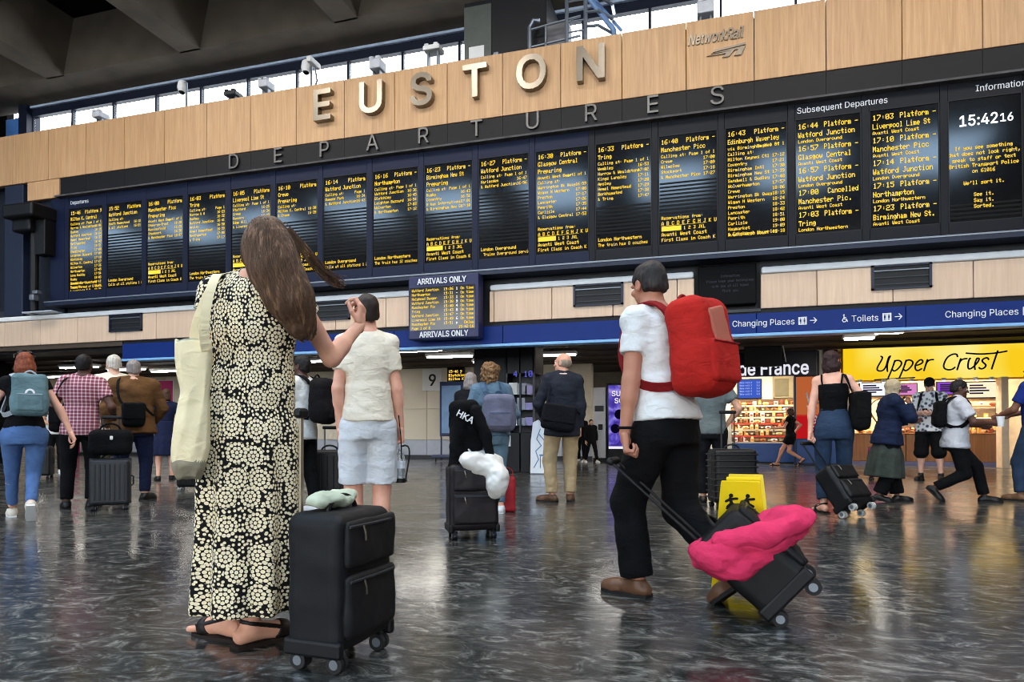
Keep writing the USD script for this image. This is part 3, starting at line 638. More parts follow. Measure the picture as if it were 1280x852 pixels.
for i, (px, txt) in enumerate(((915, 'Changing Places'), (1064, 'Toilets'), (1181, 'Changing Places'))):
    x = at(px, 405, -0.06)[0]
    t = thing('direction_sign', ['white lettering Changing Places with arrow nearest the red backpack', 'white lettering Toilets with accessible figure and arrow', 'white lettering Changing Places with arrow at the right edge'][i], 'sign')
    if txt == 'Toilets':
        p = unary_union([LineString([(0.3, 0.88), (0.3, 0.881)]).buffer(0.09), LineString([(0.3, 0.7), (0.3, 0.42), (0.55, 0.42), (0.68, 0.12)]).buffer(0.05), LineString([(0.3, 0.6), (0.52, 0.6)]).buffer(0.04), LineString([(0.2, 0.45), (0.12, 0.25), (0.25, 0.08), (0.45, 0.1), (0.55, 0.25)]).buffer(0.04)])
        mm = ext(p, 0.006); mm.vertices = np.array(mm.vertices)*[0.14, 0.14, 1] @ UPRIGHT.T + [x-0.15, -0.06, 2.645]
        obj('accessible_figure', mm, WLET, t)
    w = sans(txt, 0.100, (x, -0.06, 2.655), 0.006, False, 'l', wide=0.92); obj('word', w, WLET, t)
    xe = np.array(w.vertices)[:, 0].max()
    pictos(t, xe+0.06, 2.64, 0.13, WLET); arrow(t, xe+0.24, 2.65, 0.11, WLET)
x = at(404, 428, -0.06)[0]
lettering('platform_sign', 'white letter P tile on the blue band behind the raised arm', [sans('P', 0.17, (x, -0.06, 2.62), 0.006, True)], WLET, 'sign')

# --- dark plant screen left of the board with the speaker mast
obj('trim_6', cat([bx(-19.2, -15.8, 0.3, 0.5, 3.6, 6.95), bx(-15.8, -14.78, 0.12, 0.5, 3.66, 6.45)]), plain('recess_dark', (16, 20, 32), 0.5), kind='structure', label='dark navy recess left of the departure board', cat='recess')
obj('trim_7', rbx(-16.55, -15.95, 0.0, 0.32, 3.68, 6.86, 0.02, 6), plain('recess_pier', (30, 38, 58), 0.5), kind='structure', label='navy pier at the left end of the board', cat='trim')
sp = thing('speaker_mast', 'black loudspeaker hood on a black mast left of the board', 'loudspeaker', (-15.35, -0.18, 3.66))
hd = Sdf3(0.02); hd.rbox((0.02, -0.1, 2.32), (0.46, 0.36, 0.16), 0.04, rotm([0, 1, 0], 0)); hd.rbox((-0.1, -0.02, 2.05), (0.28, 0.25, 0.16), 0.04)
obj('hood', hd.mesh(0.03), BLACK, sp, True)
obj('mast', tube([(0, 0, 0), (0, 0, 2.1)], 0.09, 12), BLACK, sp)
obj('side_box', rbx(0.14, 0.46, -0.12, 0.15, 1.35, 2.18, 0.02, 6), BLACK, sp)
obj('base_plate', rbx(-0.2, 0.7, -0.15, 0.15, 0.0, 0.03, 0.01, 4), plain('pale_plate', (190, 200, 215), 0.4), sp)
obj('small_camera', cat([rbx(0.08, 0.22, -0.2, -0.05, 0.28, 0.42, 0.02, 6), rbx(0.12, 0.27, -0.16, -0.02, 0.43, 0.52, 0.02, 6)]), GREYM, sp)

# --- things on top of the board
def cctv(px, py, y, label, big=True):
    p = at(px, py, y); t = thing('security_camera', label, 'camera', p)
    obj('bracket', tube([(0.12, 0.0, -0.66), (0.12, 0, 0.12), (0.0, 0.0, 0.16)], 0.025, 8), GREYM, t)
    s = Sdf3(0.01).cone((0, 0, 0.10), (0, 0, 0.02), 0.10, 0.11).ell((0, 0, -0.03), (0.095, 0.095, 0.09))
    obj('housing', s.mesh(0.015), WHITE, t, True)
    obj('dome', trimesh.creation.icosphere(2, 0.075).apply_translation((0, -0.01, -0.06)), BLACKG, t, True)
    if big:
        b = rbx(0.18, 0.30, -0.30, 0.1, -0.02, 0.10, 0.03, 6); obj('second_camera', b, WHITE, t)
        obj('second_bracket', tube([(0.24, -0.05, -0.02), (0.26, 0, -0.3), (0.18, 0, -0.5)], 0.02, 6), GREYM, t)
cctv(383, 86, 0.35, 'white twin security camera on a bracket above the letter E')
cctv(228, 111, 0.35, 'small security camera on the oak fascia far left', False)
def small_unit(px, py, y, w, h, label, m=None):
    p = at(px, py, y); t = thing('roof_unit', label, 'ventilation unit', p)
    obj('case', rbx(-w/2, w/2, -0.15, 0.15, 0, h, 0.02, 6), m or GREYM, t); obj('stand', cat([bx(-w*0.35, -w*0.25, -0.05, 0.05, -0.3, 0.01), bx(w*0.25, w*0.35, -0.05, 0.05, -0.3, 0.01)]), GREYM, t)
    for q in (-1, 1): obj('lamp_head', rbx(q*w*0.28-0.05, q*w*0.28+0.05, -0.16, -0.05, h*0.9, h*1.25, 0.02, 6), m or GREYM, t)
PGREY = plain('pale_grey_unit', (196, 198, 206), 0.5)
small_unit(126, 149, 0.5, 0.24, 0.14, 'small pale twin lamp unit on the fascia at the far left', PGREY)
small_unit(292, 122, 0.5, 0.30, 0.10, 'low dark unit on the fascia left of the cameras', DGREY)
small_unit(333, 112, 0.5, 0.24, 0.16, 'pale twin lamp unit on the fascia left of the twin cameras', PGREY)
small_unit(472, 89, 0.5, 0.26, 0.20, 'grey twin lamp unit on the fascia above the letter U', PGREY)
small_unit(542, 66, 0.5, 0.36, 0.10, 'pale camera housing on the fascia above the letter S', WHITE)
small_unit(882, 21, 0.5, 0.30, 0.22, 'pale twin lamp unit on the fascia above the emblem', PGREY)
# plant cabinet and access cage
p0, p1 = at(580, 26, 0.8), at(612, 68, 0.8)
pc = thing('plant_cabinet', 'dark plant cabinet standing behind the letter T', 'cabinet', (p0[0], 0.8, 7.9))
obj('case', rbx(0, 1.75, 0.0, 1.1, 0, p0[2]-7.9+0.35, 0.02, 6), plain('plant_dark', (24, 24, 28), 0.5), pc)
obj('door', rbx(0.01, 0.60, -0.03, 0.02, 0.05, p0[2]-7.9+0.25, 0.01, 6), plain('plant_green_grey', (88, 92, 88), 0.45), pc)
obj('notice', bx(0.12, 0.45, -0.04, -0.03, 0.62, 0.86), WHITE, pc)
cg = thing('access_ladder', 'grey steel caged access ladder and guard rail behind the letter O', 'ladder', (at(662, 40, 0.6)[0], 0.6, 7.9))
GAL = plain('galvanised_steel', (132, 140, 152), 0.4, metal=0.7)
W = 1.02
obj('guard_rail', cat([tube([(0, 0, 0), (0, 0, 0.95), (0.08, 0, 1.08), (0.2, 0, 1.05)], 0.045, 8), tube([(0, 0, 0.55), (W, 0, 0.62)], 0.025, 6), tube([(0, 0, 0.90), (W, 0, 1.0)], 0.025, 6), tube([(0.33, 0, 0), (0.33, 0, 0.95)], 0.025, 6)]), GAL, cg)
for q in (0.75, 1.12): obj('stile', tube([(q, 0.0, 0), (q, 0.0, 1.5)], 0.04, 8), GAL, cg)
for q in range(7): obj('rung', tube([(0.75, 0, 0.12+0.2*q), (1.12, 0.0, 0.12+0.2*q)], 0.018, 6), GAL, cg)
for q in range(4): obj('hoop', tube([(1.12, 0, 0.5+0.28*q), (1.38, -0.1, 0.42+0.28*q), (1.62, 0.1, 0.34+0.28*q), (1.6, 0.5, 0.4+0.28*q)], 0.03, 6), GAL, cg)
obj('sloping_rail', cat([tube([(1.1, -0.05, 1.42), (1.66, 0.0, 0.62), (1.70, 0, 0.3)], 0.05, 8), tube([(1.25, 0.2, 1.42), (1.78, 0.2, 0.7)], 0.03, 8)]), plain('blue_rail', (110, 140, 185), 0.4), cg)
obj('locker', rbx(0.12, 0.72, 0.25, 0.6, 0.0, 1.15, 0.02, 6), plain('locker_grey', (112, 110, 112), 0.6), cg)
obj('stay', cat([tube([(-0.72, 0.1, 0.42), (-0.05, 0, 0.12)], 0.03, 6), rbx(-0.78, -0.66, 0.05, 0.15, 0.25, 0.62, 0.02, 6)]), GAL, cg)

# ================================================================== THE UNDERCROFT BEHIND THE BOARD WALL
UC = 2.95
und = thing('ceiling', 'dark low ceiling of the passage below the departure board', 'ceiling', kind='structure')
obj('slab', bx(-24, 14, 0.25, 12, UC, UC+0.2), plain('undercroft_dark', (48, 42, 38), 0.8, var=0.2, scale=2), und)
for y in np.arange(1.2, 9.5, 1.2): obj('rib', bx(-24, 14, y, y+0.08, UC-0.06, UC), plain('rib_brown', (66, 54, 44), 0.7), und)
wb = thing('wall_back', 'cream tiled wall at the back of the passage', 'wall', kind='structure')
x9 = at(740, 540, 8.2)[0]
for a in np.arange(-24, x9, 1.5):
    b = min(a+1.5, x9)
    for z0, z1 in ((0.62, 1.62), (1.62, 2.95)): obj('panel', rbx(a+0.006, b-0.006, 8.2, 8.3, z0+0.005, z1-0.005, 0.004, 4), CREAM, wb)
    obj('dado_panel', rbx(a+0.006, b-0.006, 8.18, 8.3, 0.12, 0.61, 0.004, 4), plain('dado_grey', (176, 182, 196), 0.3, var=0.04), wb)
obj('backing', bx(-24, x9, 8.3, 8.45, 0, 3.0), CREAM, wb)
obj('skirting', bx(-24, x9, 8.16, 8.3, 0, 0.12), plain('skirting_dark', (58, 58, 66), 0.5), wb)
obj('wall_right', bx(13.5, 13.7, 0.3, 12, 0, 3), CREAM, kind='structure', label='cream side wall of the passage', cat='wall')
obj('wall_left', bx(-24.2, -24, 0.3, 12, 0, 3), CREAM, kind='structure', label='cream side wall at the far left of the passage', cat='wall')
obj('wall_back', bx(x9-4, 13.5, 11.4, 11.6, 0, 3), plain('shop_back', (120, 112, 104), 0.7), kind='structure', label='back wall behind the shops', cat='wall')

TUBE = emit('fluorescent', (255, 248, 236), 24.0)  # hidden tubes at the end of the list are added to brighten the passage
sl = None
for i, (px, py, y, L) in enumerate(((99, 450, 3.4, 1.3), (158, 455, 4.4, 1.3), (212, 459, 5.2, 1.3), (522, 443.5, 2.6, 1.2), (562, 449, 4.0, 1.2), (768, 433.5, 2.0, 1.0), (1054, 421.5, 2.2, 0.55), (1074, 430, 3.4, 0.55), (1112, 421, 2.6, 0.5), (400, 452, 4.0, 1.2), (690, 447, 4.5, 1.2), (900, 432, 2.4, 0.5), (330, 455, 5.0, 1.3), (620, 452, 5.6, 1.3), (60, 452, 5.8, 1.3), (260, 462, 6.6, 1.3), (450, 458, 6.4, 1.3))):
    p = at(px, py, y); s = L
    labs = ['leftmost strip light under the low ceiling', 'second strip light from the left under the low ceiling', 'strip light above the magenta poster beside the tote bag', 'strip light just right of the man in the white T-shirt', 'strip light above the number nine sign', 'strip light left of the man with the red backpack', 'square ceiling light at the left end of the yellow sign', 'square ceiling light just above the yellow sign corner', 'small ceiling light above the middle of the yellow sign', 'strip light behind the raised arm', 'strip light beyond the dark kiosk', 'small ceiling light above the navy shop sign', 'added strip light hidden behind the long brown hair', 'added strip light hidden behind the dark kiosk', 'added strip light over the ginger haired walker', 'added strip light far behind the tote bag', 'added strip light far behind the white T-shirt']
    t = thing('strip_light', labs[i], 'light', (p[0], y, UC-0.122))
    obj('tube', rbx(-s/2, s/2, -0.10, 0.10, -0.05, -0.01, 0.015, 6), TUBE, t)
    obj('hanger', bx(-0.06, 0.06, -0.04, 0.04, 0.05, 0.123), DGREY, t)
    obj('tray', rbx(-s/2-0.03, s/2+0.03, -0.14, 0.14, -0.01, 0.06, 0.01, 4), WHITE, t)

MAG = plain('magenta_poster', (205, 24, 118), 0.4, var=0.06)
def poster(name, label, px0, px1, py0, py1, y, m, cat_='poster', frame=WHITE, th=0.03):
    a, b = at(px0, py0, y), at(px1, py1, y)
    t = thing(name, label, cat_, ((a[0]+b[0])/2, y, (a[2]+b[2])/2)); w, h = abs(b[0]-a[0])/2, abs(a[2]-b[2])/2
    obj('sheet', bx(-w, w, -0.012, 0, -h, h), m, t); obj('frame', rbx(-w-0.03, w+0.03, -0.005, th, -h-0.03, h+0.03, 0.005, 4), frame, t)
    return t, w, h
t, w, h = poster('poster', 'tall magenta poster on the back wall behind the ginger haired woman', 68, 100, 478, 566, 8.17, MAG)
t, w, h = poster('poster', 'magenta poster on the back wall left of the tote bag', 196, 216, 476, 512, 8.17, MAG)
pts = [LineString([(math.cos(a)*0.10, math.sin(a)*0.10) for a in np.linspace(0, 2*math.pi, 20)]).buffer(0.02)]
mm = trimesh.creation.extrude_polygon(pts[0], 0.003); mm.vertices = np.array(mm.vertices) @ UPRIGHT.T + [0.02, -0.014, 0]; obj('swirl', mm, plain('pale_pink', (235, 170, 205), 0.5), t)
t, w, h = poster('poster', 'magenta poster panel low on the back wall behind the black suitcase', 49, 92, 545, 566, 8.15, MAG)
t, w, h = poster('platform_number_sign', 'white sign with a black figure 9 on the back wall', 529, 551, 462.5, 487, 8.17, WHITE, 'sign')
obj('figure', sans('9', 0.36, (0.0, -0.016, -0.18), 0.004, True, 'c'), BLACK, t)
t, w, h = poster('platform_display', 'small amber display right of the number nine sign', 560, 579, 460.5, 476, 8.1, BLACKG, 'display', BLACK, 0.1)
d = Dots(-0.016)
for i, r in enumerate(['15:46 9', 'Bletchley', 'Milton K']): d.text(r, -w+0.03, h-0.14-0.12*i, 0.085, 'l', 0.9, True)
obj('lettering', d.mesh(), LED, t)
# poster stand
p = at(564, 575, 6.4); ps = thing('poster_stand', 'blue framed freestanding poster board left of the denim jacket', 'poster stand', (p[0], 6.4, 0))
a, b = at(550, 477, 6.4), at(579, 545, 6.4); w = (b[0]-a[0])/2
obj('board', rbx(-w, w, 0, 0.06, b[2], a[2], 0.01, 4), plain('stand_navy', (34, 48, 86), 0.4), ps)
obj('sheet', bx(-w+0.07, w-0.07, -0.012, 0.0, b[2]+0.09, a[2]-0.12), plain('sheet_blue', (112, 146, 190), 0.3, var=0.12, scale=3), ps)
for s in (-1, 1): obj('leg', tube([(s*(w-0.04), 0.03, b[2]+0.02), (s*(w-0.04), 0.03, 0.04)], 0.025, 8), plain('stand_navy', (34, 48, 86), 0.4), ps)
obj('foot', rbx(-w-0.12, w*0.6, -0.35, 0.25, 0.12, 0.2, 0.02, 6), plain('foot_grey', (74, 84, 116), 0.4), ps)
for s in (-w, w*0.4): obj('foot_leg', tube([(s, -0.3, 0.14), (s, -0.3, 0.0)], 0.02, 6), BLACK, ps)

# kiosk column
y0 = 1.6; a, b, c = at(592, 500, y0), at(632, 500, y0), at(668, 500, y0)
kk = thing('kiosk_pillar', 'dark navy pillar with a glass notice case behind the denim jacket', 'pillar', (0, 0, 0))
obj('column', rbx(a[0], b[0], y0, y0+0.9, 0, UC, 0.02, 6), plain('kiosk_navy', (9, 9, 15), 0.5, spec=0.3), kk)
obj('header', rbx(b[0], c[0], y0, y0+0.8, 2.1, UC, 0.01, 4), plain('kiosk_navy', (9, 9, 15), 0.5, spec=0.3), kk)
obj('case_back', rbx(b[0], c[0], y0+0.5, y0+0.8, 0, 2.1, 0.01, 4), plain('kiosk_grey', (22, 22, 30), 0.4), kk)
for q in (b[0]+0.02, (b[0]+c[0])/2, c[0]-0.02): obj('case_post', rbx(q-0.02, q+0.02, y0, y0+0.06, 0, UC, 0.005, 4), plain('kiosk_post', (46, 48, 58), 0.4), kk)
obj('base', rbx(b[0], c[0], y0, y0+0.7, 0, 0.85, 0.01, 4), BLACK, kk)
rng = np.random.default_rng(5)
for q in range(9):
    x = b[0]+0.06+0.27*(q % 3)*((c[0]-b[0])/0.95); z = 1.0+0.33*(q//3)
    obj('notice', bx(x, x+0.17+0.05*rng.random(), y0+0.05, y0+0.49 if q % 2 else y0+0.06, z, z+0.12+0.14*rng.random()), [WHITE, plain('notice_grey', (150, 156, 170), 0.4), plain('notice_lilac', (150, 140, 190), 0.4)][q % 3], kk)
d = Dots(y0-0.01); d.text('4', at(642, 466, y0)[0], at(642, 471, y0)[2], 0.13, 'l', 0.9, True); d.text('10', at(655, 466, y0)[0], at(655, 471, y0)[2], 0.13, 'l', 0.9, True)
obj('lit_figures', d.mesh(), emit('blue_led', (110, 110, 240), 0.7), kk)
obj('switch_plate', rbx(b[0]+0.04, b[0]+0.12, y0-0.04, y0, 0.55, 0.8, 0.01, 4), WHITE, kk)

# white standing sign with drawn lines beside the kiosk
y1 = 1.15; q0, q1 = at(664, 588, y1), at(693, 588, y1); zt = at(676, 527, y1)[2]; w = q1[0]-q0[0]
sg = thing('standing_sign', 'white fin shaped standing board with blue line drawing beside the dark pillar', 'sign', (q0[0], y1, 0))
fin = Polygon([(0, 0), (w, 0), (w*0.98, zt*0.30), (w*0.72, zt*0.68), (w*0.30, zt), (w*0.12, zt*0.96), (w*0.02, zt*0.6)]).buffer(0.02)
mm = trimesh.creation.extrude_polygon(fin, 0.05); mm.vertices = np.array(mm.vertices) @ UPRIGHT.T + [0, 0.05, 0.02]; obj('board', mm, plain('sign_white', (220, 226, 234), 0.4, var=0.04), sg)
ln = unary_union([LineString([(0.06, 0.1), (0.16, 0.25), (0.1, 0.4), (0.22, 0.5), (0.12, 0.62), (0.2, 0.8)]), LineString([(0.2, 0.1), (0.2, 0.32), (0.34, 0.32), (0.28, 0.2), (0.42, 0.12)]), LineString([(0.18, 0.33), (0.36, 0.34)]), LineString([(0.3, 0.45), (0.28, 0.6), (0.18, 0.7)]), LineString([(0.38, 0.15), (0.42, 0.28), (0.33, 0.42)])]).buffer(0.009)
ms = [trimesh.creation.extrude_polygon(g_, 0.003) for g_ in getattr(ln, 'geoms', [ln])]; mm = cat(ms); mm.vertices = np.array(mm.vertices)*[w/0.5, zt/0.95, 1] @ UPRIGHT.T + [0, -0.002, 0.02]; obj('line_drawing', mm, plain('line_blue', (90, 120, 160), 0.5), sg)
obj('base', rbx(0, w, -0.05, 0.25, 0, 0.02, 0.005, 4), GREYM, sg)

# help point cabinet and advertising screen
y2 = 6.9; a, b = at(741, 500, y2), at(757, 500, y2)
hp = thing('help_point', 'pale grey help point cabinet left of the purple screen', 'cabinet', ((a[0]+b[0])/2, y2, 0)); w = (b[0]-a[0])/2
obj('case', rbx(-w, w, 0, 0.4, 0.12, at(741, 484, y2)[2], 0.02, 6), plain('help_grey', (184, 184, 188), 0.4, var=0.04), hp); obj('plinth', bx(-w, w, 0, 0.4, 0, 0.12), BLACK, hp)
obj('label_plate', rbx(-w*0.7, w*0.7, -0.02, 0.0, at(741, 514, y2)[2], at(741, 507, y2)[2], 0.005, 4), DGREY, hp); obj('handset', rbx(-0.03, 0.10, -0.05, 0.0, at(741, 537, y2)[2], at(741, 530, y2)[2], 0.02, 6), BLACK, hp)
a, b = at(758, 479, y2), at(800, 578, y2)
ad = thing('advertising_screen', 'tall lit purple advertising screen left of the man with the red backpack', 'screen', ((a[0]+b[0])/2, y2, 0)); w = (b[0]-a[0])/2; zt = a[2]; zb = at(758, 562, y2)[2]
obj('case', rbx(-w, w, 0, 0.3, 0, zt, 0.02, 6), BLACKG, ad)
ADM = usdkit.material(stage, '/World/Looks/advert_picture', {'t': ('texture_coordinate', {}), 'n': ('noise_texture', {'scale': 2.2, 'detail': 3.0, 'distortion': 1.5}), 'r': ('rgb_ramp', {'ramp': [(0.25, lin((30, 22, 80))), (0.45, lin((88, 70, 190))), (0.6, lin((140, 130, 225))), (0.75, lin((205, 150, 225)))]}), 'e': ('emission', {'strength': 0.9})},
    [('t.object', 'n.vector'), ('n.fac', 'r.fac'), ('r.color', 'e.color')], surface='e.emission')
obj('picture', bx(-w+0.06, w-0.02, -0.012, 0.0, zb+0.1, zt-0.06), ADM, ad)
for w_, z_ in (('SUMMER', zt-0.36), ('SOUND', zt-0.56)): obj('caption', sans(w_, 0.14, (0.1, -0.014, z_), 0.002, True, 'c'), emit('advert_white', (240, 235, 250), 1.0), ad)
obj('footer_strip', bx(-w+0.06, w-0.02, -0.014, -0.01, zb+0.03, zb+0.1), emit('advert_white', (240, 235, 250), 1.0), ad)
BL = emit('advert_dark', (30, 20, 70), 0.2)
for x, z, r in ((-0.1, zb+1.0, 0.14), (0.22, zb+0.92, 0.18), (-0.22, zb+0.6, 0.13), (0.15, zb+0.42, 0.2)): obj('disc', disc(r, 0.004, 'y', (x, -0.014, z), 20), BL, ad)

# ================================================================== SHOPS
WARM = emit('shop_panel_light', (255, 236, 205), 7.0)
SHOPW = plain('shop_white', (230, 224, 212), 0.5, var=0.04)
CWOOD = wood_mat('counter_wood', (168, 112, 62), (128, 80, 40))
SBLUE = plain('shop_blue', (36, 70, 130), 0.35)
SNAVY = plain('shop_navy', (16, 20, 44), 0.35)
# navy bakery
ys = 6.4; a, b = at(860, 443, ys), at(1021, 470.5, ys); x0, x1 = a[0], b[0]; zs0, zs1 = at(940, 470.5, ys)[2], at(940, 441, ys)[2]
ns = thing('shop_sign', 'navy shop sign with white lettering reading Delice de France', 'sign')
obj('board', rbx(x0, x1, ys, ys+0.15, zs0, UC, 0.01, 4), SNAVY, ns)
xe = at(1011, 462, ys)[0]; tx = sans('Délice de France', 0.33, (0, ys-0.002, at(960, 468, ys)[2]), 0.01, True, 'l', wide=0.80)
tx.apply_translation((xe-np.array(tx.vertices)[:, 0].max(), 0, 0)); obj('lettering', tx, emit('bakery_letters', (240, 240, 250), 0.9), ns)
hb = thing('hanging_banner', 'black panel hanging in front of the navy shop sign', 'banner'); yb = 5.2
a, b = at(930, 424, yb), at(977, 457.5, yb); obj('panel', rbx(a[0], b[0], yb, yb+0.05, b[2], UC-0.02, 0.01, 4), BLACK, hb); obj('cable', tube([(b[0]+0.03, yb, UC), (b[0]+0.1, yb, b[2]+0.1)], 0.012, 6), WHITE, hb)
a, b = at(913, 424, yb), at(926, 440, yb)
sb = thing('spotlight', 'small grey spotlight hanging at the left of the navy shop sign', 'light', ((a[0]+b[0])/2, yb, UC)); obj('body', tube([(0, 0, 0), (0, 0, -0.12), (0.03, -0.06, -0.26)], [0.03, 0.05, 0.07], 10), GREYM, sb); obj('arm', tube([(0, 0, 0), (0, 0.1, 0)], 0.02, 6), DGREY, sb)
yk = 8.6
shop = thing('shop_interior', 'bright interior lining of the navy bakery shop', 'shop interior', kind='structure')
xl, xr = at(862, 520, 7.0)[0], at(1021, 520, 7.0)[0]
obj('back_panel', bx(xl-0.6, xr+0.2, yk+0.5, yk+0.6, 0, UC), SHOPW, shop)
obj('side_panel', bx(xr, xr+0.08, 6.5, yk+0.5, 0, UC), SHOPW, shop)
rect_light('/World/bakery_light', ((xl+xr)/2, 7.3, 2.9), 2.6, 1.0, 22.0, (1, 0.92, 0.78))
cb = thing('lit_panel', 'lit ceiling panel inside the navy bakery', 'light', ((xl+xr)/2, 7.3, 2.92)); obj('diffuser', bx(-1.3, 1.3, -0.5, 0.5, 0, 0.02), WARM, cb); obj('frame', bx(-1.35, 1.35, -0.55, 0.55, 0.02, 0.03), WHITE, cb)
a, b = at(923, 475, yk+0.4), at(951, 497, yk+0.4)
ms_ = thing('menu_screen', 'lit blue menu screen at the back of the bakery', 'screen', ((a[0]+b[0])/2, yk+0.4, (a[2]+b[2])/2)); w, h = (b[0]-a[0])/2, (a[2]-b[2])/2
obj('case', rbx(-w-0.03, w+0.03, 0, 0.06, -h-0.03, h+0.03, 0.01, 4), BLACK, ms_); obj('picture', bx(-w, w, -0.008, 0, -h, h), emit('menu_blue', (70, 105, 220), 0.8), ms_)
d = Dots(-0.012)
for i in range(5): d.text('Bake roll '+str(2+i), -w+0.04, h-0.10-0.085*i, 0.045, 'l', 0.8); d.text('3.'+str(2*i), w-0.03, h-0.10-0.085*i, 0.045, 'r', 0.8)
obj('lettering', d.mesh(), emit('menu_text', (210, 220, 250), 0.9), ms_)
a, b = at(966, 470, yk+0.4), at(1000, 497, yk+0.4)
oc = thing('wall_cabinet', 'cream framed wall cabinet beside the blue menu screen', 'cabinet', ((a[0]+b[0])/2, yk+0.4, b[2])); w = (b[0]-a[0])/2; h = a[2]-b[2]
obj('case', rbx(-w, w, 0, 0.1, 0, h, 0.01, 4), plain('cabinet_buff', (176, 158, 122), 0.5), oc); obj('door', rbx(-w+0.05, w-0.3, -0.02, 0.0, 0.05, h-0.08, 0.01, 4), plain('cabinet_olive', (128, 118, 88), 0.5), oc)
# stepped display counter with packets
xc0, xc1 = at(915, 560, 7.2)[0], at(1019, 560, 7.2)[0]
ck = thing('display_counter', 'stepped display counter of the bakery with a blue front', 'counter', (0, 0, 0))
zf = at(960, 553, 7.2)[2]
obj('front_panel', rbx(xc0, xc1, 7.2, 7.4, 0.04, zf, 0.01, 4), SBLUE, ck); obj('kick', bx(xc0, xc1, 7.25, 7.5, 0, 0.05), BLACK, ck)
steps = []
for q in range(7):
    zz = zf+0.02+0.172*q; yy = 7.3+0.16*q; steps.append((zz, yy))
    obj('shelf', rbx(xc0, xc1, yy, yy+0.2, zz-0.02, zz, 0.005, 4), plain('shelf_tan', (168, 128, 84), 0.5), ck); obj('price_rail', bx(xc0, xc1, yy-0.015, yy, zz-0.05, zz), [plain('rail_amber', (206, 160, 60), 0.4), plain('rail_red', (196, 70, 48), 0.4), plain('rail_buff', (214, 196, 160), 0.4)][(0, 1, 2, 1, 2, 2, 2)[q]], ck)
    obj('riser', bx(xc0, xc1, yy+0.18, yy+0.2, zz, zz+0.17), plain('shelf_back', (104, 74, 48), 0.6), ck)
FOOD = [plain('food_'+str(i), c, 0.45, var=0.15, scale=20) for i, c in enumerate([(226, 196, 140), (240, 232, 216), (180, 110, 52), (214, 150, 62), (150, 60, 40), (70, 62, 58), (222, 210, 180), (120, 92, 60)])]
def packet(kind, rng):
    if kind == 0: return rbx(-0.055, 0.055, -0.05, 0.05, 0, 0.11, 0.018, 6)
    if kind == 1:
        m = trimesh.creation.extrude_polygon(Polygon([(-0.07, 0), (0.07, 0), (-0.07, 0.14)]), 0.08); m.vertices = np.array(m.vertices) @ UPRIGHT.T + [0, 0.04, 0]; return m
    if kind == 2: return tube([(0, 0, 0), (0, 0, 0.09), (0, 0, 0.13), (0, 0, 0.15)], [0.045, 0.045, 0.025, 0.02], 8)
    return tube([(-0.09, 0, 0.04), (-0.05, 0, 0.045), (0.05, 0, 0.045), (0.09, 0, 0.04)], [0.015, 0.042, 0.042, 0.015], 8)
rng = np.random.default_rng(11); protos = {}
FCOL = ['buff', 'cream', 'brown', 'golden', 'brick red', 'dark', 'pale', 'tan']; ROWN = ['lowest', 'second', 'third', 'fourth', 'fifth', 'sixth', 'top']
FN = ['boxed snack', 'wedge sandwich pack', 'small drink pot', 'filled roll']
for q, (zz, yy) in enumerate(steps):
    x = xc0+0.1
    while x < xc1-0.1:
        k = int(rng.integers(4)); c = int(rng.integers(len(FOOD)))
        loc = (x, yy+0.10, zz)
        if (k, c) not in protos:
            lab = f'{FCOL[c]} {FN[k]} on the {ROWN[q]} step of the bakery counter'
            t = thing(['snack_box', 'sandwich_pack', 'drink_pot', 'bread_roll'][k], lab, 'food', loc, 0, lab)
            obj('body', packet(k, rng), FOOD[c], t); obj('label', bx(-0.03, 0.03, -0.056, -0.046, 0.03, 0.07), FOOD[(c+3) % 8], t); protos[(k, c)] = t
        else:
            lab = f'{FCOL[c]} {FN[k]} on the {ROWN[q]} step of the bakery counter'; copy_of(protos[(k, c)], loc, float(rng.uniform(-12, 12)), lab, lab)
        x += 0.125+0.04*rng.random()
# red poster panel
yp = 6.5; a, b, c = at(995, 471, yp), at(1024, 548, yp), at(1024, 577, yp); w = (b[0]-a[0])
rp = thing('poster', 'red and orange poster panel with white lettering WIN beside the bakery', 'poster', (a[0], yp, 0))
obj('post', rbx(-0.05, w+0.45, 0.02, 0.2, 0, UC-0.02, 0.01, 4), SNAVY, rp)
obj('upper_sheet', bx(0, w+0.4, 0.0, 0.02, at(995, 520, yp)[2], a[2]), emit('poster_orange', (214, 112, 62), 0.7), rp)
obj('lower_sheet', bx(0, w+0.4, 0.0, 0.02, b[2], at(995, 518, yp)[2]), emit('poster_red', (200, 26, 32), 0.8), rp)
obj('plinth', rbx(0, w+0.4, -0.02, 0.02, 0.05, b[2]-0.01, 0.01, 4), SBLUE, rp)
obj('lettering', cat([sans('WIN', 0.28, (0.22, -0.004, at(995, 504, yp)[2]), 0.003, True, 'l', wide=0.72), sans('with us', 0.1, (0.24, -0.004, at(995, 510, yp)[2]), 0.003, True), sans('G', 0.2, (0.30, -0.004, at(995, 529, yp)[2]), 0.003, True), sans('S', 0.2, (0.30, -0.004, at(995, 542, yp)[2]), 0.003, True)]), WHITE, rp)

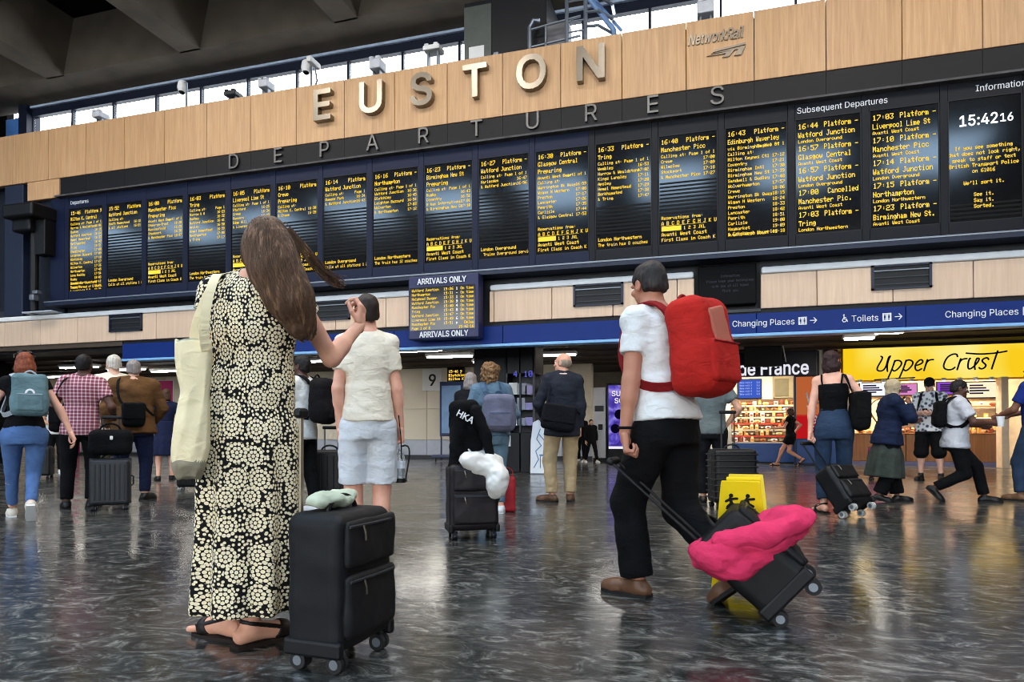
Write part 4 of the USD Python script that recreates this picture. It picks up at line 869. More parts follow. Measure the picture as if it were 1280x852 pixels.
# yellow sandwich shop
yu = 6.2; a, b = at(1054, 433, yu), at(1330, 474, yu); zu0, zu1 = at(1150, 473.5, yu)[2], UC-0.02
us = thing('shop_sign', 'yellow lit shop sign with black brush lettering reading Upper Crust', 'sign')
YEL = usdkit.material(stage, '/World/Looks/lit_yellow', {'t': ('texture_coordinate', {}), 'n': ('noise_texture', {'scale': 0.8, 'detail': 1.0}), 'r': ('rgb_ramp', {'ramp': [(0.35, lin((250, 205, 30))), (0.55, lin((252, 224, 80))), (0.7, lin((253, 238, 140)))]}), 'e': ('emission', {'strength': 1.0})}, [('t.object', 'n.vector'), ('n.fac', 'r.fac'), ('r.color', 'e.color')], surface='e.emission')
obj('lit_face', bx(a[0], b[0], yu, yu+0.02, zu0, zu1), YEL, us); obj('case', rbx(a[0]-0.02, b[0], yu+0.02, yu+0.25, zu0-0.03, zu1, 0.01, 4), plain('case_yellow', (210, 160, 30), 0.5), us)
def brush(strokes, x, z, sx, sz, y, m, parent, r=0.062):
    for st in strokes:
        pts = np.array(st, float); n = len(pts)
        c = smooth_path(np.c_[pts, np.zeros(n)], 18)[:, :2] if n > 2 else pts
        ls = LineString([(px*sx+0.25*pz*sz, pz*sz) for px, pz in c]).buffer(r*sz, quad_segs=3)
        mm = ext(ls, 0.012); mm.vertices = np.array(mm.vertices) @ UPRIGHT.T + [x, y, z]; obj('stroke', mm, m, parent)
LET = {'U': [[(0.0, 1.3), (-0.02, 0.5), (0.05, 0.08), (0.28, 0.05), (0.5, 0.5), (0.6, 1.3)], [(0.6, 1.3), (0.58, 0.4), (0.68, 0.0)]],
 'p': [[(0.05, 0.9), (0.02, 0.3), (-0.08, -0.55)], [(0.05, 0.55), (0.25, 0.92), (0.48, 0.78), (0.42, 0.25), (0.2, 0.02), (0.06, 0.12)]],
 'e': [[(0.02, 0.45), (0.3, 0.55), (0.42, 0.75), (0.28, 0.92), (0.06, 0.7), (0.02, 0.3), (0.16, 0.03), (0.45, 0.15)]],
 'r': [[(0.05, 0.9), (0.03, 0.4), (0.02, 0.0)], [(0.04, 0.5), (0.18, 0.85), (0.42, 0.9)]],
 'C': [[(0.68, 1.1), (0.5, 1.32), (0.2, 1.2), (0.0, 0.7), (0.08, 0.15), (0.38, 0.0), (0.7, 0.2)]],
 'u': [[(0.04, 0.9), (0.02, 0.3), (0.16, 0.03), (0.36, 0.2), (0.44, 0.9)], [(0.44, 0.9), (0.42, 0.3), (0.5, 0.0)]],
 's': [[(0.42, 0.78), (0.24, 0.92), (0.06, 0.74), (0.2, 0.5), (0.36, 0.28), (0.24, 0.04), (0.0, 0.12)]],
 't': [[(0.22, 1.45), (0.18, 0.6), (0.16, 0.0)], [(-1.6, 1.36), (0.0, 1.28), (0.75, 1.42)]]}
BR = plain('brush_black', (14, 12, 10), 0.4)
xa, xb, xc_, xd = (at(p, 455, yu)[0] for p in (1096, 1166, 1178, 1254)); zb_ = at(1150, 463, yu)[2]; sz = 0.285
def word(s, xs, xe):
    adv = {'U': 0.92, 'p': 0.72, 'e': 0.62, 'r': 0.58, 'C': 0.86, 'u': 0.72, 's': 0.60, 't': 0.55}; tot = sum(adv[c] for c in s); sx = (xe-xs)/tot; x = xs
    for c in s: brush(LET[c], x, zb_, sx, sz, yu-0.002, BR, us); x += adv[c]*sx
word('Upper', xa, xb); word('Crust', xc_, xd-0.1)
brush([[(0, 0.0), (1, 0.06), (2.6, 0.12)]], xa-0.05, zb_-0.20, 0.33, sz, yu-0.002, BR, us, 0.05)
# interior
xl, xr = at(1052, 520, 7.0)[0], at(1330, 520, 7.0)[0]
ui = thing('shop_interior', 'bright lining of the sandwich shop under the yellow sign', 'shop interior', kind='structure')
obj('back_panel', bx(xl, xr, 9.0, 9.1, 0, UC), plain('shop_cream', (222, 196, 160), 0.5, var=0.08), ui)
obj('post', rbx(at(1252, 500, 6.0)[0], at(1261, 500, 6.0)[0], 6.0, 6.35, 0, zu0, 0.01, 4), plain('post_cream', (214, 188, 158), 0.5), ui)
obj('post', rbx(xl-0.05, xl+0.1, 6.3, 6.6, 0, zu0, 0.01, 4), plain('post_cream', (214, 188, 158), 0.5), ui)
rect_light('/World/sandwich_shop_light', ((xl+xr)/2, 7.4, 2.9), 4.0, 1.2, 22.0, (1, 0.88, 0.70))
cb = thing('lit_panel', 'lit ceiling panel inside the sandwich shop', 'light', ((xl+xr)/2, 7.4, 2.92)); obj('diffuser', bx(-2.0, 2.0, -0.6, 0.6, 0, 0.02), WARM, cb); obj('frame', bx(-2.05, 2.05, -0.65, 0.65, 0.02, 0.03), WHITE, cb)
for i, px in enumerate((1075, 1105, 1140, 1180, 1200, 1220, 1240)):
    p = at(px, 474, 6.05); t = thing('spotlight', f'{ORDL[i]} tiny spotlight from the left under the yellow sign', 'light', (p[0], 6.08, zu0-0.03), 0, 'row of tiny spotlights under the yellow sign')
    obj('can', disc(0.05, 0.07, 'z', (0, 0, -0.0), 10), WHITE, t); obj('lens', disc(0.04, 0.01, 'z', (0, 0, -0.04), 10), emit('spot_lens', (255, 240, 215), 8.0), t)
for i, (p0_, p1_, q0_, q1_, col, st, lab) in enumerate(((1075, 1112, 479, 494, (235, 240, 250), 1.1, 'white lit menu screen left in the sandwich shop'), (1120, 1146, 480, 493, (228, 140, 205), 0.9, 'pink lit menu screen in the middle of the sandwich shop'), (1172, 1202, 478, 492, (150, 80, 215), 0.9, 'purple lit menu screen in the sandwich shop'), (1208, 1246, 478, 496, (250, 235, 200), 1.1, 'cream lit menu panel right in the sandwich shop'))):
    a, b = at(p0_, q0_, 8.9), at(p1_, q1_, 8.9); w, h = (b[0]-a[0])/2, (a[2]-b[2])/2
    t = thing('menu_screen', lab, 'screen', ((a[0]+b[0])/2, 8.9, (a[2]+b[2])/2)); obj('case', rbx(-w-0.03, w+0.03, 0, 0.06, -h-0.03, h+0.03, 0.01, 4), BLACK, t); obj('picture', bx(-w, w, -0.008, 0, -h, h), emit('menu_'+str(i), col, st), t)
    obj('writing', cat([bx(-w*0.8, w*(0.1+0.2*(q % 3)), -0.012, -0.008, h*(0.6-0.35*q)-0.02, h*(0.6-0.35*q)+0.02) for q in range(4)]), emit('menu_ink', (90, 60, 110), 0.3), t)
zc = at(1150, 541, 7.0)[2]
uc_ = thing('service_counter', 'brown wooden service counter of the sandwich shop', 'counter', (0, 0, 0))
for q in np.linspace(xl+0.1, at(1251, 540, 7.0)[0], 6)[:-1]: obj('front_panel', rbx(q+0.005, q+(at(1251, 540, 7.0)[0]-xl-0.1)/5-0.005, 7.0, 7.6, 0.1, zc-0.03, 0.01, 4), CWOOD, uc_)
obj('worktop', rbx(xl+0.1, at(1251, 540, 7.0)[0], 6.95, 7.65, zc-0.03, zc, 0.01, 6), CWOOD, uc_); obj('kick', bx(xl+0.1, at(1251, 540, 7.0)[0], 7.02, 7.6, 0, 0.1), plain('kick_lilac', (120, 116, 150), 0.5), uc_)
obj('glass_screen', bx(at(1120, 540, 7.1)[0], at(1215, 540, 7.1)[0], 7.05, 7.06, zc, zc+0.35), pane_mat('counter_glass'), uc_)
xcc0, xcc1 = xl+0.25, at(1247, 540, 7.0)[0]
for row, (yy, zz) in enumerate(((7.15, zc), (7.4, zc))):
    x = xcc0+0.05*row
    while x < xcc1:
        k = int(rng.integers(4)); c = int(rng.integers(len(FOOD))); lab = f'{FCOL[c]} {FN[k]} in the {["front", "rear"][row]} row on the wooden service counter'
        key = (k, c, 'u')
        if key not in protos:
            t = thing(['snack_box', 'sandwich_pack', 'drink_pot', 'bread_roll'][k], lab, 'food', (x, yy, zz), 0, lab)
            obj('body', packet(k, rng), FOOD[c], t); obj('label', bx(-0.03, 0.03, -0.056, -0.046, 0.03, 0.07), FOOD[(c+3) % 8], t); protos[key] = t
        else: copy_of(protos[key], (x, yy, zz), float(rng.uniform(-12, 12)), lab, lab)
        x += 0.16+0.08*rng.random()
bs = thing('back_shelf', 'tall shelf of baguettes and pots at the back of the sandwich shop', 'shelf', (0, 8.6, 0))
xq0, xq1 = at(1120, 520, 8.6)[0], at(1252, 520, 8.6)[0]
for q in range(4): obj('shelf', rbx(xq0, xq1, 0, 0.35, 0.55+0.32*q, 0.58+0.32*q, 0.005, 4), [SHOPW, CWOOD][q % 2], bs)
for q in (xq0, (xq0+xq1)/2, xq1): obj('upright', rbx(q-0.02, q+0.02, 0, 0.35, 0, 1.6, 0.005, 4), DGREY, bs)
for q in range(4):
    x = xq0+0.15
    while x < xq1-0.1:
        k = int(rng.integers(4)); c = int(rng.integers(len(FOOD))); key = (k, c, 'u')
        lab = f'{FCOL[c]} {FN[k]} on the {ROWN[q]} back shelf of the sandwich shop'; key2 = (k, c, 's')
        loc = (x, 8.72, 0.58+0.32*q)
        if key2 not in protos:
            t = thing(['snack_box', 'sandwich_pack', 'drink_pot', 'bread_roll'][k], lab, 'food', loc, 0, lab)
            obj('body', moved(packet(k, rng)), FOOD[c], t); obj('label', bx(-0.03, 0.03, -0.056, -0.046, 0.03, 0.07), FOOD[(c+3) % 8], t); protos[key2] = t
        else: copy_of(protos[key2], loc, float(rng.uniform(-12, 12)), lab, lab)
        x += 0.20+0.1*rng.random()

# ================================================================== PEOPLE
def unit(v): v = np.asarray(v, float); return v/(np.linalg.norm(v)+1e-12)
def ik(a, c, l1, l2, pole):
    a, c = np.asarray(a, float), np.asarray(c, float); d = c-a; L = np.linalg.norm(d); mx = (l1+l2)*0.998
    if L > mx: c = a+d/L*mx; d = c-a; L = mx
    if L < abs(l1-l2)+0.02: L = abs(l1-l2)+0.02
    n = d/np.linalg.norm(d); x = (l1*l1-l2*l2+L*L)/(2*L); hh = math.sqrt(max(l1*l1-x*x, 0))
    p = np.asarray(pole, float); p = unit(p-n*(p@n)); return a+n*x+p*hh, c
def ball(c, r, R, n=2):
    m = trimesh.creation.icosphere(n, 1.0); m.vertices = (np.array(m.vertices)*np.asarray(r)) @ np.asarray(R).T+c; return m
def yawm(deg): a = math.radians(deg); return np.array([[math.cos(a), -math.sin(a), 0], [math.sin(a), math.cos(a), 0], [0, 0, 1]])

# --- hands: x along the fingers, y out of the palm, z to the thumb (right hand)
_HAND = {}
def hand_mesh(pose, left, s=1.0):
    key = (pose, left)
    if key not in _HAND:
        curl = {'relaxed': [(18, 26, 16), (24, 32, 20), (28, 36, 22), (32, 40, 24)], 'grip': [(62, 82, 40), (66, 86, 42), (68, 86, 42), (70, 84, 42)],
                'pinch': [(48, 58, 30), (40, 62, 34), (52, 74, 40), (60, 78, 42)], 'phone': [(35, 55, 30), (38, 58, 30), (42, 60, 32), (46, 62, 34)]}[pose]
        f = Sdf3(0.007)
        f.rbox((0.048, 0, 0), (0.050, 0.0135, 0.040), 0.0125); f.cone((-0.02, 0, 0), (0.03, 0, 0), 0.024, 0.022, k=0.02)
        f.ell((0.03, 0.008, 0.024), (0.032, 0.014, 0.016)); f.ell((0.04, 0.007, -0.026), (0.034, 0.012, 0.012))
        L = [(0.044, 0.026, 0.021), (0.048, 0.030, 0.022), (0.044, 0.028, 0.021), (0.034, 0.021, 0.018)]
        for i, z in enumerate((0.029, 0.010, -0.010, -0.028)):
            p = np.array([0.093-0.004*abs(i-1)-0.005*(i == 3), 0.0, z]); ang = 0.0; r = 0.0092-0.0009*(i == 3)
            spl = (1.5-i)*0.05
            for j in range(3):
                ang += math.radians(curl[i][j]); q = p+L[i][j]*np.array([math.cos(ang), math.sin(ang), spl*math.cos(ang)])
                f.cone(p, q, r, r*0.93, k=0.004 if j else 0.010); p = q; r *= 0.93
        tp = {'relaxed': [(0.018, 0.006, 0.030), (0.045, 0.018, 0.056), (0.074, 0.026, 0.062), (0.096, 0.030, 0.058)], 'grip': [(0.018, 0.008, 0.028), (0.048, 0.030, 0.045), (0.074, 0.046, 0.034), (0.090, 0.050, 0.014)],
              'pinch': [(0.018, 0.008, 0.028), (0.050, 0.034, 0.044), (0.080, 0.050, 0.040), (0.104, 0.058, 0.032)], 'phone': [(0.018, 0.008, 0.030), (0.044, 0.030, 0.052), (0.070, 0.045, 0.050), (0.092, 0.050, 0.040)]}[pose]
        for j in range(3): f.cone(tp[j], tp[j+1], 0.0125-0.0015*j, 0.0112-0.0015*j, k=0.008 if j == 0 else 0.003)
        m = f.mesh(0.0035 if pose == 'pinch' else 0.0042); v = np.array(m.vertices); fc = np.array(m.faces)
        if left: v[:, 2] *= -1; fc = fc[:, ::-1]
        _HAND[key] = trimesh.Trimesh(v, fc, process=False)
    m = _HAND[key].copy(); m.vertices = np.array(m.vertices)*s; return m
def place_hand(pose, left, wrist, fwd, palm, s):
    x = unit(fwd); y = unit(np.asarray(palm, float)-x*(np.asarray(palm, float)@x)); z = np.cross(x, y)
    return moved(hand_mesh(pose, left, s), wrist, np.stack([x, y, z], 1))

# --- feet and shoes: y to the toe, ankle joint 8 cm over the origin
_FOOT = {}
def foot_sdf(r=0.0):
    f = Sdf3(0.02)
    f.cone((0, -0.045, 0.034), (0, 0.02, 0.045), 0.033+r, 0.036+r).cone((0, 0.0, 0.05), (0.006, 0.13, 0.026), 0.036+r, 0.036+r).cone((-0.004, 0.12, 0.024), (0.004, 0.165, 0.018), 0.036+r, 0.026+r).cone((0, -0.012, 0.05), (0, -0.005, 0.11), 0.036+r, 0.036+r)
    return f
def foot_part(kind):
    if kind in _FOOT: return _FOOT[kind]
    out = {}
    outline = Polygon([(-0.034, -0.075), (0.034, -0.075), (0.040, 0.0), (0.047, 0.11), (0.042, 0.17), (0.018, 0.205), (-0.012, 0.205), (-0.040, 0.17), (-0.046, 0.11), (-0.038, 0.0)]).buffer(0.012, quad_segs=4).buffer(-0.010, quad_segs=4)
    if kind == 'bare':
        f = foot_sdf()
        for i, x in enumerate((-0.026, -0.010, 0.006, 0.020, 0.033)):
            L = (0.052, 0.046, 0.042, 0.037, 0.030)[i]; r = (0.0135, 0.0105, 0.010, 0.0095, 0.009)[i]
            f.cone((x*0.95, 0.155, 0.020), (x, 0.155+L*0.9, 0.0125), r*1.1, r, k=0.006)
        out['foot'] = f.mesh(0.006, [((0, 0, 0.001), (0, 0, -1))])
    elif kind == 'sandal':
        b = foot_sdf(0.005)
        out['strap'] = b.mesh(0.006, [((0, 0.095, 0.03), (0, -1, 0.5)), ((0, 0.150, 0.03), (0, 1, -0.2)), ((0, 0, 0.004), (0, 0, -1))])
        out['ankle_strap'] = foot_sdf(0.005).mesh(0.006, [((0, 0, 0.070), (0, -0.3, -1)), ((0, 0, 0.088), (0, 0.3, 1))])
        s = trimesh.creation.extrude_polygon(outline, 0.014); s.apply_translation((0, 0, -0.012)); out['sole'] = s
    else:
        f = foot_sdf(0.008); f.cone((0, 0.12, 0.032), (0, 0.175, 0.028), 0.040, 0.034)
        cuts = [((0, 0, 0.012), (0, 0, -1))]
        cuts.append(((0, 0, 0.088 if kind == 'shoe' else 0.13), (0, 0, 1)))
        out['upper'] = f.mesh(0.007, cuts)
        s = trimesh.creation.extrude_polygon(outline, 0.020); s.apply_translation((0, 0, -0.002)); out['sole'] = s
        out['lace'] = cat([tube([(-0.022, y, 0.080-0.25*(y-0.02)), (0, y+0.004, 0.088-0.28*(y-0.02)), (0.022, y, 0.080-0.25*(y-0.02))], 0.0035, 5) for y in (0.035, 0.055, 0.075, 0.095)])
    _FOOT[kind] = out; return out
def foot_frame(foot, H):
    """World (person) frame of a foot: (x, y, z, yaw, pitch); returns a function that moves template points."""
    x, y, z, yw, pt = foot; s = H/1.75; a = math.radians(pt); R = yawm(yw)
    def f(v):
        v = np.asarray(v, float)*s; b = np.array([0, 0.13*s, 0.0]); w = v-b
        c, sn = math.cos(a), math.sin(a)                            # heel lifts when pitch > 0
        w = np.stack([w[..., 0], w[..., 1]*c+w[..., 2]*sn, -w[..., 1]*sn+w[..., 2]*c], -1)
        return (w+b) @ R.T+np.array([x, y, z])
    return f
def shifted(m, f): m = m.copy(); m.vertices = f(np.array(m.vertices)); return m

HAIRM = {}
def hair_mat(name, rgb, tip=None):
    if name in _M: return _M[name]
    a = np.array(lin(rgb)); b = np.array(lin(tip or rgb))
    _M[name] = usdkit.material(stage, '/World/Looks/'+name, {'t': ('texture_coordinate', {}), 'm': ('mapping', {'scale': (60, 60, 4)}), 'n': ('noise_texture', {'scale': 1.0, 'detail': 4.0}), 'r': ('rgb_ramp', {'ramp': [(0.3, tuple(a*0.6)), (0.55, tuple(a)), (0.75, tuple(b*1.15))]}),
        'b': ('bump', {'strength': 0.5, 'distance': 0.006}), 'p': ('principled_bsdf', {'roughness': 0.6, 'specular_ior_level': 0.25})}, [('t.object', 'm.vector'), ('m.vector', 'n.vector'), ('n.fac', 'r.fac'), ('r.color', 'p.base_color'), ('n.fac', 'b.height'), ('b.normal', 'p.normal')], surface='p.BSDF')
    return _M[name]
EYEW = plain('eye_white', (235, 232, 228), 0.25, var=0.02); EYED = plain('eye_dark', (40, 26, 20), 0.2); LIP = plain('lips', (150, 84, 78), 0.5)

class Person:
    def __init__(P, label, px, py, H, delta=0.0, depth=None, fem=False, lean=(0, 0), hip=(0, 0, 0), feet=None, hands=None, head=(0, 0, 0), twist=0, skin=(205, 160, 135), res=0.016, hd=(0, 0, 0), build=1.0, poles=None, hpose=('relaxed', 'relaxed'), hdir=(None, None), palm=(None, None), group=None):
        root = floor_at(px, py) if depth is None else at_depth(px, 540, depth)
        root = np.array([root[0], root[1], 0.0]); d = root-CC
        P.view = math.degrees(math.atan2(-d[0], d[1])); P.head_deg = P.view+delta; P.root = root; P.H = H; P.res = res; P.fem = fem
        P.t = thing('person', label, 'person', root, P.head_deg, group)
        P.Rw = yawm(P.head_deg)
        s = H/1.75; P.s = s; P.b = build
        P.skin = skin_mat('skin_%d_%d_%d' % skin, skin)
        # frame
        ax = unit([math.tan(math.radians(lean[0])), math.tan(math.radians(lean[1])), 1.0])       # lean right, lean forward
        right = yawm(twist) @ np.array([1.0, 0, 0]); right = unit(right-ax*(right@ax)); fwd = np.cross(ax, right)
        P.R = np.stack([right, fwd, ax], 1); P.ax, P.fw, P.rt = ax, fwd, right
        P.p = np.array([hip[0], hip[1], 0.525*H+hip[2]])
        feet = feet or [(-0.10*s, 0.0, 0, 8, 0), (0.10*s, 0.0, 0, -8, 0)]; P.feet = feet
        pr = yawm(twist*0.3) @ np.array([1.0, 0, 0])
        P.hipj = [P.p+pr*sg*0.056*H*(1.05 if fem else 1)-np.array([0, 0, 0.025*H]) for sg in (-1, 1)]
        P.ff = [foot_frame(f, H) for f in feet]
        P.ank = [f(np.array([0, -0.008, 0.085])) for f in P.ff]
        P.knee = []
        for i in range(2):
            k, a = ik(P.hipj[i], P.ank[i], 0.2295*H, 0.2265*H, yawm(feet[i][3]*(0.4 if fem else 0.8)) @ np.array([0, 1, 0.0])); P.knee.append(k); P.ank[i] = a
        sw = (0.088 if fem else 0.097)*H*build
        P.sh = [P.p+ax*0.285*H+right*sg*sw for sg in (-1, 1)]
        hands = hands or [None, None]; P.wr, P.el = [], []
        poles = poles or [None, None]
        for i, sg in enumerate((-1, 1)):
            tgt = P.sh[i]+np.array([sg*0.035*H, 0.01*H, -0.318*H]) if hands[i] is None else np.asarray(hands[i], float)
            pole = (right*sg*0.5-fwd*0.8-ax*0.2) if poles[i] is None else np.asarray(poles[i], float)
            e, w = ik(P.sh[i], tgt, 0.172*H, 0.150*H, pole); P.el.append(e); P.wr.append(w)
        P.hc = P.p+ax*0.400*H+fwd*0.012*H+np.asarray(hd, float)
        yw, pt, rl = head; P.HR = P.R @ yawm(yw) @ rotm([1, 0, 0], pt)[:3, :3] @ rotm([0, 1, 0], rl)
        P.hpose, P.hdir, P.palm = hpose, hdir, palm
        P._body()
    def torso(P, S, g=0.0, lo=-0.10, hi=0.335, k=None, belly=0.0, fold=None, slim=1.0):
        H, b = P.H, P.b
        if P.fem: t = [-0.10, -0.05, 0.0, 0.06, 0.10, 0.15, 0.20, 0.25, 0.285, 0.31, 0.335]; hw = [.088, .102, .104, .088, .076, .076, .083, .086, .080, .054, .034]; hd = [.060, .074, .076, .062, .054, .056, .066, .062, .054, .042, .034]
        else: t = [-0.10, -0.05, 0.0, 0.06, 0.10, 0.15, 0.20, 0.25, 0.285, 0.31, 0.335]; hw = [.080, .090, .092, .086, .083, .088, .096, .099, .093, .060, .036]; hd = [.060, .070, .070, .064, .062, .064, .068, .066, .058, .045, .038]
        t = np.array(t); sl = np.interp(t, [0.02, 0.10], [slim, 1.0]); t, hw, hd = t*H, np.array(hw)*sl*H*b+g, np.array(hd)*sl*H*b+g
        fo = np.interp(t, np.array([-.1, 0, .1, .22, .3])*H, np.array([-.004, -.008, .004, -.002, -.004])*H)
        hd = hd+belly*np.exp(-((t-0.07*H)/(0.07*H))**2)*0.5; fo = fo+belly*np.exp(-((t-0.07*H)/(0.07*H))**2)*0.5
        a, z = lo*H, hi*H; tt = np.unique(np.r_[a, t[(t > a) & (t < z)], z])
        S.loft(P.p, P.R, tt, np.interp(tt, t, hw), np.interp(tt, t, hd), np.interp(tt, t, fo), k, fold)
        if P.fem and lo < 0.2 < hi:
            for sg in (-1, 1): S.ell(P.p+P.R @ np.array([sg*.042*H, .050*H, .205*H]), np.array([.040, .036, .042])*H+g, k=0.03)
    def shoulders(P, S, g=0.0):
        H = P.H
        for i in range(2):
            n = P.p+P.ax*0.315*H+(P.sh[i]-P.p-P.ax*0.285*H)*0.15
            S.cone(n, P.sh[i]+P.ax*0.000*H, 0.028*H+g, 0.031*H*P.b+g, k=0.03)
    def arm(P, S, i, end, g0=0.0, g1=0.0, flat=True):
        """The arm's cones up to END (0..1 upper arm, 1..2 forearm)."""
        H = P.H; ra, rb, rc = (.0265 if P.fem else .0295)*H*P.b, (.0220 if P.fem else .0240)*H*P.b, (.0150 if P.fem else .0165)*H
        e = min(end, 1.0); q = P.sh[i]+(P.el[i]-P.sh[i])*e
        gm = g0+(g1-g0)*min(1, 1/max(end, 1e-6))
        S.cone(P.sh[i], q, ra+g0, ra+(rb-ra)*e+(gm if end > 1 else g1), flat=flat and end <= 1)
        if end > 1:
            e = end-1; q = P.el[i]+(P.wr[i]-P.el[i])*e
            S.cone(P.el[i], P.el[i]+(P.wr[i]-P.el[i])*min(e, 0.35), rb+gm, rb*1.02+gm, k=0.015)
            S.cone(P.el[i], q, rb+gm, rb+(rc-rb)*e+g1, flat=flat and end < 2, k=0.02)
    def leg(P, S, i, end, g=(0, 0, 0), flat=True):
        H = P.H; r = (.052*H*P.b*(1.06 if P.fem else 1)+g[0], .034*H+g[1], .0215*H+g[2])
        e = min(end, 1.0); q = P.hipj[i]+(P.knee[i]-P.hipj[i])*e
        S.cone(P.hipj[i], q, r[0], r[0]+(r[1]-r[0])*e, flat=flat and end <= 1, k=0.025)
        if end > 1:
            e = end-1; q = P.knee[i]+(P.ank[i]-P.knee[i])*e; d = P.ank[i]-P.knee[i]; back = np.cross(unit(d), unit(np.cross(unit(d), [0, 1, 0]))+1e-9)
            if g[2] < 0.012: S.cone(P.knee[i], P.knee[i]+d*min(e, 0.36), r[1]*0.94, .0335*H+g[1], k=0.03)
            S.cone(P.knee[i], q, r[1]*0.96, r[1]*0.96+(r[2]-r[1]*0.96)*e, flat=flat and end < 2, k=0.02)
    def _body(P):
        H, s = P.H, P.s; S = Sdf3(0.03)
        P.torso(S, -0.006, -0.05, slim=0.80); P.shoulders(S, -0.004)
        for i in range(2): P.arm(S, i, 2.0, -0.001, -0.001, False); P.leg(S, i, 2.0, (-0.014, -0.003, 0), False)
        nk = P.hc-P.HR @ np.array([0, 0.012, 0.055])*s
        S.cone(P.p+P.ax*0.30*H, nk, .036*H*(0.9 if P.fem else 1.05), .031*H*(0.92 if P.fem else 1.08), k=0.03)
        ms = [S.mesh(P.res)]
        # head with a face
        f = Sdf3(0.018); Q = lambda *v: P.hc+P.HR @ (np.array(v, float)*s)
        E = lambda c, r, k=None, sub=False: f.ell(Q(*c), np.array(r)*s, P.HR, k, sub)
        E((0, -0.012, 0.030), (0.074, 0.094, 0.086)); E((0, 0.020, -0.040), (0.058, 0.068, 0.070)); E((0, 0.052, -0.090), (0.030, 0.030, 0.024), 0.02)
        E((0, 0.078, 0.020), (0.055, 0.016, 0.014), 0.015)
        for sg in (-1, 1):
            E((sg*0.031, 0.094, 0.002), (0.017, 0.012, 0.010), 0.008, True); E((sg*0.045, 0.062, -0.022), (0.020, 0.018, 0.018), 0.015)
            E((sg*0.078, -0.012, -0.008), (0.011, 0.019, 0.031), 0.004); E((sg*0.084, -0.010, -0.004), (0.006, 0.010, 0.018), 0.004, True)
        f.cone(Q(0, 0.083, 0.008), Q(0, 0.106, -0.030), 0.008*s, 0.013*s, k=0.008)
        for sg in (-1, 1): E((sg*0.012, 0.096, -0.035), (0.008, 0.009, 0.007), 0.005)
        E((0, 0.083, -0.058), (0.024, 0.012, 0.0065), 0.004); E((0, 0.081, -0.072), (0.021, 0.012, 0.008), 0.004)
        ms.append(f.mesh(0.0065*s if P.res < 0.014 else 0.008*s))
        for i in range(2):
            fw = P.wr[i]-P.el[i] if P.hdir[i] is None else np.asarray(P.hdir[i], float)
            pm = (np.array([1.0, 0, 0])*(1 if i == 0 else -1)+np.array([0, -0.25, 0])) if P.palm[i] is None else P.palm[i]
            ms.append(place_hand(P.hpose[i], i == 0, P.wr[i], fw, pm, s*(0.93 if P.fem else 1.0)))
        P.body = ms
    def bare_feet(P):
        for i in range(2): P.body.append(shifted(foot_part('bare')['foot'], P.ff[i]))
    def finish(P):
        obj('body', cat(P.body), P.skin, P.t, True)
        s = P.s; Q = lambda *v: P.hc+P.HR @ (np.array(v, float)*s)
        for sg in (-1, 1):
            e = trimesh.creation.icosphere(2, 0.0125*s).apply_translation(Q(sg*0.031, 0.077, 0.002)); p = obj('eye', e, EYEW, P.t, True)
            obj('iris', trimesh.creation.icosphere(1, 0.0062*s).apply_translation(Q(sg*0.031, 0.0845, 0.001)), EYED, p, True)
        obj('lips', cat([ball(Q(*c), np.array(r)*s, P.HR, 1) for c, r in (((0, 0.0865, -0.059), (0.021, 0.010, 0.0045)), ((0, 0.085, -0.070), (0.018, 0.010, 0.006)))]), LIP, P.t, True)
        return P
    # ---- clothes
    def top(P, name, m, hem=-0.06, sleeve=0.55, g=0.010, sg=(0.012, 0.016), k=0.03, belly=0.0, neck=0.318, amp=0.007, cutup=None, hemw=0.0, res=None, label=None, fr=(9, 9, 16), arms=(1, 1)):
        S = Sdf3(k); P.torso(S, g, hem, neck, belly=belly)
        if hemw:
            H = P.H; S.loft(P.p, P.R, np.array([hem, 0.06, 0.12])*H, np.array([.100+hemw, .094, .088])*H*P.b+g, np.array([.078+hemw, .068, .062])*H*P.b+g+belly*0.4, np.array([0.0, 0, 0])+belly*0.3)
        P.shoulders(S, g*0.9)
        for i in range(2):
            if sleeve > 0 and arms[i]: P.arm(S, i, sleeve, sg[0], sg[1])
        H = P.H; cuts = []
        return obj(name, S.mesh(res or P.res, cuts, disp=(amp, fr, len(label or name))), m, P.t, True, label)
    def trousers(P, m, end=1.93, g=(0.012, 0.014, 0.020), waist=0.075, amp=0.006, name='trousers', k=0.02, label=None):
        S = Sdf3(k); P.torso(S, 0.008, -0.075, waist)
        for i in range(2): P.leg(S, i, end, g)
        return obj(name, S.mesh(P.res, disp=(amp, (8, 8, 12), 3)), m, P.t, True, label)
    def skirt(P, m, top_, bottom, w, name='skirt', fold=0.06, label=None, amp=0.004, o=None, g=0.012):
        H = P.H; S = Sdf3(0.02); z0, z1 = bottom-P.p[2]/H, top_-P.p[2]/H
        t = np.array([z0, z0*0.55+z1*0.45, -0.04 if z0 < -0.04 < z1 else z1*0.7+z0*0.3, z1])*H; t = np.sort(t)
        S.loft(P.p, P.R*1.0 if o is None else o, t, np.array([w, w*0.86, .106*H+g, .085*H+g]), np.array([w*0.8, w*0.7, .078*H+g, .06*H+g]), None, None, (np.array([fold, fold*0.7, 0.01, 0]), 6, 0.4))
        return obj(name, S.mesh(P.res, disp=(amp, (6, 6, 6), 9)), m, P.t, True, label)
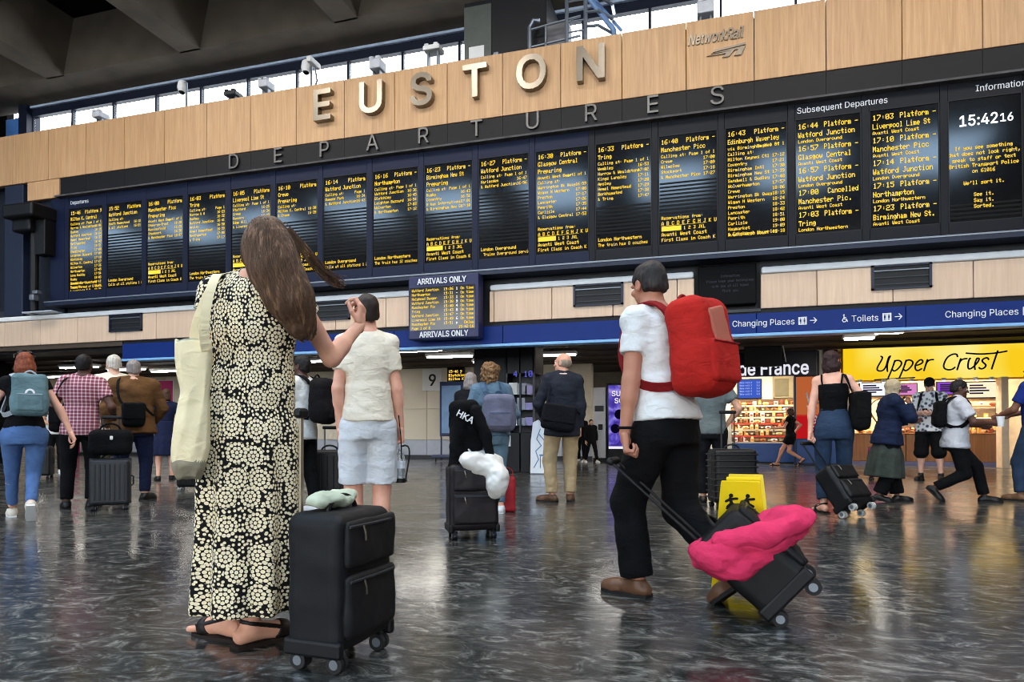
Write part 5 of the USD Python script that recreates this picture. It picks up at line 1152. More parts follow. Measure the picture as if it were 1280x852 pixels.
    def shoes(P, m, sole=None, kind='shoe', laces=True, label=None):
        part = foot_part('sandal' if kind == 'sandal' else kind)
        for i in range(2):
            if kind == 'sandal':
                p = obj('sandal', shifted(part['sole'], P.ff[i]), sole or m, P.t, 25); obj('strap', shifted(part['strap'], P.ff[i]), m, p, True); obj('ankle_strap', shifted(part['ankle_strap'], P.ff[i]), m, p, True)
            else:
                p = obj('shoe', shifted(part['upper'], P.ff[i]), m, P.t, True, label); obj('sole', shifted(part['sole'], P.ff[i]), sole or BLACK, p, 25)
                if laces: obj('laces', shifted(part['lace'], P.ff[i]), WHITE if laces == 'w' else m, p)
    def hair(P, m, style='short', label=None):
        s = P.s; f = Sdf3(0.02); Q = lambda *v: P.hc+P.HR @ (np.array(v, float)*s); D = lambda *v: P.HR @ np.array(v, float)
        E = lambda c, r, k=None, sub=False: f.ell(Q(*c), np.array(r)*s, P.HR, k, sub)
        cuts = [(Q(0, 0.066, 0.055), D(0, 1.0, -0.62))]; amp = 0.006; fr = (30, 30, 30)
        E((0, -0.016, 0.034), (0.080, 0.101, 0.090)); E((0, -0.045, -0.020), (0.074, 0.070, 0.068))
        if style == 'short':
            cuts.append((Q(0, -0.06, -0.052), D(0, 0.15, -1)))
            f.rbox(Q(0, 0.050, -0.062), np.array((0.13, 0.078, 0.062))*s, 0.012*s, P.HR, 0.012, True)
            for sg in (-1, 1): E((sg*0.055, -0.070, -0.080), (0.035, 0.05, 0.038), 0.006, True)
        if style == 'bald':
            f.p = []; E((0, -0.022, 0.004), (0.081, 0.094, 0.070)); cuts = [(Q(0, 0.02, 0), D(0, 1, -0.1)), (Q(0, 0, 0.032), D(0, 0.35, 1)), (Q(0, -0.06, -0.06), D(0, 0.1, -1))]; amp = 0.003
        if style == 'bob':
            E((0, -0.055, -0.055), (0.088, 0.070, 0.080)); E((0.06, -0.01, -0.05), (0.034, 0.055, 0.075)); E((-0.06, -0.01, -0.05), (0.034, 0.055, 0.075)); cuts = [(Q(0, 0.060, 0.055), D(0, 1.0, -0.45)), (Q(0, 0, -0.125), D(0, 0.0, -1))]; amp = 0.010
        if style == 'bun': E((0, -0.105, -0.02), (0.048, 0.045, 0.05)); cuts.append((Q(0, -0.06, -0.085), D(0, 0.15, -1))); amp = 0.008
        if style == 'curly': E((0, -0.03, 0.03), (0.108, 0.118, 0.105)); E((0, -0.055, -0.05), (0.104, 0.085, 0.085)); cuts = [(Q(0, 0.062, 0.06), D(0, 1.0, -0.5)), (Q(0, 0, -0.125), D(0, 0, -1))]; amp = 0.030; fr = (34, 34, 34)
        return obj('hair', f.mesh(0.008*s, cuts, disp=(amp, fr, 4)), m, P.t, True, label)
    def cap(P, m):
        s = P.s; Q = lambda *v: P.hc+P.HR @ (np.array(v, float)*s); D = lambda *v: P.HR @ np.array(v, float)
        f = Sdf3(0.01); f.ell(Q(0, -0.012, 0.042), np.array((0.085, 0.105, 0.094))*s, P.HR)
        c = obj('cap', f.mesh(0.008*s, [(Q(0, 0, 0.045), D(0, 0.12, -1))]), m, P.t, True)
        b = Sdf3(0.01); b.ell(Q(0, 0.115, 0.050), np.array((0.068, 0.075, 0.012))*s, P.HR); obj('peak', b.mesh(0.008*s), m, c, True)
    def world(P, v): return P.Rw @ np.asarray(v, float)+P.root
    def wdir(P, v): return P.Rw @ np.asarray(v, float)

def local_px(P_root, view_deg, px, py, dep):
    """A pixel at a depth, expressed in the frame of a person with this root and heading."""
    w = at_depth(px, py, dep)-P_root; return yawm(view_deg).T @ w

# ------------------------------------------------------------------ bags and cases
def backpack(label, P, m, size=(0.15, 0.10, 0.21), up=0.19, side=0.0, gap=0.0, strapm=None, badge=None, group=None, pocket=True, squash=0.0, panel=None, zfig=True):
    """Worn on the back: the frame is the wearer's torso."""
    H = P.H; hx, hy, hz = size
    c = P.p+P.ax*up*H+P.rt*side-P.fw*(0.066*H*P.b+0.012+hy+gap)
    t = thing('backpack', label, 'backpack', P.root, P.head_deg, group)
    S = Sdf3(0.03); S.rbox(c, (hx, hy, hz), min(hx, hy)*0.75, P.R); S.ell(c-P.ax*hz*0.35-P.fw*hy*0.3, (hx*1.04, hy*1.0, hz*0.62), P.R)
    obj('sack', S.mesh(0.014, disp=(0.012, (9, 9, 9), 2)), m, t, True)
    if pocket:
        S = Sdf3(0.02); S.rbox(c-P.ax*hz*0.38-P.fw*hy*0.95, (hx*0.72, hy*0.30, hz*0.42), hy*0.22, P.R); pk = obj('pocket', S.mesh(0.010, disp=(0.005, (12, 12, 12), 5)), m, t, True)
        obj('zip', tube([c+P.R @ np.array([u*hx*0.66, -hy*1.26, -hz*0.02]) for u in np.linspace(-1, 1, 8)], 0.004, 5), strapm or BLACK, pk)
    if panel is not None:
        S = Sdf3(0.01); S.rbox(c+P.ax*hz*0.30-P.fw*hy*0.98, (hx*0.42, 0.012, hz*0.42), 0.01, P.R @ rotm([0, 1, 0], -14)); obj('panel', S.mesh(0.010), panel, t, True)
    obj('grab_handle', tube([c+P.R @ np.array([u*0.05, hy*0.6, hz+0.035*(1-u*u)]) for u in np.linspace(-1, 1, 8)], 0.009, 6), strapm or m, t)
    for i, sg in enumerate((-1, 1)):
        a = c+P.R @ np.array([sg*hx*0.55, hy*0.9, hz*0.72]); sh = P.p+P.ax*0.322*H+P.rt*sg*0.062*H-P.fw*0.005; fr = P.p+P.ax*0.22*H+P.rt*sg*0.080*H+P.fw*(0.068*H*P.b+0.016)
        sd = P.p+P.ax*0.11*H+P.rt*sg*(0.094*H*P.b+0.022); e = c+P.R @ np.array([sg*hx*0.8, hy*0.8, -hz*0.75])
        pts = smooth_path([a, sh+P.ax*0.022+P.fw*-0.03, sh+P.ax*0.012+P.fw*0.05, fr, sd+P.fw*0.02, e], 26)
        obj('shoulder_strap', ribbon(pts, np.cross(np.gradient(pts, axis=0), pts-(P.p+P.ax*0.15*H)), 0.045, 0.012), strapm or m, t)
    if badge is not None:
        q = c+P.ax*hz*0.05-P.fw*hy*1.08
        b = trimesh.creation.cylinder(0.040, 0.014, sections=20); b.vertices = np.array(b.vertices) @ rotm([1, 0, 0], 90).T @ P.R.T+q; obj('badge', b, badge, t)
        b = trimesh.creation.cylinder(0.022, 0.02, sections=16); b.vertices = np.array(b.vertices) @ rotm([1, 0, 0], 90).T @ P.R.T+q-P.fw*0.002; obj('badge_centre', b, m, t)
        bars = cat([moved(bx(sg*0.075-0.018, sg*0.075+0.018, -0.008, 0.008, -0.012, 0.012), q, P.R) if False else trimesh.Trimesh(np.array(bx(sg*0.075-0.016, sg*0.075+0.016, -0.006, 0.006, -0.014, 0.014).vertices) @ P.R.T+q+P.fw*0.012, bx(0, 1, 0, 1, 0, 1).faces, process=False) for sg in (-1, 1)]); obj('badge_bars', bars, badge, t)
    return t

def suitcase(label, loc, rotz, w, d, h, m, handle=0.0, style='soft', tilt=None, hm=None, wheelm=None, name='suitcase', group=None, trim=None, one_pole=False, rod_x=0.0, ribs=0, wheel_r=0.028, hside=1):
    """w along x, d along y, wheels down; front is -y. tilt = (axis, degrees) about the wheels."""
    hm = hm or GREYM; wheelm = wheelm or BLACK
    t = thing(name, label, 'suitcase', loc, rotz, group)
    TR = np.eye(3) if tilt is None else rotm(tilt[0], tilt[1]); piv = np.zeros(3) if tilt is None else np.asarray(tilt[2], float)
    def o(nm, ms, mm, par=t, sm=False, **k):
        ms = ms.copy(); ms.vertices = (np.array(ms.vertices)-piv) @ TR.T+piv; return obj(nm, ms, mm, par, sm, **k)
    z0 = wheel_r*2.1
    if style == 'soft':
        S = Sdf3(0.015); S.rbox((0, 0, z0+(h-z0)/2), (w/2, d/2, (h-z0)/2), 0.045); o('shell', S.mesh(0.012, disp=(0.006, (7, 7, 7), 3)), m, sm=True)
        for (a, b, dz) in ((0.10, 0.56, 0.020), (0.60, 0.95, 0.016)):
            S = Sdf3(0.02); S.rbox((0.005, -d/2-0.006, z0+(h-z0)*(a+b)/2), (w*0.44, dz, (h-z0)*(b-a)/2), 0.018); pk = o('front_pocket', S.mesh(0.010, disp=(0.008, (9, 9, 9), 7)), m, sm=True)
            zz = z0+(h-z0)*b-0.022; o('zip', tube([(u*w*0.40, -d/2-dz-0.008+0.006*u*u, zz) for u in np.linspace(-1, 1, 8)], 0.0055, 6), trim or DGREY, pk)
            o('zip_puller', cat([tube([(-w*0.22, -d/2-dz-0.016, zz), (-w*0.20, -d/2-dz-0.02, zz-0.03), (-w*0.19, -d/2-dz-0.018, zz-0.055)], 0.005, 6)]), STEEL, pk)
        for sg in (-1, 1): o('side_zip', tube([(sg*(w/2-0.028), -d/2+0.025, z) for z in np.linspace(z0+0.04, h-0.05, 6)], 0.005, 5), trim or DGREY)
        for sg in (-1, 1): o('corner_guard', rbx(sg*w/2-0.03 if sg > 0 else -w/2-0.006, w/2+0.006 if sg > 0 else -w/2+0.03, -d/2-0.004, d/2+0.004, z0-0.012, z0+0.05, 0.012, 6), BLACK)
    else:
        o('shell', rbx(-w/2, w/2, -d/2, d/2, z0, h, 0.045, 12), m, sm=40)
        n = ribs or 6
        for q in range(n):
            if style == 'hribs': zz = z0+0.06+(h-z0-0.12)*q/(n-1); o('rib', rbx(-w/2-0.006, w/2+0.006, -d/2-0.008, d/2+0.006, zz-0.009, zz+0.009, 0.006, 6), m, sm=40)
            else: xx = -w/2+0.06+(w-0.12)*q/(n-1); o('rib', rbx(xx-0.008, xx+0.008, -d/2-0.007, -d/2+0.02, z0+0.06, h-0.06, 0.006, 6), m, sm=40)
        o('seam', rbx(-w/2-0.004, w/2+0.004, -0.008, 0.008, z0+0.01, h+0.004, 0.004, 4), trim or DGREY)
    o('carry_handle', tube(smooth_path([(-0.09, 0.0, h-0.01), (-0.075, 0.0, h+0.022), (0.075, 0.0, h+0.022), (0.09, 0.0, h-0.01)], 14), 0.010, 8), trim or BLACK)
    o('side_handle', tube([(w/2-0.005, 0, z0+(h-z0)*0.40), (w/2+0.022, 0, z0+(h-z0)*0.43), (w/2+0.022, 0, z0+(h-z0)*0.60), (w/2-0.005, 0, z0+(h-z0)*0.63)], 0.009, 6), trim or BLACK)
    if handle:
        yh = d/2-0.035
        for sg in ((0,) if one_pole else (-1, 1)): o('pull_rod', rbx(rod_x+sg*0.075-0.009, rod_x+sg*0.075+0.009, yh-0.006, yh+0.006, h-0.03, h+handle, 0.004, 6), hm)
        o('grip', rbx(rod_x-(0.10 if not one_pole else 0.03), rod_x+(0.10 if not one_pole else 0.03), yh-0.016, yh+0.016, h+handle-0.02, h+handle+0.018, 0.012, 8), BLACK)
    for sx in (-1, 1):
        for sy in (-1, 1):
            c = np.array([sx*(w/2-0.045), sy*(d/2-0.04), wheel_r])
            p = o('wheel', cat([disc(wheel_r, 0.018, 'x', c+[dx, 0, 0], 18) for dx in (-0.013, 0.013)]), wheelm)
            o('hub', disc(wheel_r*0.55, 0.048, 'x', c, 14), GREYM, p); o('fork', cat([rbx(c[0]-0.008, c[0]+0.008, c[1]-0.018, c[1]+0.018, wheel_r*0.8, z0+0.02, 0.006, 6)]), BLACK, p)
    return t

# ------------------------------------------------------------------ the cast, from the left
JEANS = cloth('blue_denim', (76, 104, 150)); JEAND = cloth('dark_denim', (42, 58, 80)); JEANL = cloth('pale_denim', (98, 124, 142)); BLK = cloth('black', (11, 11, 13), var=0.2); CHARC = cloth('charcoal_black', (20, 20, 24)); NAVC = cloth('navy', (26, 32, 58)); WHT = cloth('white', (214, 214, 212), var=0.05); KHK = cloth('khaki', (176, 152, 116)); OFFW = cloth('off_white', (226, 214, 194), var=0.05)
LEATHB = plain('black_leather', (20, 18, 18), 0.4); BRNL = plain('brown_leather', (96, 66, 46), 0.4); SOLE = plain('sole_dark', (28, 24, 22), 0.7)
SKL, SKM, SKD, SKP = (222, 176, 152), (198, 150, 122), (84, 54, 42), (226, 172, 148)

# ginger haired woman with a teal backpack, walking away at the left
p1 = Person('person with ginger hair in black top and blue jeans, striding away at the far left', 30, 650, 1.70, 0, fem=True, feet=[(-0.10, 0.42, 0.0, 4, 0), (0.05, -0.26, 0.03, -2, 42)], hip=(0.0, 0.06, -0.03), lean=(0, 4), hands=[(-0.36, 0.10, 0.83), (0.40, 0.02, 0.82)], skin=SKP, head=(0, -4, 0), poles=[(-1, -0.6, 0), (1, -0.6, 0)])
p1.trousers(JEANS, 1.97, (0.006, 0.006, 0.012), 0.07); p1.top('sleeveless_top', BLK, 0.02, 0.28, 0.012, (0.014, 0.014)); p1.hair(hair_mat('ginger_hair', (124, 62, 38), (150, 78, 46)), 'bob'); p1.shoes(plain('cream_shoe', (206, 196, 180), 0.6), WHITE, 'shoe', 'w')
Q = lambda *v: p1.hc+p1.HR @ np.array(v)*p1.s
g_ = obj('sunglasses', cat([ball(Q(sg*0.036, 0.040, 0.128), (0.032, 0.012, 0.022), p1.HR) for sg in (-1, 1)]), BLACKG, p1.t, True)
obj('temple_arm', cat([tube([Q(sg*0.068, 0.04, 0.122), Q(sg*0.092, -0.02, 0.095), Q(sg*0.09, -0.05, 0.05)], 0.004, 5) for sg in (-1, 1)]), BLACKG, g_)
p1.finish()
backpack('teal grey backpack with a white badge on the ginger haired walker', p1, cloth('teal_pack', (92, 116, 122)), (0.15, 0.075, 0.205), 0.205, 0.04, strapm=plain('pale_strap', (152, 160, 168), 0.7), badge=WHITE)

# plaid shirt
PLAID = usdkit.material(stage, '/World/Looks/plaid_shirt', {'t': ('texture_coordinate', {}), 's': ('separate_xyz', {}), 'mx': ('math', {'math_type': 'multiply', 'value2': 26.0}), 'fx': ('math', {'math_type': 'fraction'}), 'gx': ('math', {'math_type': 'greater_than', 'value2': 0.68}), 'mz': ('math', {'math_type': 'multiply', 'value2': 26.0}), 'fz': ('math', {'math_type': 'fraction'}), 'gz': ('math', {'math_type': 'greater_than', 'value2': 0.68}),
  'ad': ('math', {'math_type': 'add'}), 'dv': ('math', {'math_type': 'multiply', 'value2': 0.5}), 'r': ('rgb_ramp', {'ramp': [(0.0, lin((128, 62, 76))), (0.5, lin((182, 140, 148))), (1.0, lin((222, 206, 208)))]}), 'p': ('principled_bsdf', {'roughness': 0.9, 'specular_ior_level': 0.2})},
  [('t.object', 's.vector'), ('s.x', 'mx.value1'), ('mx.value', 'fx.value1'), ('fx.value', 'gx.value1'), ('s.z', 'mz.value1'), ('mz.value', 'fz.value1'), ('fz.value', 'gz.value1'), ('gx.value', 'ad.value1'), ('gz.value', 'ad.value2'), ('ad.value', 'dv.value1'), ('dv.value', 'r.fac'), ('r.color', 'p.base_color')], surface='p.BSDF')
p2 = Person('person in red and white checked shirt and black trousers beside a grey suitcase', 101, 635, 1.76, -12, feet=[(-0.14, 0.0, 0, 20, 0), (0.10, 0.02, 0, -14, 0)], lean=(3, -1), hip=(-0.01, 0, 0), hands=[(-0.24, 0.12, 0.94), (0.30, 0.16, 1.06)], skin=SKD, hpose=('relaxed', 'grip'), poles=[None, (0.35, -1, -0.3)], head=(-12, 8, 0))
p2.trousers(BLK, 1.95, (0.014, 0.018, 0.026)); p2.top('checked_shirt', PLAID, -0.05, 0.62, 0.018, (0.020, 0.026), hemw=0.004); p2.hair(hair_mat('black_hair', (22, 18, 18)), 'short'); p2.shoes(LEATHB); p2.finish()
def shoulder_bag(label, P, m, c, half, strap_from, strap_mid, rot=0, name='shoulder_bag', strapm=None, amp=0.008, flap=True, strap_w=0.03, R=None):
    """C, straps in the wearer's frame."""
    t = thing(name, label, 'bag', P.root, P.head_deg); c = np.asarray(c, float); R = (yawm(rot) if R is None else R)
    S = Sdf3(0.02); S.rbox(c, half, min(half)*0.7, R); S.ell(c-np.array([0, 0, half[2]*0.3]), np.array(half)*[1.02, 1.05, 0.75], R); obj('bag_body', S.mesh(0.012, disp=(amp, (9, 9, 9), 1)), m, t, True)
    if flap:
        S = Sdf3(0.01); S.rbox(c+R @ np.array([0, -half[1]*0.98, half[2]*0.25]), (half[0]*0.92, 0.014, half[2]*0.68), 0.012, R); obj('flap', S.mesh(0.010, disp=(0.004, (9, 9, 9), 1)), m, t, True)
    a = c+R @ np.array([-half[0]*0.8, 0, half[2]*0.8]); b = c+R @ np.array([half[0]*0.8, 0, half[2]*0.8])
    pts = smooth_path([a, *[np.asarray(q, float) for q in strap_from], b], 26); ctr = P.p+P.ax*0.12*P.H
    obj('strap', ribbon(pts, np.cross(np.gradient(pts, axis=0), pts-ctr), strap_w, 0.008), strapm or m, t)
    return t
H = p2.H
shoulder_bag('black shoulder bag hanging at the left hip of the checked shirt', p2, BLK, (-0.25, 0.06, 1.02), (0.06, 0.13, 0.15), [p2.sh[0]+[0.03, -0.03, 0.045], p2.sh[0]+[0.03, 0.06, 0.04]], None)
c2 = floor_at(138, 637)
suitcase('dark grey ribbed hard suitcase standing beside the checked shirt', (c2[0], c2[1], 0), p2.view-6, 0.40, 0.24, 0.57, plain('grey_shell', (38, 39, 43), 0.4), 0.46, 'ribbed', ribs=7, hm=DGREY)
hb2 = thing('holdall', 'soft black holdall resting on the grey ribbed suitcase', 'bag', (c2[0], c2[1], 0.60), p2.view-6)
S = Sdf3(0.03); S.rbox((0, -0.02, 0.15), (0.215, 0.10, 0.145), 0.08); obj('bag_body', S.mesh(0.014, disp=(0.012, (8, 8, 8), 6)), BLK, hb2, True)
obj('tag', rbx(0.0, 0.03, -0.145, -0.125, 0.18, 0.22, 0.006, 6), WHITE, hb2); obj('handle', tube(smooth_path([(-0.1, -0.05, 0.27), (-0.06, -0.06, 0.34), (0.06, -0.06, 0.34), (0.1, -0.05, 0.27)], 14), 0.010, 6), BLK, hb2)

p3 = Person('person with white hair in cream shirt behind the checked shirt and the brown jacket', 142, 0, 1.90, 8, depth=9.0, skin=SKL, head=(6, 4, 0))
p3.trousers(cloth('stone', (120, 112, 100)), 1.95, (0.014, 0.016, 0.022)); p3.top('cream_shirt', cloth('cream', (216, 208, 190), var=0.06), -0.06, 1.9, 0.02, (0.016, 0.012)); p3.hair(hair_mat('white_hair', (196, 188, 176)), 'short'); p3.shoes(LEATHB); p3.finish()

p4 = Person('person with grey hair in brown jacket and navy trousers left of the tote bag', 167, 625, 1.80, 6, feet=[(-0.17, 0.10, 0, 16, 0), (0.13, 0.0, 0, -40, 0)], lean=(0, 2), hands=[(-0.30, 0.06, 0.90), (0.24, 0.22, 0.98)], skin=SKL, head=(-10, 6, 0), build=1.20, poles=[(-1, -0.7, 0), (1, -0.8, 0)])
p4.trousers(NAVC, 1.95, (0.014, 0.018, 0.026)); p4.top('jacket', cloth('brown_jacket', (98, 68, 40), var=0.2), -0.055, 1.92, 0.030, (0.022, 0.018), belly=0.05, hemw=0.012, amp=0.012); p4.hair(hair_mat('grey_hair', (140, 130, 126)), 'short'); p4.shoes(LEATHB)
S = Sdf3(0.02); [S.cone(p4.p+p4.ax*0.315*p4.H+p4.R @ (np.array([math.cos(a)*.045, math.sin(a)*.045, 0.0])*p4.H), p4.p+p4.ax*0.318*p4.H+p4.R @ (np.array([math.cos(a+.6)*.045, math.sin(a+.6)*.045, 0.0])*p4.H), 0.018, 0.018) for a in np.arange(0, 6.2, 0.6)]
obj('collar', S.mesh(0.012), cloth('brown_jacket', (98, 68, 40)), p4.t, True); p4.finish()
shoulder_bag('small dark backpack slung low across the brown jacket', p4, BLK, (-0.03, -0.245, 1.08), (0.13, 0.07, 0.15), [(-0.19, -0.17, 1.32), (-0.16, -0.02, 1.545), (-0.02, 0.16, 1.38), (0.20, 0.12, 1.16), (0.21, -0.1, 1.08)], None, name='sling_bag', amp=0.012)

p5 = Person('person in navy dress with bare legs behind the brown jacket', 207, 600, 1.66, 0, fem=True, skin=SKP, feet=[(-0.12, 0, 0, 10, 0), (0.10, 0.05, 0, -10, 0)], hands=[(-0.2, 0.2, 1.1), (0.2, 0.2, 1.1)], res=0.02)
p5.skirt(NAVC, 0.64, 0.27, 0.24, 'dress_skirt'); p5.top('dress_bodice', NAVC, 0.06, 0.5); p5.hair(hair_mat('brown_hair', (70, 48, 34)), 'bob'); p5.shoes(LEATHB, laces=False); p5.finish()

p6 = Person('person in white shirt and black trousers far behind the ginger haired walker', 69, 592, 1.70, 180, skin=SKM, res=0.02, hands=[(-0.12, 0.28, 1.05), (0.12, 0.28, 1.05)])
p6.trousers(BLK, 1.95, (0.016, 0.02, 0.026)); p6.top('shirt', WHT, -0.04, 0.6, 0.02, (0.02, 0.02)); p6.hair(hair_mat('black_hair', (22, 18, 18)), 'short'); p6.shoes(plain('white_trainer', (220, 220, 220), 0.6), WHITE, 'shoe', 'w'); p6.finish()
c6 = floor_at(50, 598)
suitcase('black suitcase standing far behind the blue jeans at the left', (c6[0], c6[1], 0), 30, 0.42, 0.26, 0.60, plain('black_case_far', (13, 13, 15), 0.5), 0, 'ribbed', ribs=4)
c6 = floor_at(239, 613)
suitcase('small black suitcase half hidden behind the tote bag and dress', (c6[0], c6[1], 0), 25, 0.36, 0.24, 0.48, plain('black_case_far', (13, 13, 15), 0.5), 0, 'ribbed', ribs=4, wheelm=plain('pale_wheel', (180, 180, 176), 0.5))

# ------------------------------------------------------------------ the woman in the patterned dress
Hw = 1.745
W = Person('person with long brown hair in maxi dress covered in cream dot flowers', 300, 806, Hw, 0, fem=True, res=0.010, lean=(2.2, -2), twist=-14, hip=(0.035, 0.0, 0.0), skin=(214, 160, 134),
    feet=[(-0.045, 0.10, 0.012, 42, 0), (0.045, -0.02, 0.012, -62, 0)], hands=[(-0.13, 0.14, 0.90), (0.505, 0.19, 1.345)], poles=[(-0.3, -0.6, -0.3), (0.25, 0.1, -1)], head=(-14, 12, 4), hd=(0.045, 0.0, -0.008), hpose=('relaxed', 'pinch'), hdir=(None, (0.14, 0.10, 1.0)), palm=(None, (-0.9, 0.45, 0.1)))
W.bare_feet(); W.finish()
# dress: one smooth skin from shoulders to hem, with deep soft pleats in the skirt
PD = 0.0170
DOT = usdkit.material(stage, '/World/Looks/dot_flower_cloth', {
  'uv': ('uvmap', {'attribute': 'st'}), 'v': ('voronoi_texture', {'dimensions': '2D', 'scale': 10.6, 'randomness': 0.5}), 'vf': ('voronoi_texture', {'dimensions': '2D', 'scale': 62.0, 'randomness': 0.8}),
  'loc': ('vector_math', {'math_type': 'subtract'}), 'len': ('vector_math', {'math_type': 'length'}), 'sep': ('separate_xyz', {}),
  'dr': ('math', {'math_type': 'divide', 'value2': PD}), 'k': ('math', {'math_type': 'round'}), 'kr': ('math', {'math_type': 'multiply', 'value2': PD}), 'rd': ('math', {'math_type': 'subtract'}),
  'n': ('math', {'math_type': 'multiply', 'value2': 7.0}), 'at': ('math', {'math_type': 'arctan2'}), 'tn': ('math', {'math_type': 'multiply'}), 't2': ('math', {'math_type': 'divide', 'value2': 6.2831853}), 'fr': ('math', {'math_type': 'fraction'}), 'f1': ('math', {'math_type': 'add', 'value2': 1.0}), 'ff': ('math', {'math_type': 'fraction'}), 'f2': ('math', {'math_type': 'subtract', 'value2': 0.5}),
  'arc': ('math', {'math_type': 'multiply', 'value2': 0.8975979*PD}), 'k1': ('math', {'math_type': 'minimum', 'value2': 1.0}), 'arc2': ('math', {'math_type': 'multiply'}),
  'a2': ('math', {'math_type': 'multiply'}), 'r2': ('math', {'math_type': 'multiply'}), 'sum': ('math', {'math_type': 'add'}), 'sq': ('math', {'math_type': 'sqrt'}),
  'mr': ('map_range', {'range_type': 'smoothstep', 'from_min': PD*0.39, 'from_max': PD*0.44, 'to_min': 1.0, 'to_max': 0.0}),
  'out': ('math', {'math_type': 'greater_than', 'value2': 2.5}), 'mf': ('map_range', {'range_type': 'smoothstep', 'from_min': 0.31, 'from_max': 0.36, 'to_min': 1.0, 'to_max': 0.0}), 'pick': ('mix_float', {}),
  'mx': ('mix_color', {'blend_type': 'mix', 'a': lin((20, 18, 18)), 'b': lin((232, 218, 184))}), 'p': ('principled_bsdf', {'roughness': 0.85, 'specular_ior_level': 0.15})},
  [('uv.UV', 'v.vector'), ('uv.UV', 'vf.vector'), ('uv.UV', 'loc.vector1'), ('v.position', 'loc.vector2'), ('loc.vector', 'len.vector1'), ('loc.vector', 'sep.vector'),
   ('len.value', 'dr.value1'), ('dr.value', 'k.value1'), ('k.value', 'kr.value1'), ('len.value', 'rd.value1'), ('kr.value', 'rd.value2'), ('k.value', 'n.value1'), ('sep.x', 'at.value1'), ('sep.y', 'at.value2'), ('at.value', 'tn.value1'), ('n.value', 'tn.value2'), ('tn.value', 't2.value1'), ('t2.value', 'fr.value1'), ('fr.value', 'f1.value1'), ('f1.value', 'ff.value1'), ('ff.value', 'f2.value1'),
   ('f2.value', 'arc.value1'), ('k.value', 'k1.value1'), ('arc.value', 'arc2.value1'), ('k1.value', 'arc2.value2'), ('arc2.value', 'a2.value1'), ('arc2.value', 'a2.value2'), ('rd.value', 'r2.value1'), ('rd.value', 'r2.value2'), ('a2.value', 'sum.value1'), ('r2.value', 'sum.value2'), ('sum.value', 'sq.value1'), ('sq.value', 'mr.value'),
   ('k.value', 'out.value1'), ('vf.distance', 'mf.value'), ('out.value', 'pick.fac'), ('mr.result', 'pick.a'), ('mf.result', 'pick.b'), ('pick.result', 'mx.fac'), ('mx.result', 'p.base_color')], surface='p.BSDF')
S = Sdf3(0.03); H = Hw
S.loft(W.p, W.R, np.array([0.05, 0.08, 0.10, 0.15, 0.20, 0.25, 0.285, 0.312])*H, np.array([.080, .086, .086, .088, .094, .096, .090, .058])*H+0.006, np.array([.058, .062, .063, .064, .070, .066, .058, .044])*H+0.006, np.array([-.002, 0, .004, .002, -.002, -.002, -.004, -.004])*H)
for sg in (-1, 1): S.ell(W.p+W.R @ np.array([sg*.042*H, .050*H, .205*H]), np.array([.044, .040, .046])*H, k=0.03)
W.shoulders(S, 0.008)
for i in range(2): W.arm(S, i, 0.30, 0.010, 0.020)
zb = -(W.p[2]-0.145)
S.loft(W.p+np.array([0.0, 0, 0]), np.eye(3), np.array([zb, zb*0.75, zb*0.5, zb*0.25, -0.03*H, 0.04*H, 0.10*H]), np.array([.202, .196, .192, .194, .190, .168, .145]), np.array([.184, .174, .164, .152, .142, .124, .106]), np.array([0.0, 0, 0, -0.008, -0.010, -0.004, .002]), 0.05, (np.array([.085, .075, .058, .036, .016, 0.006, 0.0]), 7, 1.1))
dm = S.mesh(0.010, disp=(0.006, (5, 5, 7), 8))
v = np.array(dm.vertices); fcs = np.array(dm.faces); q = v-W.p
th = np.arctan2(q[:, 0], -q[:, 1]+0.02*0); u = th*0.175; uv = np.c_[u, v[:, 2]*1.0]
span = u[fcs].max(1)-u[fcs].min(1) > 0.55; bad = fcs[span]; extra, remap = [], {}
nv = list(v); nuv = list(uv)
for r_ in range(len(bad)):
    for c_ in range(3):
        i0 = bad[r_, c_]
        if u[i0] < 0:
            if i0 not in remap: remap[i0] = len(nv); nv.append(v[i0]); nuv.append(uv[i0]+[2*math.pi*0.175, 0])
            bad[r_, c_] = remap[i0]
fcs[span] = bad
obj('dress', trimesh.Trimesh(np.array(nv), fcs, process=False), DOT, W.t, True, uv=np.array(nuv))
SANDB = plain('sandal_brown', (24, 17, 15), 0.5)
W.shoes(SANDB, plain('sandal_sole', (34, 24, 20), 0.7), 'sandal')
# hair: a shaped mass falling over the back and right shoulder, with strands over it
s = W.s; Qh = lambda *v: W.hc+W.HR @ (np.array(v, float)*s)
f = Sdf3(0.035); f.ell(Qh(0, -0.018, 0.036), np.array((0.086, 0.104, 0.092))*s, W.HR); f.ell(Qh(0, -0.06, -0.03), np.array((0.085, 0.072, 0.09))*s, W.HR)
bk = -np.array([0, 1.0, 0]); c0 = W.hc
path = [c0+[0.0, -0.075, -0.02], c0+[0.018, -0.110, -0.12], c0+[0.065, -0.130, -0.23], c0+[0.110, -0.125, -0.33], c0+[0.150, -0.110, -0.42]]
rad = [0.088, 0.090, 0.086, 0.052, 0.008]
for a_, b_, ra, rb in zip(path[:-1], path[1:], rad[:-1], rad[1:]): f.cone(a_, b_, ra, rb)
for off, sc in (((0.05, 0.03, 0), 0.62), ((-0.045, 0.02, 0.01), 0.6)):
    for kk_, (a_, b_, ra, rb) in enumerate(zip(path[:-1], path[1:], rad[:-1], rad[1:])): f.cone(np.array(a_)+np.array(off)*(1-0.22*kk_), np.array(b_)+np.array(off)*(0.78-0.22*kk_), ra*sc, max(rb*sc*(1.0 if kk_ < 2 else 0.6), 0.006))
HM = hair_mat('long_brown_hair', (78, 56, 42), (112, 84, 64))
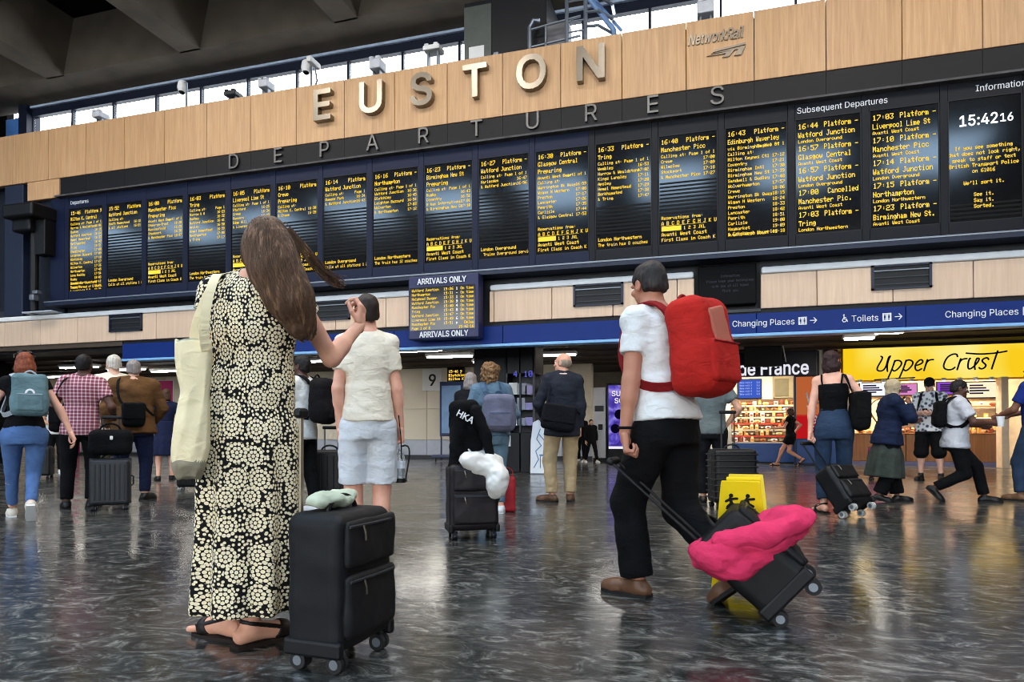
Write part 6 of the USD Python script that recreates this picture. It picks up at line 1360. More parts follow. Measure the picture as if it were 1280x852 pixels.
hm_ = f.mesh(0.010, [(Qh(0, 0.066, 0.055), W.HR @ np.array([0, 1.0, -0.55]))], disp=(0.012, (26, 26, 5), 3))
hp = obj('hair', hm_, HM, W.t, True)
rng = np.random.default_rng(3); pts_, cnt = [], []
hv = np.array(hm_.vertices)
import scipy.spatial as ssp
tree = ssp.cKDTree(hv); hn = hm_.vertex_normals
for q in range(1500):
    a0 = rng.uniform(-2.4, 2.4); top = Qh(0.055*math.sin(a0), -0.03-0.06*math.cos(a0)*0.6, 0.118-0.02*abs(a0))
    off = np.array([0.088*math.sin(a0)*1.0, -0.085*max(math.cos(a0), -0.1), 0.0]); Lq = rng.uniform(0.7, 1.0)
    chain = [top]+[np.array(p_)+off*rr/0.088*rng.uniform(0.92, 1.12) for p_, rr in zip(path, rad)]
    c_ = smooth_path(chain, 22)[:max(8, int(22*Lq))]
    wav = 0.005*np.sin(np.linspace(0, 9, len(c_))+rng.uniform(0, 6)); c_ = c_+np.c_[wav, wav*0.5, 0*wav]
    d_, i_ = tree.query(c_); n_in = len(c_)-5; c_[:n_in] = hv[i_[:n_in]]+hn[i_[:n_in]]*rng.uniform(0.0005, 0.006); c_[n_in:] = c_[n_in:]*0.5+(hv[i_[n_in:]]+hn[i_[n_in:]]*0.006)*0.5
    c_[1:-1] = (c_[:-2]+c_[1:-1]+c_[2:])/3
    pts_.append(c_); cnt.append(len(c_))
def curves(path_, pts, cnt, w, m):
    cv = UsdGeom.BasisCurves.Define(stage, path_); cv.CreateTypeAttr('linear'); cv.CreateCurveVertexCountsAttr(cnt); cv.CreatePointsAttr([Gf.Vec3f(*map(float, x)) for x in np.vstack(pts)]); cv.CreateWidthsAttr([w]); cv.SetWidthsInterpolation('constant')
    UsdShade.MaterialBindingAPI.Apply(cv.GetPrim()).Bind(m); return cv.GetPrim()
setdata(curves(numbered(hp, 'strands'), pts_, cnt, 0.0022, hair_mat('hair_strand', (92, 67, 49), (146, 112, 86))), kind='stuff')
# the lock blowing out towards the raised hand
pts_, cnt = [], []
a0 = local_px(W.root, W.head_deg, 388, 318, 2.78); tip = local_px(W.root, W.head_deg, 432, 354, 2.96); mid = local_px(W.root, W.head_deg, 408, 340, 2.86); st = local_px(W.root, W.head_deg, 362, 284, 2.76)
for q in range(80):
    j = rng.normal(0, 1, 3)*[0.006, 0.008, 0.006]; spread_ = rng.uniform(-1, 1)
    c_ = smooth_path([st+[-0.02*abs(spread_), -0.01, -0.02*spread_], a0+j+[0, 0, -0.05*max(spread_, 0)], mid+j*1.2+[0, 0, -0.045*max(spread_, 0)], tip+j*1.6+[-0.03*rng.random(), 0, -0.012*spread_]], 16); pts_.append(c_); cnt.append(16)
setdata(curves(numbered(hp, 'blown_lock'), pts_, cnt, 0.0018, hair_mat('hair_strand', (92, 67, 49))), kind='stuff')

# cream tote bag on her left shoulder
TOTE = cloth('cream_canvas', (232, 217, 178), var=0.06)
tb = thing('tote_bag', 'cream canvas tote bag hanging from the shoulder of the dot patterned dress', 'bag', W.root, W.head_deg)
bt = [local_px(W.root, W.head_deg, x, y, 2.56) for x, y in ((226, 437), (268, 428), (262, 560), (236, 596), (222, 560))]
ctr = local_px(W.root, W.head_deg, 244, 500, 2.56)
f = Sdf3(0.02)
secs = [(425, 219, 264), (450, 219, 264), (490, 224, 263), (530, 219, 262), (560, 215, 262), (582, 216, 258), (597, 222, 252)]
zs, hw_, cx_, dp = [], [], [], []
for py_, xa_, xb_ in secs[::-1]:
    A, B = local_px(W.root, W.head_deg, xa_, py_, 2.56), local_px(W.root, W.head_deg, xb_, py_, 2.56); zs.append((A[2]+B[2])/2); hw_.append(abs(B[0]-A[0])/2); cx_.append((A[0]+B[0])/2)
zs, hw_, cx_ = map(np.array, (zs, hw_, cx_)); dp = np.interp(np.linspace(0, 1, 7), [0, 0.15, 0.4, 1], [0.030, 0.062, 0.060, 0.020])
NU = 40; rings = []
for zi in np.linspace(0, 6, 34):
    k_ = np.arange(7); z_, w_, x_, d_ = (np.interp(zi, k_, a_) for a_ in (zs, hw_, cx_, dp)); aa = np.linspace(0, 2*math.pi, NU, endpoint=False)
    sq = np.sign(np.cos(aa))*np.abs(np.cos(aa))**0.7; sy = np.sign(np.sin(aa))*np.abs(np.sin(aa))**0.8
    cre = 1+0.05*np.sin(5*aa+zi*1.3)+0.04*np.sin(9*aa-zi*2.1)
    rings.append(np.c_[x_+w_*sq, ctr[1]+d_*sy*cre, np.full(NU, z_)+0.006*np.sin(3*aa+zi)])
V = np.vstack(rings); F_ = []
for i in range(len(rings)-1):
    for j in range(NU): a_, b_, c_, d_ = i*NU+j, i*NU+(j+1) % NU, (i+1)*NU+(j+1) % NU, (i+1)*NU+j; F_ += [[a_, b_, c_], [a_, c_, d_]]
V = np.vstack([V, rings[0].mean(0), rings[-1].mean(0)-[0, 0, 0.03]]); n0 = len(V)-2
for j in range(NU): F_ += [[n0, (j+1) % NU, j], [n0+1, (len(rings)-1)*NU+j, (len(rings)-1)*NU+(j+1) % NU]]
bm = trimesh.Trimesh(V, F_, process=False); bm.fix_normals(); nn_ = bm.vertex_normals; bm.vertices = np.array(bm.vertices)+nn_*(0.020*(meshkit.fbm(np.array(bm.vertices)*[9, 9, 7], 3, 4)-0.5))[:, None]
fc_ = np.array(bm.vertices)[np.array(bm.faces)].mean(1)[:, 2]; lowm = bm.copy(); lowm.update_faces(fc_ < zs[0]+0.065); upm = bm.copy(); upm.update_faces(fc_ >= zs[0]+0.065)
obj('bag_body', upm, TOTE, tb, True); obj('base_panel', lowm, cloth('canvas_grey', (150, 142, 122)), tb, True)
A = local_px(W.root, W.head_deg, 226, 430, 2.56); B = local_px(W.root, W.head_deg, 258, 428, 2.56); shp = W.sh[0]+np.array([0.012, -0.012, 0.052])
for q, (e0, yo) in enumerate(((B, -0.035), (A*0.4+B*0.6, 0.03))):
    pts = smooth_path([e0+[0, yo*0.3, -0.03], e0*0.5+shp*0.5+[-0.012, yo*1.2-0.05, 0.03], shp+[0, yo-0.02, 0.004], shp+[0.004, yo+0.05, 0.002], e0*0.6+shp*0.4+[-0.02, yo+0.09, 0.0]], 24)
    obj('handle_strap', ribbon(pts, np.broadcast_to([0.85, 0.25, 0.15], pts.shape), 0.036, 0.006), TOTE, tb)

# her suitcase
c7 = floor_at(427, 822)
SC = plain('black_nylon', (15, 15, 18), 0.62, spec=0.3, var=0.12, scale=30, bump=0.2, bscale=400)
st_ = suitcase('black soft suitcase with front pockets standing right beside the dot patterned dress', (c7[0], c7[1], 0), 86, 0.37, 0.235, 0.565, SC, 0.36, 'soft', hm=plain('champagne_rod', (150, 138, 118), 0.35, metal=0.6), wheel_r=0.033, one_pole=True, rod_x=-0.135, wheelm=plain('grey_wheel', (36, 36, 38), 0.5))
cl = thing('folded_cloth', 'pale green and white cloth lying on top of the large black suitcase', 'cloth', (c7[0], c7[1], 0.575), 86)
S = Sdf3(0.02); S.ell((-0.02, 0.03, 0.025), (0.13, 0.055, 0.030)); S.ell((0.07, 0.05, 0.03), (0.07, 0.05, 0.028)); obj('cloth', S.mesh(0.010, disp=(0.022, (18, 18, 18), 2)), cloth('pale_green', (190, 200, 178), var=0.2), cl, True)

# ------------------------------------------------------------------ white T-shirt and shorts
p7 = Person('person with short dark hair in white T-shirt and white shorts holding a bottle', 464, 0, 1.79, 0, depth=4.55, skin=(222, 166, 142), res=0.013, feet=[(-0.10, 0, 0, 8, 0), (0.055, 0, 0, -6, 0)], hip=(-0.02, 0, 0), hands=[(-0.20, 0.02, 0.88), (0.195, 0.05, 0.865)], head=(10, 8, 0), hpose=('relaxed', 'grip'), build=0.86, lean=(-1, 0))
SHORTS = cloth('white_shorts', (208, 210, 214), var=0.04)
p7.trousers(SHORTS, 0.93, (0.012, 0.040, 0.0), 0.03, name='shorts', amp=0.012); p7.top('t_shirt', OFFW, -0.005, 0.62, 0.012, (0.012, 0.019), hemw=0.004, amp=0.010); p7.hair(hair_mat('dark_brown_hair', (42, 32, 28)), 'short'); p7.shoes(plain('white_trainer', (220, 220, 220), 0.6), WHITE, 'shoe', 'w')
obj('side_stripe', ribbon([p7.p+[0.105*1.79+0.012, -0.01, 0.03], p7.hipj[1]+[0.085+0.03, -0.02, -0.08], p7.hipj[1]+[0.085+0.034, -0.02, -0.22]], (0, 1, 0), 0.018, 0.006), BLK, p7.t)
p7.finish()
wb_ = p7.world(p7.wr[1]+np.array([0.0, 0.02, -0.10]))
bo = thing('water_bottle', 'clear water bottle with black base hanging from the hand beside the white shorts', 'bottle', (wb_[0], wb_[1], wb_[2]-0.26))
CLEAR = usdkit.material(stage, '/World/Looks/clear_plastic', {'p': ('principled_bsdf', {'roughness': 0.08, 'ior': 1.35, 'transmission_weight': 0.85, 'base_color': (0.86, 0.9, 0.94)})}, surface='p.BSDF')
obj('bottle', tube([(0, 0, 0.01), (0, 0, 0.03), (0, 0, 0.08), (0, 0, 0.14), (0, 0, 0.17), (0, 0, 0.20), (0, 0, 0.215)], [0.030, 0.036, 0.034, 0.036, 0.030, 0.014, 0.013], 16), CLEAR, bo, 40)
obj('cap', disc(0.016, 0.022, 'z', (0, 0, 0.226), 14), plain('cap_white', (220, 225, 230), 0.4), bo); obj('base', tube([(0, 0, -0.012), (0, 0, 0.018)], 0.038, 14), BLACK, bo); obj('carry_loop', tube(smooth_path([(0.012, 0, 0.235), (0.05, 0, 0.24), (0.062, 0, 0.12), (0.05, 0, -0.005)], 12), 0.006, 6), BLACK, bo)
obj('label_band', disc(0.0362, 0.05, 'z', (0, 0, 0.11), 18), plain('label_pale', (205, 212, 220), 0.4, var=0.2, scale=40), bo)

p8 = Person('person in white shirt with a black backpack half hidden behind the raised arm', 378, 0, 1.68, 58, depth=7.2, skin=SKD, head=(0, 10, 0), hands=[(-0.1, 0.3, 1.0), (0.15, 0.25, 1.0)], feet=[(-0.1, 0.1, 0, 5, 0), (0.1, -0.1, 0, -5, 0)])
p8.trousers(BLK, 1.95, (0.014, 0.02, 0.026)); p8.top('shirt', WHT, -0.06, 1.6, 0.02, (0.020, 0.02), amp=0.01); p8.hair(hair_mat('black_hair', (22, 18, 18)), 'short'); p8.shoes(plain('white_trainer', (220, 220, 220), 0.6), WHITE, 'shoe', 'w'); p8.finish()
backpack('bulky black backpack worn by the person in the white shirt behind the raised arm', p8, cloth('black_pack', (18, 15, 17)), (0.15, 0.13, 0.24), 0.18, 0.0, strapm=BLK)
c8 = floor_at(412, 636)
suitcase('black tall suitcase behind the white shorts and the large black suitcase', (c8[0], c8[1], 0), 20, 0.40, 0.26, 0.66, plain('black_case_far', (13, 13, 15), 0.5), 0.25, 'ribbed', ribs=5)

# ------------------------------------------------------------------ denim jacket
p9 = Person('person with curly blonde hair in pale denim jacket and jeans, seen from behind', 614, 641, 1.60, 4, fem=True, feet=[(-0.07, 0.06, 0, 12, 0), (0.10, 0.0, 0, -10, 0)], hands=[(-0.16, 0.20, 0.98), (0.18, 0.24, 1.02)], skin=SKP, head=(-22, 6, 6), build=1.06, poles=[(-0.5, -0.9, -0.4), (0.5, -0.9, -0.4)])
p9.trousers(JEANL, 1.9, (0.008, 0.008, 0.014)); p9.top('denim_jacket', cloth('denim_jacket', (88, 110, 128), var=0.18), -0.01, 1.85, 0.024, (0.022, 0.016), hemw=0.004, amp=0.011); p9.hair(hair_mat('blonde_curls', (118, 86, 56), (176, 138, 96)), 'curly'); p9.shoes(plain('white_trainer', (220, 220, 220), 0.6), WHITE, 'shoe', 'w'); p9.finish()
backpack('large mauve grey backpack on the pale denim jacket', p9, cloth('mauve_pack', (98, 98, 116), var=0.2), (0.165, 0.085, 0.19), 0.135, 0.07, strapm=cloth('slate_strap', (70, 92, 116)))
p9b = Person('person with grey hair hidden behind the blonde curly head', 588, 0, 1.62, -20, depth=8.6, skin=SKL, res=0.02, fem=True)
p9b.trousers(BLK); p9b.top('dark_coat', CHARC, -0.12, 1.9, 0.02, (0.02, 0.016)); p9b.hair(hair_mat('grey_hair', (140, 130, 126)), 'bob'); p9b.shoes(LEATHB); p9b.finish()
rb_ = p9.world((0.14, 0.12, 0)); rbag = thing('carrier_bag', 'red carrier bag standing beside the legs of the pale denim jeans', 'bag', (rb_[0], rb_[1], 0), p9.view)
S = Sdf3(0.01); S.rbox((0.03, 0, 0.19), (0.10, 0.06, 0.19), 0.03); obj('bag_body', S.mesh(0.014, disp=(0.012, (8, 8, 8), 2)), plain('red_bag', (158, 28, 38), 0.5), rbag, True); obj('handle', tube(smooth_path([(-0.04, 0, 0.36), (-0.02, 0, 0.47), (0.06, 0, 0.47), (0.09, 0, 0.36)], 12), 0.006, 6), plain('red_bag', (158, 28, 38), 0.5), rbag)
c9 = floor_at(590, 672)
AUB = plain('aubergine_case', (28, 22, 25), 0.5, var=0.2)
va9 = math.degrees(math.atan2(-(c9-CC)[0], (c9-CC)[1]))
suitcase('dark soft suitcase with a white carrier bag on it in front of the denim jacket', (c9[0], c9[1], 0), va9+10, 0.40, 0.26, 0.60, AUB, 0.46, 'soft', hm=DGREY, wheel_r=0.035)
wbg = thing('carrier_bag', 'crumpled white plastic carrier bag on the dark suitcase', 'bag', (c9[0], c9[1], 0), va9+10)
S = Sdf3(0.05); S.ell((0.09, -0.06, 0.585), (0.15, 0.14, 0.11)); S.ell((0.17, -0.16, 0.47), (0.09, 0.09, 0.14)); S.ell((-0.03, -0.10, 0.63), (0.09, 0.09, 0.07)); obj('bag_body', S.mesh(0.010, disp=(0.034, (9, 9, 9), 5)), plain('white_plastic', (228, 224, 218), 0.35, var=0.05), wbg, True)
obj('bag_handle', tube(smooth_path([(0.0, -0.05, 0.66), (-0.05, -0.02, 0.74), (-0.10, 0.05, 0.80), (-0.08, 0.06, 0.66)], 12), 0.010, 6), plain('white_plastic', (228, 224, 218), 0.35), wbg)
jk = thing('jacket', 'black jacket with white lettering hung over the suitcase handle', 'jacket', (c9[0], c9[1], 0), va9+10)
S = Sdf3(0.03); S.rbox((-0.075, 0.05, 0.86), (0.10, 0.075, 0.24), 0.06); S.rbox((-0.01, 0.02, 0.78), (0.12, 0.07, 0.15), 0.05, rotm([0, 1, 0], 18)); S.cone((-0.10, -0.02, 1.0), (-0.15, -0.03, 0.60), 0.06, 0.05); S.cone((0.0, 0, 1.06), (-0.12, 0.0, 1.04), 0.06, 0.07); obj('cloth', S.mesh(0.012, disp=(0.022, (9, 9, 9), 3)), BLK, jk, True)
obj('sleeve', Sdf3(0.02).cone((0.02, -0.06, 1.03), (0.10, -0.09, 0.82), 0.05, 0.045).cone((0.10, -0.09, 0.82), (0.13, -0.10, 0.68), 0.045, 0.04).mesh(0.012, disp=(0.014, (10, 10, 10), 1)), BLK, jk, True)
lt = sans('HKA', 0.052, (0, 0, 0), 0.01, True, 'c'); lt.vertices = np.array(lt.vertices) @ rotm([0, 1, 0], 28).T+[-0.085, -0.108, 0.955]; obj('lettering', lt, WHITE, jk)

# ------------------------------------------------------------------ dark jacket and khaki trousers
p10 = Person('person with bald head in dark jacket and khaki trousers, a black bag on the back', 703, 627, 1.84, 12, feet=[(-0.13, 0.03, 0, 50, 0), (0.11, 0.06, 0, -18, 0)], skin=(214, 158, 132), head=(48, 4, 0), hands=[(-0.18, 0.20, 1.02), (0.215, 0.0, 0.90)], build=0.98, poles=[(-1, -0.7, -0.2), (1, -0.8, 0)], lean=(1, 0))
p10.trousers(KHK, 1.95, (0.018, 0.024, 0.032), amp=0.011); p10.top('jacket', cloth('dark_jacket', (36, 39, 48), var=0.15), -0.085, 1.94, 0.030, (0.024, 0.020), hemw=0.010, amp=0.010); p10.hair(hair_mat('grey_fringe', (150, 132, 116)), 'bald'); p10.shoes(BRNL, SOLE)
S = Sdf3(0.02); [S.cone(p10.p+p10.ax*0.318*p10.H+p10.R @ (np.array([math.cos(a)*.044, math.sin(a)*.044, 0.0])*p10.H), p10.p+p10.ax*0.322*p10.H+p10.R @ (np.array([math.cos(a+.6)*.044, math.sin(a+.6)*.044, 0.0])*p10.H), 0.016, 0.016) for a in np.arange(0, 6.2, 0.6)]
obj('collar', S.mesh(0.012), cloth('pale_collar', (200, 180, 168)), p10.t, True); p10.finish()
shoulder_bag('black messenger bag worn low on the back of the dark jacket', p10, cloth('black_bag', (20, 20, 26)), (-0.09, -0.225, 1.03), (0.205, 0.07, 0.155), [(-0.20, -0.14, 1.28), (-0.1, 0.0, 1.55), (0.08, 0.14, 1.42), (0.24, 0.12, 1.16)], None, rot=-6, name='messenger_bag', R=yawm(-6) @ rotm([0, 1, 0], 8))

# two small dark figures far off, and the standing traveller hidden by the red backpack
for i, (px, pyf, hh, dl, lab) in enumerate(((727, 577, 1.38, 150, 'small distant person in black standing right of the khaki trousers'), (739, 578, 1.22, 200, 'small distant person in black nearest the grey help point'))):
    q_ = Person(lab, px, pyf, hh, dl, skin=SKM, res=0.02, feet=[(-0.14, 0.1, 0, 8, 0), (0.14, -0.08, 0, -8, 0)]); q_.trousers(BLK, 1.95, (0.012, 0.014, 0.02)); q_.top('jacket', BLK, -0.06, 1.9, 0.02, (0.02, 0.016)); q_.hair(hair_mat('black_hair', (22, 18, 18)), 'short'); q_.shoes(plain('white_trainer', (220, 220, 220), 0.6), WHITE, 'shoe', 'w'); q_.finish()
p12 = Person('person in grey T-shirt holding a tall case, mostly hidden by the red backpack', 889, 0, 1.70, 0, depth=8.2, skin=SKM, hands=[None, (0.175, 0.04, 0.93)], poles=[None, (1, -0.4, 0)], hpose=('relaxed', 'grip'))
p12.trousers(CHARC); p12.top('t_shirt', cloth('grey_tee', (96, 104, 104)), -0.04, 0.62, 0.02, (0.02, 0.026)); p12.hair(hair_mat('dark_brown_hair', (42, 32, 28)), 'short'); p12.shoes(LEATHB); p12.finish()
c12 = floor_at(915, 634)
suitcase('large black ribbed suitcase behind the red backpack walker', (c12[0], c12[1], 0), 20, 0.48, 0.30, 0.66, plain('black_case_near', (12, 12, 14), 0.4), 0.42, 'hribs', ribs=8, hm=DGREY)

# ------------------------------------------------------------------ striding man with the red backpack and his trolley case
p11 = Person('person in white T-shirt and black trousers striding left with a red backpack', 822, 745, 1.80, 54, skin=(176, 122, 98), res=0.011, feet=[(-0.07, 0.085, 0.0, 6, 0), (0.09, -0.46, 0.03, 0, 38)], hip=(0.0, -0.06, -0.035), lean=(0, 7), hands=[(-0.25, 0.02, 0.78), (0.17, 0.04, 0.86)], twist=0, head=(-16, -2, 0), hpose=('grip', 'relaxed'), hdir=((-0.02, -0.12, -1.0), None), poles=[(-0.5, -1.0, 0), (1, -0.8, 0)], hd=(0, 0.0, 0), palm=((0.6, -0.8, 0), None))
p11.trousers(BLK, 1.96, (0.020, 0.030, 0.046), amp=0.010); p11.top('t_shirt', WHT, 0.0, 0.58, 0.016, (0.014, 0.020), hemw=0.006, amp=0.012); p11.hair(hair_mat('grizzled_hair', (40, 35, 33), (58, 52, 48)), 'short'); p11.shoes(BRNL, SOLE); p11.finish()
obj('wristband', tube([p11.wr[0]+unit(p11.el[0]-p11.wr[0])*0.03+0.034*np.array([math.cos(a), math.sin(a), 0]) for a in np.linspace(0, 2*math.pi, 14)], 0.007, 6), BLK, p11.t)
RED = cloth('red_pack', (168, 34, 28), var=0.12); REDD = cloth('red_pack_dark', (120, 22, 26))
backpack('bright red backpack on the white T-shirt of the striding man', p11, RED, (0.165, 0.115, 0.245), 0.185, 0.0, strapm=REDD, panel=plain('pack_panel', (172, 96, 78), 0.6))
def at_floor_depth(px, dep): q = at_depth(px, 540, dep); return np.array([q[0], q[1], 0])
c11 = at_floor_depth(1003, 3.12); va11 = math.degrees(math.atan2(-(c11-CC)[0], (c11-CC)[1]))
# built upright with the handle to the left, then tipped about its wheels
hnd = p11.world(p11.wr[0]+np.array([0.0, -0.02, -0.075]))
dirw = hnd-np.array([c11[0], c11[1], 0.03]); Lh = np.linalg.norm(dirw); til = math.degrees(math.atan2(math.hypot(dirw[0], dirw[1]), dirw[2]-0.03)); rz = math.degrees(math.atan2(dirw[1], dirw[0]))
suitcase('black trolley case tipped and towed behind the striding man', (c11[0], c11[1], 0), rz-90, 0.40, 0.28, 0.50, plain('black_case_tow', (9, 9, 11), 0.6, spec=0.3), max(0.3, Lh-0.53), 'soft', tilt=([1, 0, 0], -til, (0, 0.10, 0.03)), hm=BLACK, wheel_r=0.035)
pk = thing('jacket', 'bright pink jacket bundled on top of the towed black case', 'jacket', (c11[0], c11[1], 0), va11)
PX_ = lambda x, y, d_: local_px(c11, va11, x, y, d_)
S = Sdf3(0.05); R20 = rotm([0, 1, 0], -20)
S.ell(PX_(938, 672, 3.12), (0.27, 0.19, 0.095), R20); S.ell(PX_(900, 690, 3.12), (0.13, 0.17, 0.105), R20); S.ell(PX_(985, 652, 3.14), (0.11, 0.16, 0.085), R20); S.ell(PX_(925, 702, 3.08), (0.12, 0.12, 0.075), R20)
PINK = cloth('pink_jacket', (206, 52, 92), var=0.14); obj('cloth', S.mesh(0.011, disp=(0.045, (8, 8, 12), 6)), PINK, pk, True)
S = Sdf3(0.03); S.cone(PX_(900, 676, 3.0), PX_(955, 668, 2.96), 0.045, 0.05); S.cone(PX_(955, 668, 2.96), PX_(1000, 650, 3.0), 0.05, 0.045); obj('sleeve', S.mesh(0.011, disp=(0.020, (10, 10, 10), 2)), PINK, pk, True)

# yellow caution stand
cw = floor_at(930, 742); vw = math.degrees(math.atan2(-(cw-CC)[0], (cw-CC)[1]))
YL = plain('caution_yellow', (238, 206, 22), 0.4, var=0.04)
cs = thing('caution_stand', 'yellow folding caution stand with black figures behind the pink jacket', 'caution sign', (cw[0], cw[1], 0), vw-3)
for sgn in (-1, 1):
    prof = Polygon([(-0.15, 0), (-0.08, 0), (-0.065, 0.06), (0.065, 0.06), (0.08, 0), (0.15, 0), (0.085, 0.61), (-0.085, 0.61)]).buffer(0.012, quad_segs=4).buffer(-0.006)
    mm = trimesh.creation.extrude_polygon(prof, 0.018); R_ = rotm([1, 0, 0], -12*sgn) @ UPRIGHT
    mm.vertices = np.array(mm.vertices) @ R_.T+[0, sgn*0.135, 0.01]; mm.apply_translation((0, 0.0, 0)); obj('panel', mm, YL, cs)
    if sgn == -1:
        for cx in (-0.038, 0.04):
            fig = unary_union([LineString([(cx-0.006, 0.545), (cx-0.006, 0.5451)]).buffer(0.010), LineString([(cx-0.01, 0.53), (cx-0.004, 0.505), (cx-0.022, 0.487)]).buffer(0.0075), LineString([(cx-0.004, 0.505), (cx+0.018, 0.492)]).buffer(0.0065), LineString([(cx-0.03, 0.515), (cx-0.008, 0.527), (cx+0.022, 0.53)]).buffer(0.006), sbox(cx-0.032, 0.474, cx+0.03, 0.481)])
            mm = ext(fig, 0.003); mm.vertices = np.array(mm.vertices) @ R_.T+[0, sgn*0.135, 0.01]+np.array(R_ @ np.array([0, 0, 0.018])); obj('figure', mm, BLACK, cs)
        mm = sans('CAUTION', 0.035, (0, 0, 0), 0.003, True, 'c', R=np.eye(3)); mm.vertices = (np.array(mm.vertices)+[0, 0.30, 0]) @ R_.T+[0, sgn*0.135, 0.01]+np.array(R_ @ np.array([0, 0, 0.018])); obj('word', mm, BLACK, cs)
obj('hinge', tube([(-0.085, 0, 0.60), (0.085, 0, 0.60)], 0.014, 8), YL, cs)

# ------------------------------------------------------------------ black vest and jeans
p13 = Person('person with dark bobbed hair in black vest top and jeans pulling a black case', 1043, 641, 1.72, -4, fem=True, feet=[(-0.10, -0.02, 0.012, 30, 0), (0.07, 0.12, 0.012, -10, 0)], hands=[(-0.225, -0.06, 0.83), (0.21, 0.16, 0.98)], skin=SKP, head=(-24, 6, -2), hpose=('grip', 'relaxed'), build=0.98, poles=[(-1, -0.5, 0), (1, -0.7, 0)], res=0.014, lean=(-1, 0))
p13.bare_feet(); p13.trousers(JEAND, 1.88, (0.002, 0.014, 0.034), 0.115, amp=0.008); S = Sdf3(0.02); p13.torso(S, 0.008, 0.09, 0.262); obj('vest_top', S.mesh(0.013, disp=(0.005, (9, 9, 12), 2)), BLK, p13.t, True)
for sg in (-1, 1): obj('vest_strap', ribbon(smooth_path([p13.p+p13.R @ (np.array([sg*0.052, -0.064, 0.255])*p13.H), p13.p+p13.R @ (np.array([sg*0.058, -0.040, 0.310])*p13.H), p13.p+p13.R @ (np.array([sg*0.058, 0.005, 0.322])*p13.H), p13.p+p13.R @ (np.array([sg*0.050, 0.065, 0.255])*p13.H)], 12), (1, 0, 0), 0.018, 0.006), BLK, p13.t)
p13.hair(hair_mat('dark_bob', (52, 32, 32)), 'bob'); p13.shoes(LEATHB, SOLE, 'sandal'); p13.finish()
shoulder_bag('large black shoulder bag at the right side of the black vest top', p13, cloth('black_bag_soft', (13, 12, 13)), (0.245, -0.05, 1.07), (0.075, 0.145, 0.20), [p13.sh[1]+[-0.03, -0.06, 0.05], p13.sh[1]+[-0.03, 0.05, 0.045]], None, name='shoulder_bag', amp=0.016, rot=20)
hnd = p13.world(p13.wr[0]+np.array([0.01, -0.02, -0.08])); cwh = floor_at(1074, 648); dirw = hnd-np.array([cwh[0], cwh[1], 0.03]); Lh = np.linalg.norm(dirw); til = math.degrees(math.atan2(math.hypot(dirw[0], dirw[1]), dirw[2])); rz = math.degrees(math.atan2(dirw[1], dirw[0]))
suitcase('black cabin case tipped behind the person in the black vest top', (cwh[0], cwh[1], 0), rz-90, 0.36, 0.22, 0.52, plain('black_case_pull', (13, 13, 15), 0.5), max(0.25, Lh-0.54), 'soft', tilt=([1, 0, 0], -til, (0, 0.08, 0.03)), hm=BLACK, wheelm=plain('pale_wheel', (180, 180, 176), 0.5), wheel_r=0.035)

# ------------------------------------------------------------------ the walkers by the shops
p14 = Person('person in beige headscarf, blue jacket and long olive robe walking right', 1110, 627, 1.50, -72, fem=True, feet=[(-0.09, 0.14, 0, 4, 0), (0.09, -0.14, 0.0, -4, 12)], hands=[(-0.10, 0.30, 0.98), (0.06, 0.22, 1.20)], skin=(120, 84, 66), lean=(0, 5), head=(0, -8, 0), hpose=('relaxed', 'phone'), build=1.1, res=0.015)
p14.trousers(BLK, 1.95, (0.02, 0.03, 0.05)); p14.skirt(cloth('olive_robe', (54, 60, 55), var=0.2), 0.62, 0.20, 0.25, 'robe', 0.09)
p14.top('jacket', cloth('blue_jacket', (25, 34, 58), var=0.2), -0.06, 1.85, 0.030, (0.03, 0.024), hemw=0.015, amp=0.014)
s = p14.s; Qs = lambda *v: p14.hc+p14.HR @ (np.array(v, float)*s); S = Sdf3(0.03); S.ell(Qs(0, -0.014, 0.03), np.array((0.092, 0.112, 0.100))*s, p14.HR); S.ell(Qs(0, 0.0, -0.075), np.array((0.082, 0.086, 0.075))*s, p14.HR); S.ell(Qs(0, 0.02, -0.16), np.array((0.12, 0.10, 0.07))*s, p14.HR); S.ell(Qs(0, 0.11, 0.0), np.array((0.058, 0.06, 0.075))*s, p14.HR, k=0.01, sub=True)
obj('headscarf', S.mesh(0.009, disp=(0.010, (14, 14, 14), 3)), cloth('beige_scarf', (176, 158, 128)), p14.t, True); p14.shoes(LEATHB, SOLE); p14.finish()
shoulder_bag('small orange brown bag held at the hip of the olive robe', p14, plain('tan_bag', (150, 92, 48), 0.5), (-0.20, 0.06, 0.78), (0.05, 0.11, 0.10), [p14.sh[0]+[0.02, -0.05, 0.05], p14.sh[0]+[0.02, 0.06, 0.04]], None, name='handbag', strap_w=0.015)
cm = floor_at(1099, 600); va = math.degrees(math.atan2(-(cm-CC)[0], (cm-CC)[1]))
suitcase('small fuchsia suitcase behind the person in the beige headscarf', (cm[0], cm[1], 0), va+12, 0.34, 0.22, 0.58, plain('fuchsia_shell', (150, 24, 92), 0.4), 0.2, 'ribbed', ribs=4)

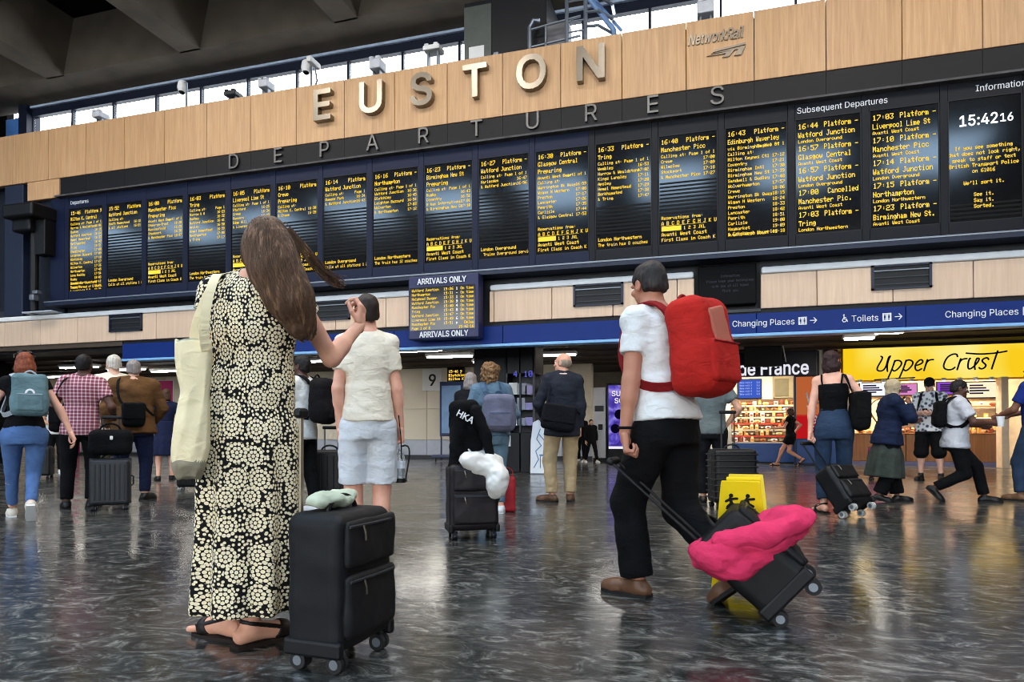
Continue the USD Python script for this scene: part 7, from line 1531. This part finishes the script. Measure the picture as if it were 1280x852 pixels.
SHP = usdkit.material(stage, '/World/Looks/leaf_print_shirt', {'t': ('texture_coordinate', {}), 'v': ('voronoi_texture', {'scale': 17.0}), 'r': ('rgb_ramp', {'ramp': [(0.25, lin((58, 62, 78))), (0.42, lin((120, 122, 132))), (0.55, lin((205, 202, 200)))]}), 'p': ('principled_bsdf', {'roughness': 0.9})}, [('t.object', 'v.vector'), ('v.distance', 'r.fac'), ('r.color', 'p.base_color')], surface='p.BSDF')
p15 = Person('person in black cap, patterned grey shirt and black shorts looking at a phone', 1163, 600, 1.80, 172, skin=(212, 168, 146), res=0.017, feet=[(-0.16, 0.0, 0, 12, 0), (0.14, 0.05, 0, -12, 0)], hands=[(-0.06, 0.32, 1.16), (0.08, 0.33, 1.16)], head=(6, -24, 0), hpose=('phone', 'phone'), build=1.06, palm=((0.6, -0.4, 0.7), (-0.6, -0.4, 0.7)))
p15.trousers(BLK, 1.02, (0.024, 0.050, 0.0), name='shorts', amp=0.01); p15.top('shirt', SHP, -0.05, 0.75, 0.026, (0.026, 0.032), hemw=0.012, amp=0.012); p15.cap(BLK); p15.hair(hair_mat('dark_brown_hair', (42, 32, 28)), 'short'); p15.shoes(LEATHB, SOLE, 'boot'); p15.finish()
backpack('black backpack of the person in the black cap', p15, BLK, (0.15, 0.09, 0.22), 0.19, strapm=BLK)
pc_ = p15.world((0.01, 0.40, 1.20)); ph = thing('phone', 'black phone in the hands of the person in the black cap', 'phone', pc_, p15.head_deg)
for nm, mm, m_ in (('case', rbx(-0.038, 0.038, -0.006, 0.006, -0.07, 0.07, 0.005, 6), BLACKG), ('screen', bx(-0.034, 0.034, -0.0075, -0.0055, -0.062, 0.062), emit('phone_screen', (150, 170, 210), 0.5))):
    mm.vertices = np.array(mm.vertices) @ rotm([1, 0, 0], -50).T; obj(nm, mm, m_, ph)

p16 = Person('person in pale grey T-shirt and black trousers taking a long step to the right', 1197, 627, 1.58, -78, skin=SKD, res=0.015, feet=[(-0.08, 0.30, 0, 4, 0), (0.08, -0.34, 0.03, -2, 46)], hip=(0, -0.02, -0.09), lean=(0, 3), hands=[(-0.17, 0.30, 0.92), (0.14, 0.34, 0.95)], head=(0, -6, 0), hpose=('grip', 'grip'))
p16.trousers(BLK, 1.95, (0.014, 0.020, 0.026)); p16.top('t_shirt', cloth('pale_grey_tee', (186, 186, 192), var=0.06), -0.05, 0.72, 0.024, (0.026, 0.034), hemw=0.010, amp=0.012); p16.hair(hair_mat('black_hair', (22, 18, 18)), 'short'); p16.shoes(LEATHB, SOLE); p16.finish()
backpack('small black backpack of the long striding person in pale grey', p16, BLK, (0.12, 0.06, 0.16), 0.20, strapm=BLK)
pw = p16.world((-0.14, 0.10, 1.22)); cu = thing('paper_cup', 'white paper cup held by the long striding person in pale grey', 'cup', p16.world(p16.wr[1]+np.array([0.0, 0.07, 0.0])), 0)
obj('cup', tube([(0, 0, -0.04), (0, 0, 0.07)], [0.030, 0.040], 14), WHITE, cu); obj('lid', disc(0.043, 0.012, 'z', (0, 0, 0.075), 14), plain('cup_lid', (235, 235, 235), 0.4), cu)

p17 = Person('person in royal blue polo shirt and jeans at the right edge', 1292, 626, 1.74, 62, skin=(120, 82, 62), res=0.015, feet=[(-0.10, 0.10, 0, 4, 0), (0.10, -0.22, 0.02, -2, 30)], hands=[(-0.14, 0.32, 1.04), (0.10, 0.32, 1.06)], head=(0, -14, 0), hpose=('phone', 'phone'), hip=(0, -0.03, -0.02))
p17.trousers(JEAND, 1.95, (0.014, 0.018, 0.024)); p17.top('polo_shirt', cloth('royal_blue', (26, 44, 112)), -0.04, 0.70, 0.020, (0.022, 0.028)); p17.hair(hair_mat('black_hair', (22, 18, 18)), 'short'); p17.shoes(plain('tan_shoe', (112, 80, 56), 0.5), SOLE); p17.finish()

p18 = Person('small distant person in black top and shorts striding past the bakery counter', 986, 582, 1.52, 74, fem=True, skin=(204, 148, 120), res=0.018, feet=[(-0.07, 0.26, 0.012, 3, 0), (0.07, -0.36, 0.05, -2, 46)], hip=(0, -0.04, -0.05), hands=[(-0.16, 0.25, 0.95), (0.16, -0.1, 0.85)])
p18.bare_feet(); p18.trousers(BLK, 0.5, (0.014, 0.03, 0), name='shorts'); p18.top('top', BLK, 0.0, 0.4, 0.012, (0.016, 0.018)); p18.hair(hair_mat('brown_hair', (70, 48, 34)), 'bob'); p18.shoes(LEATHB, SOLE, 'sandal'); p18.finish()
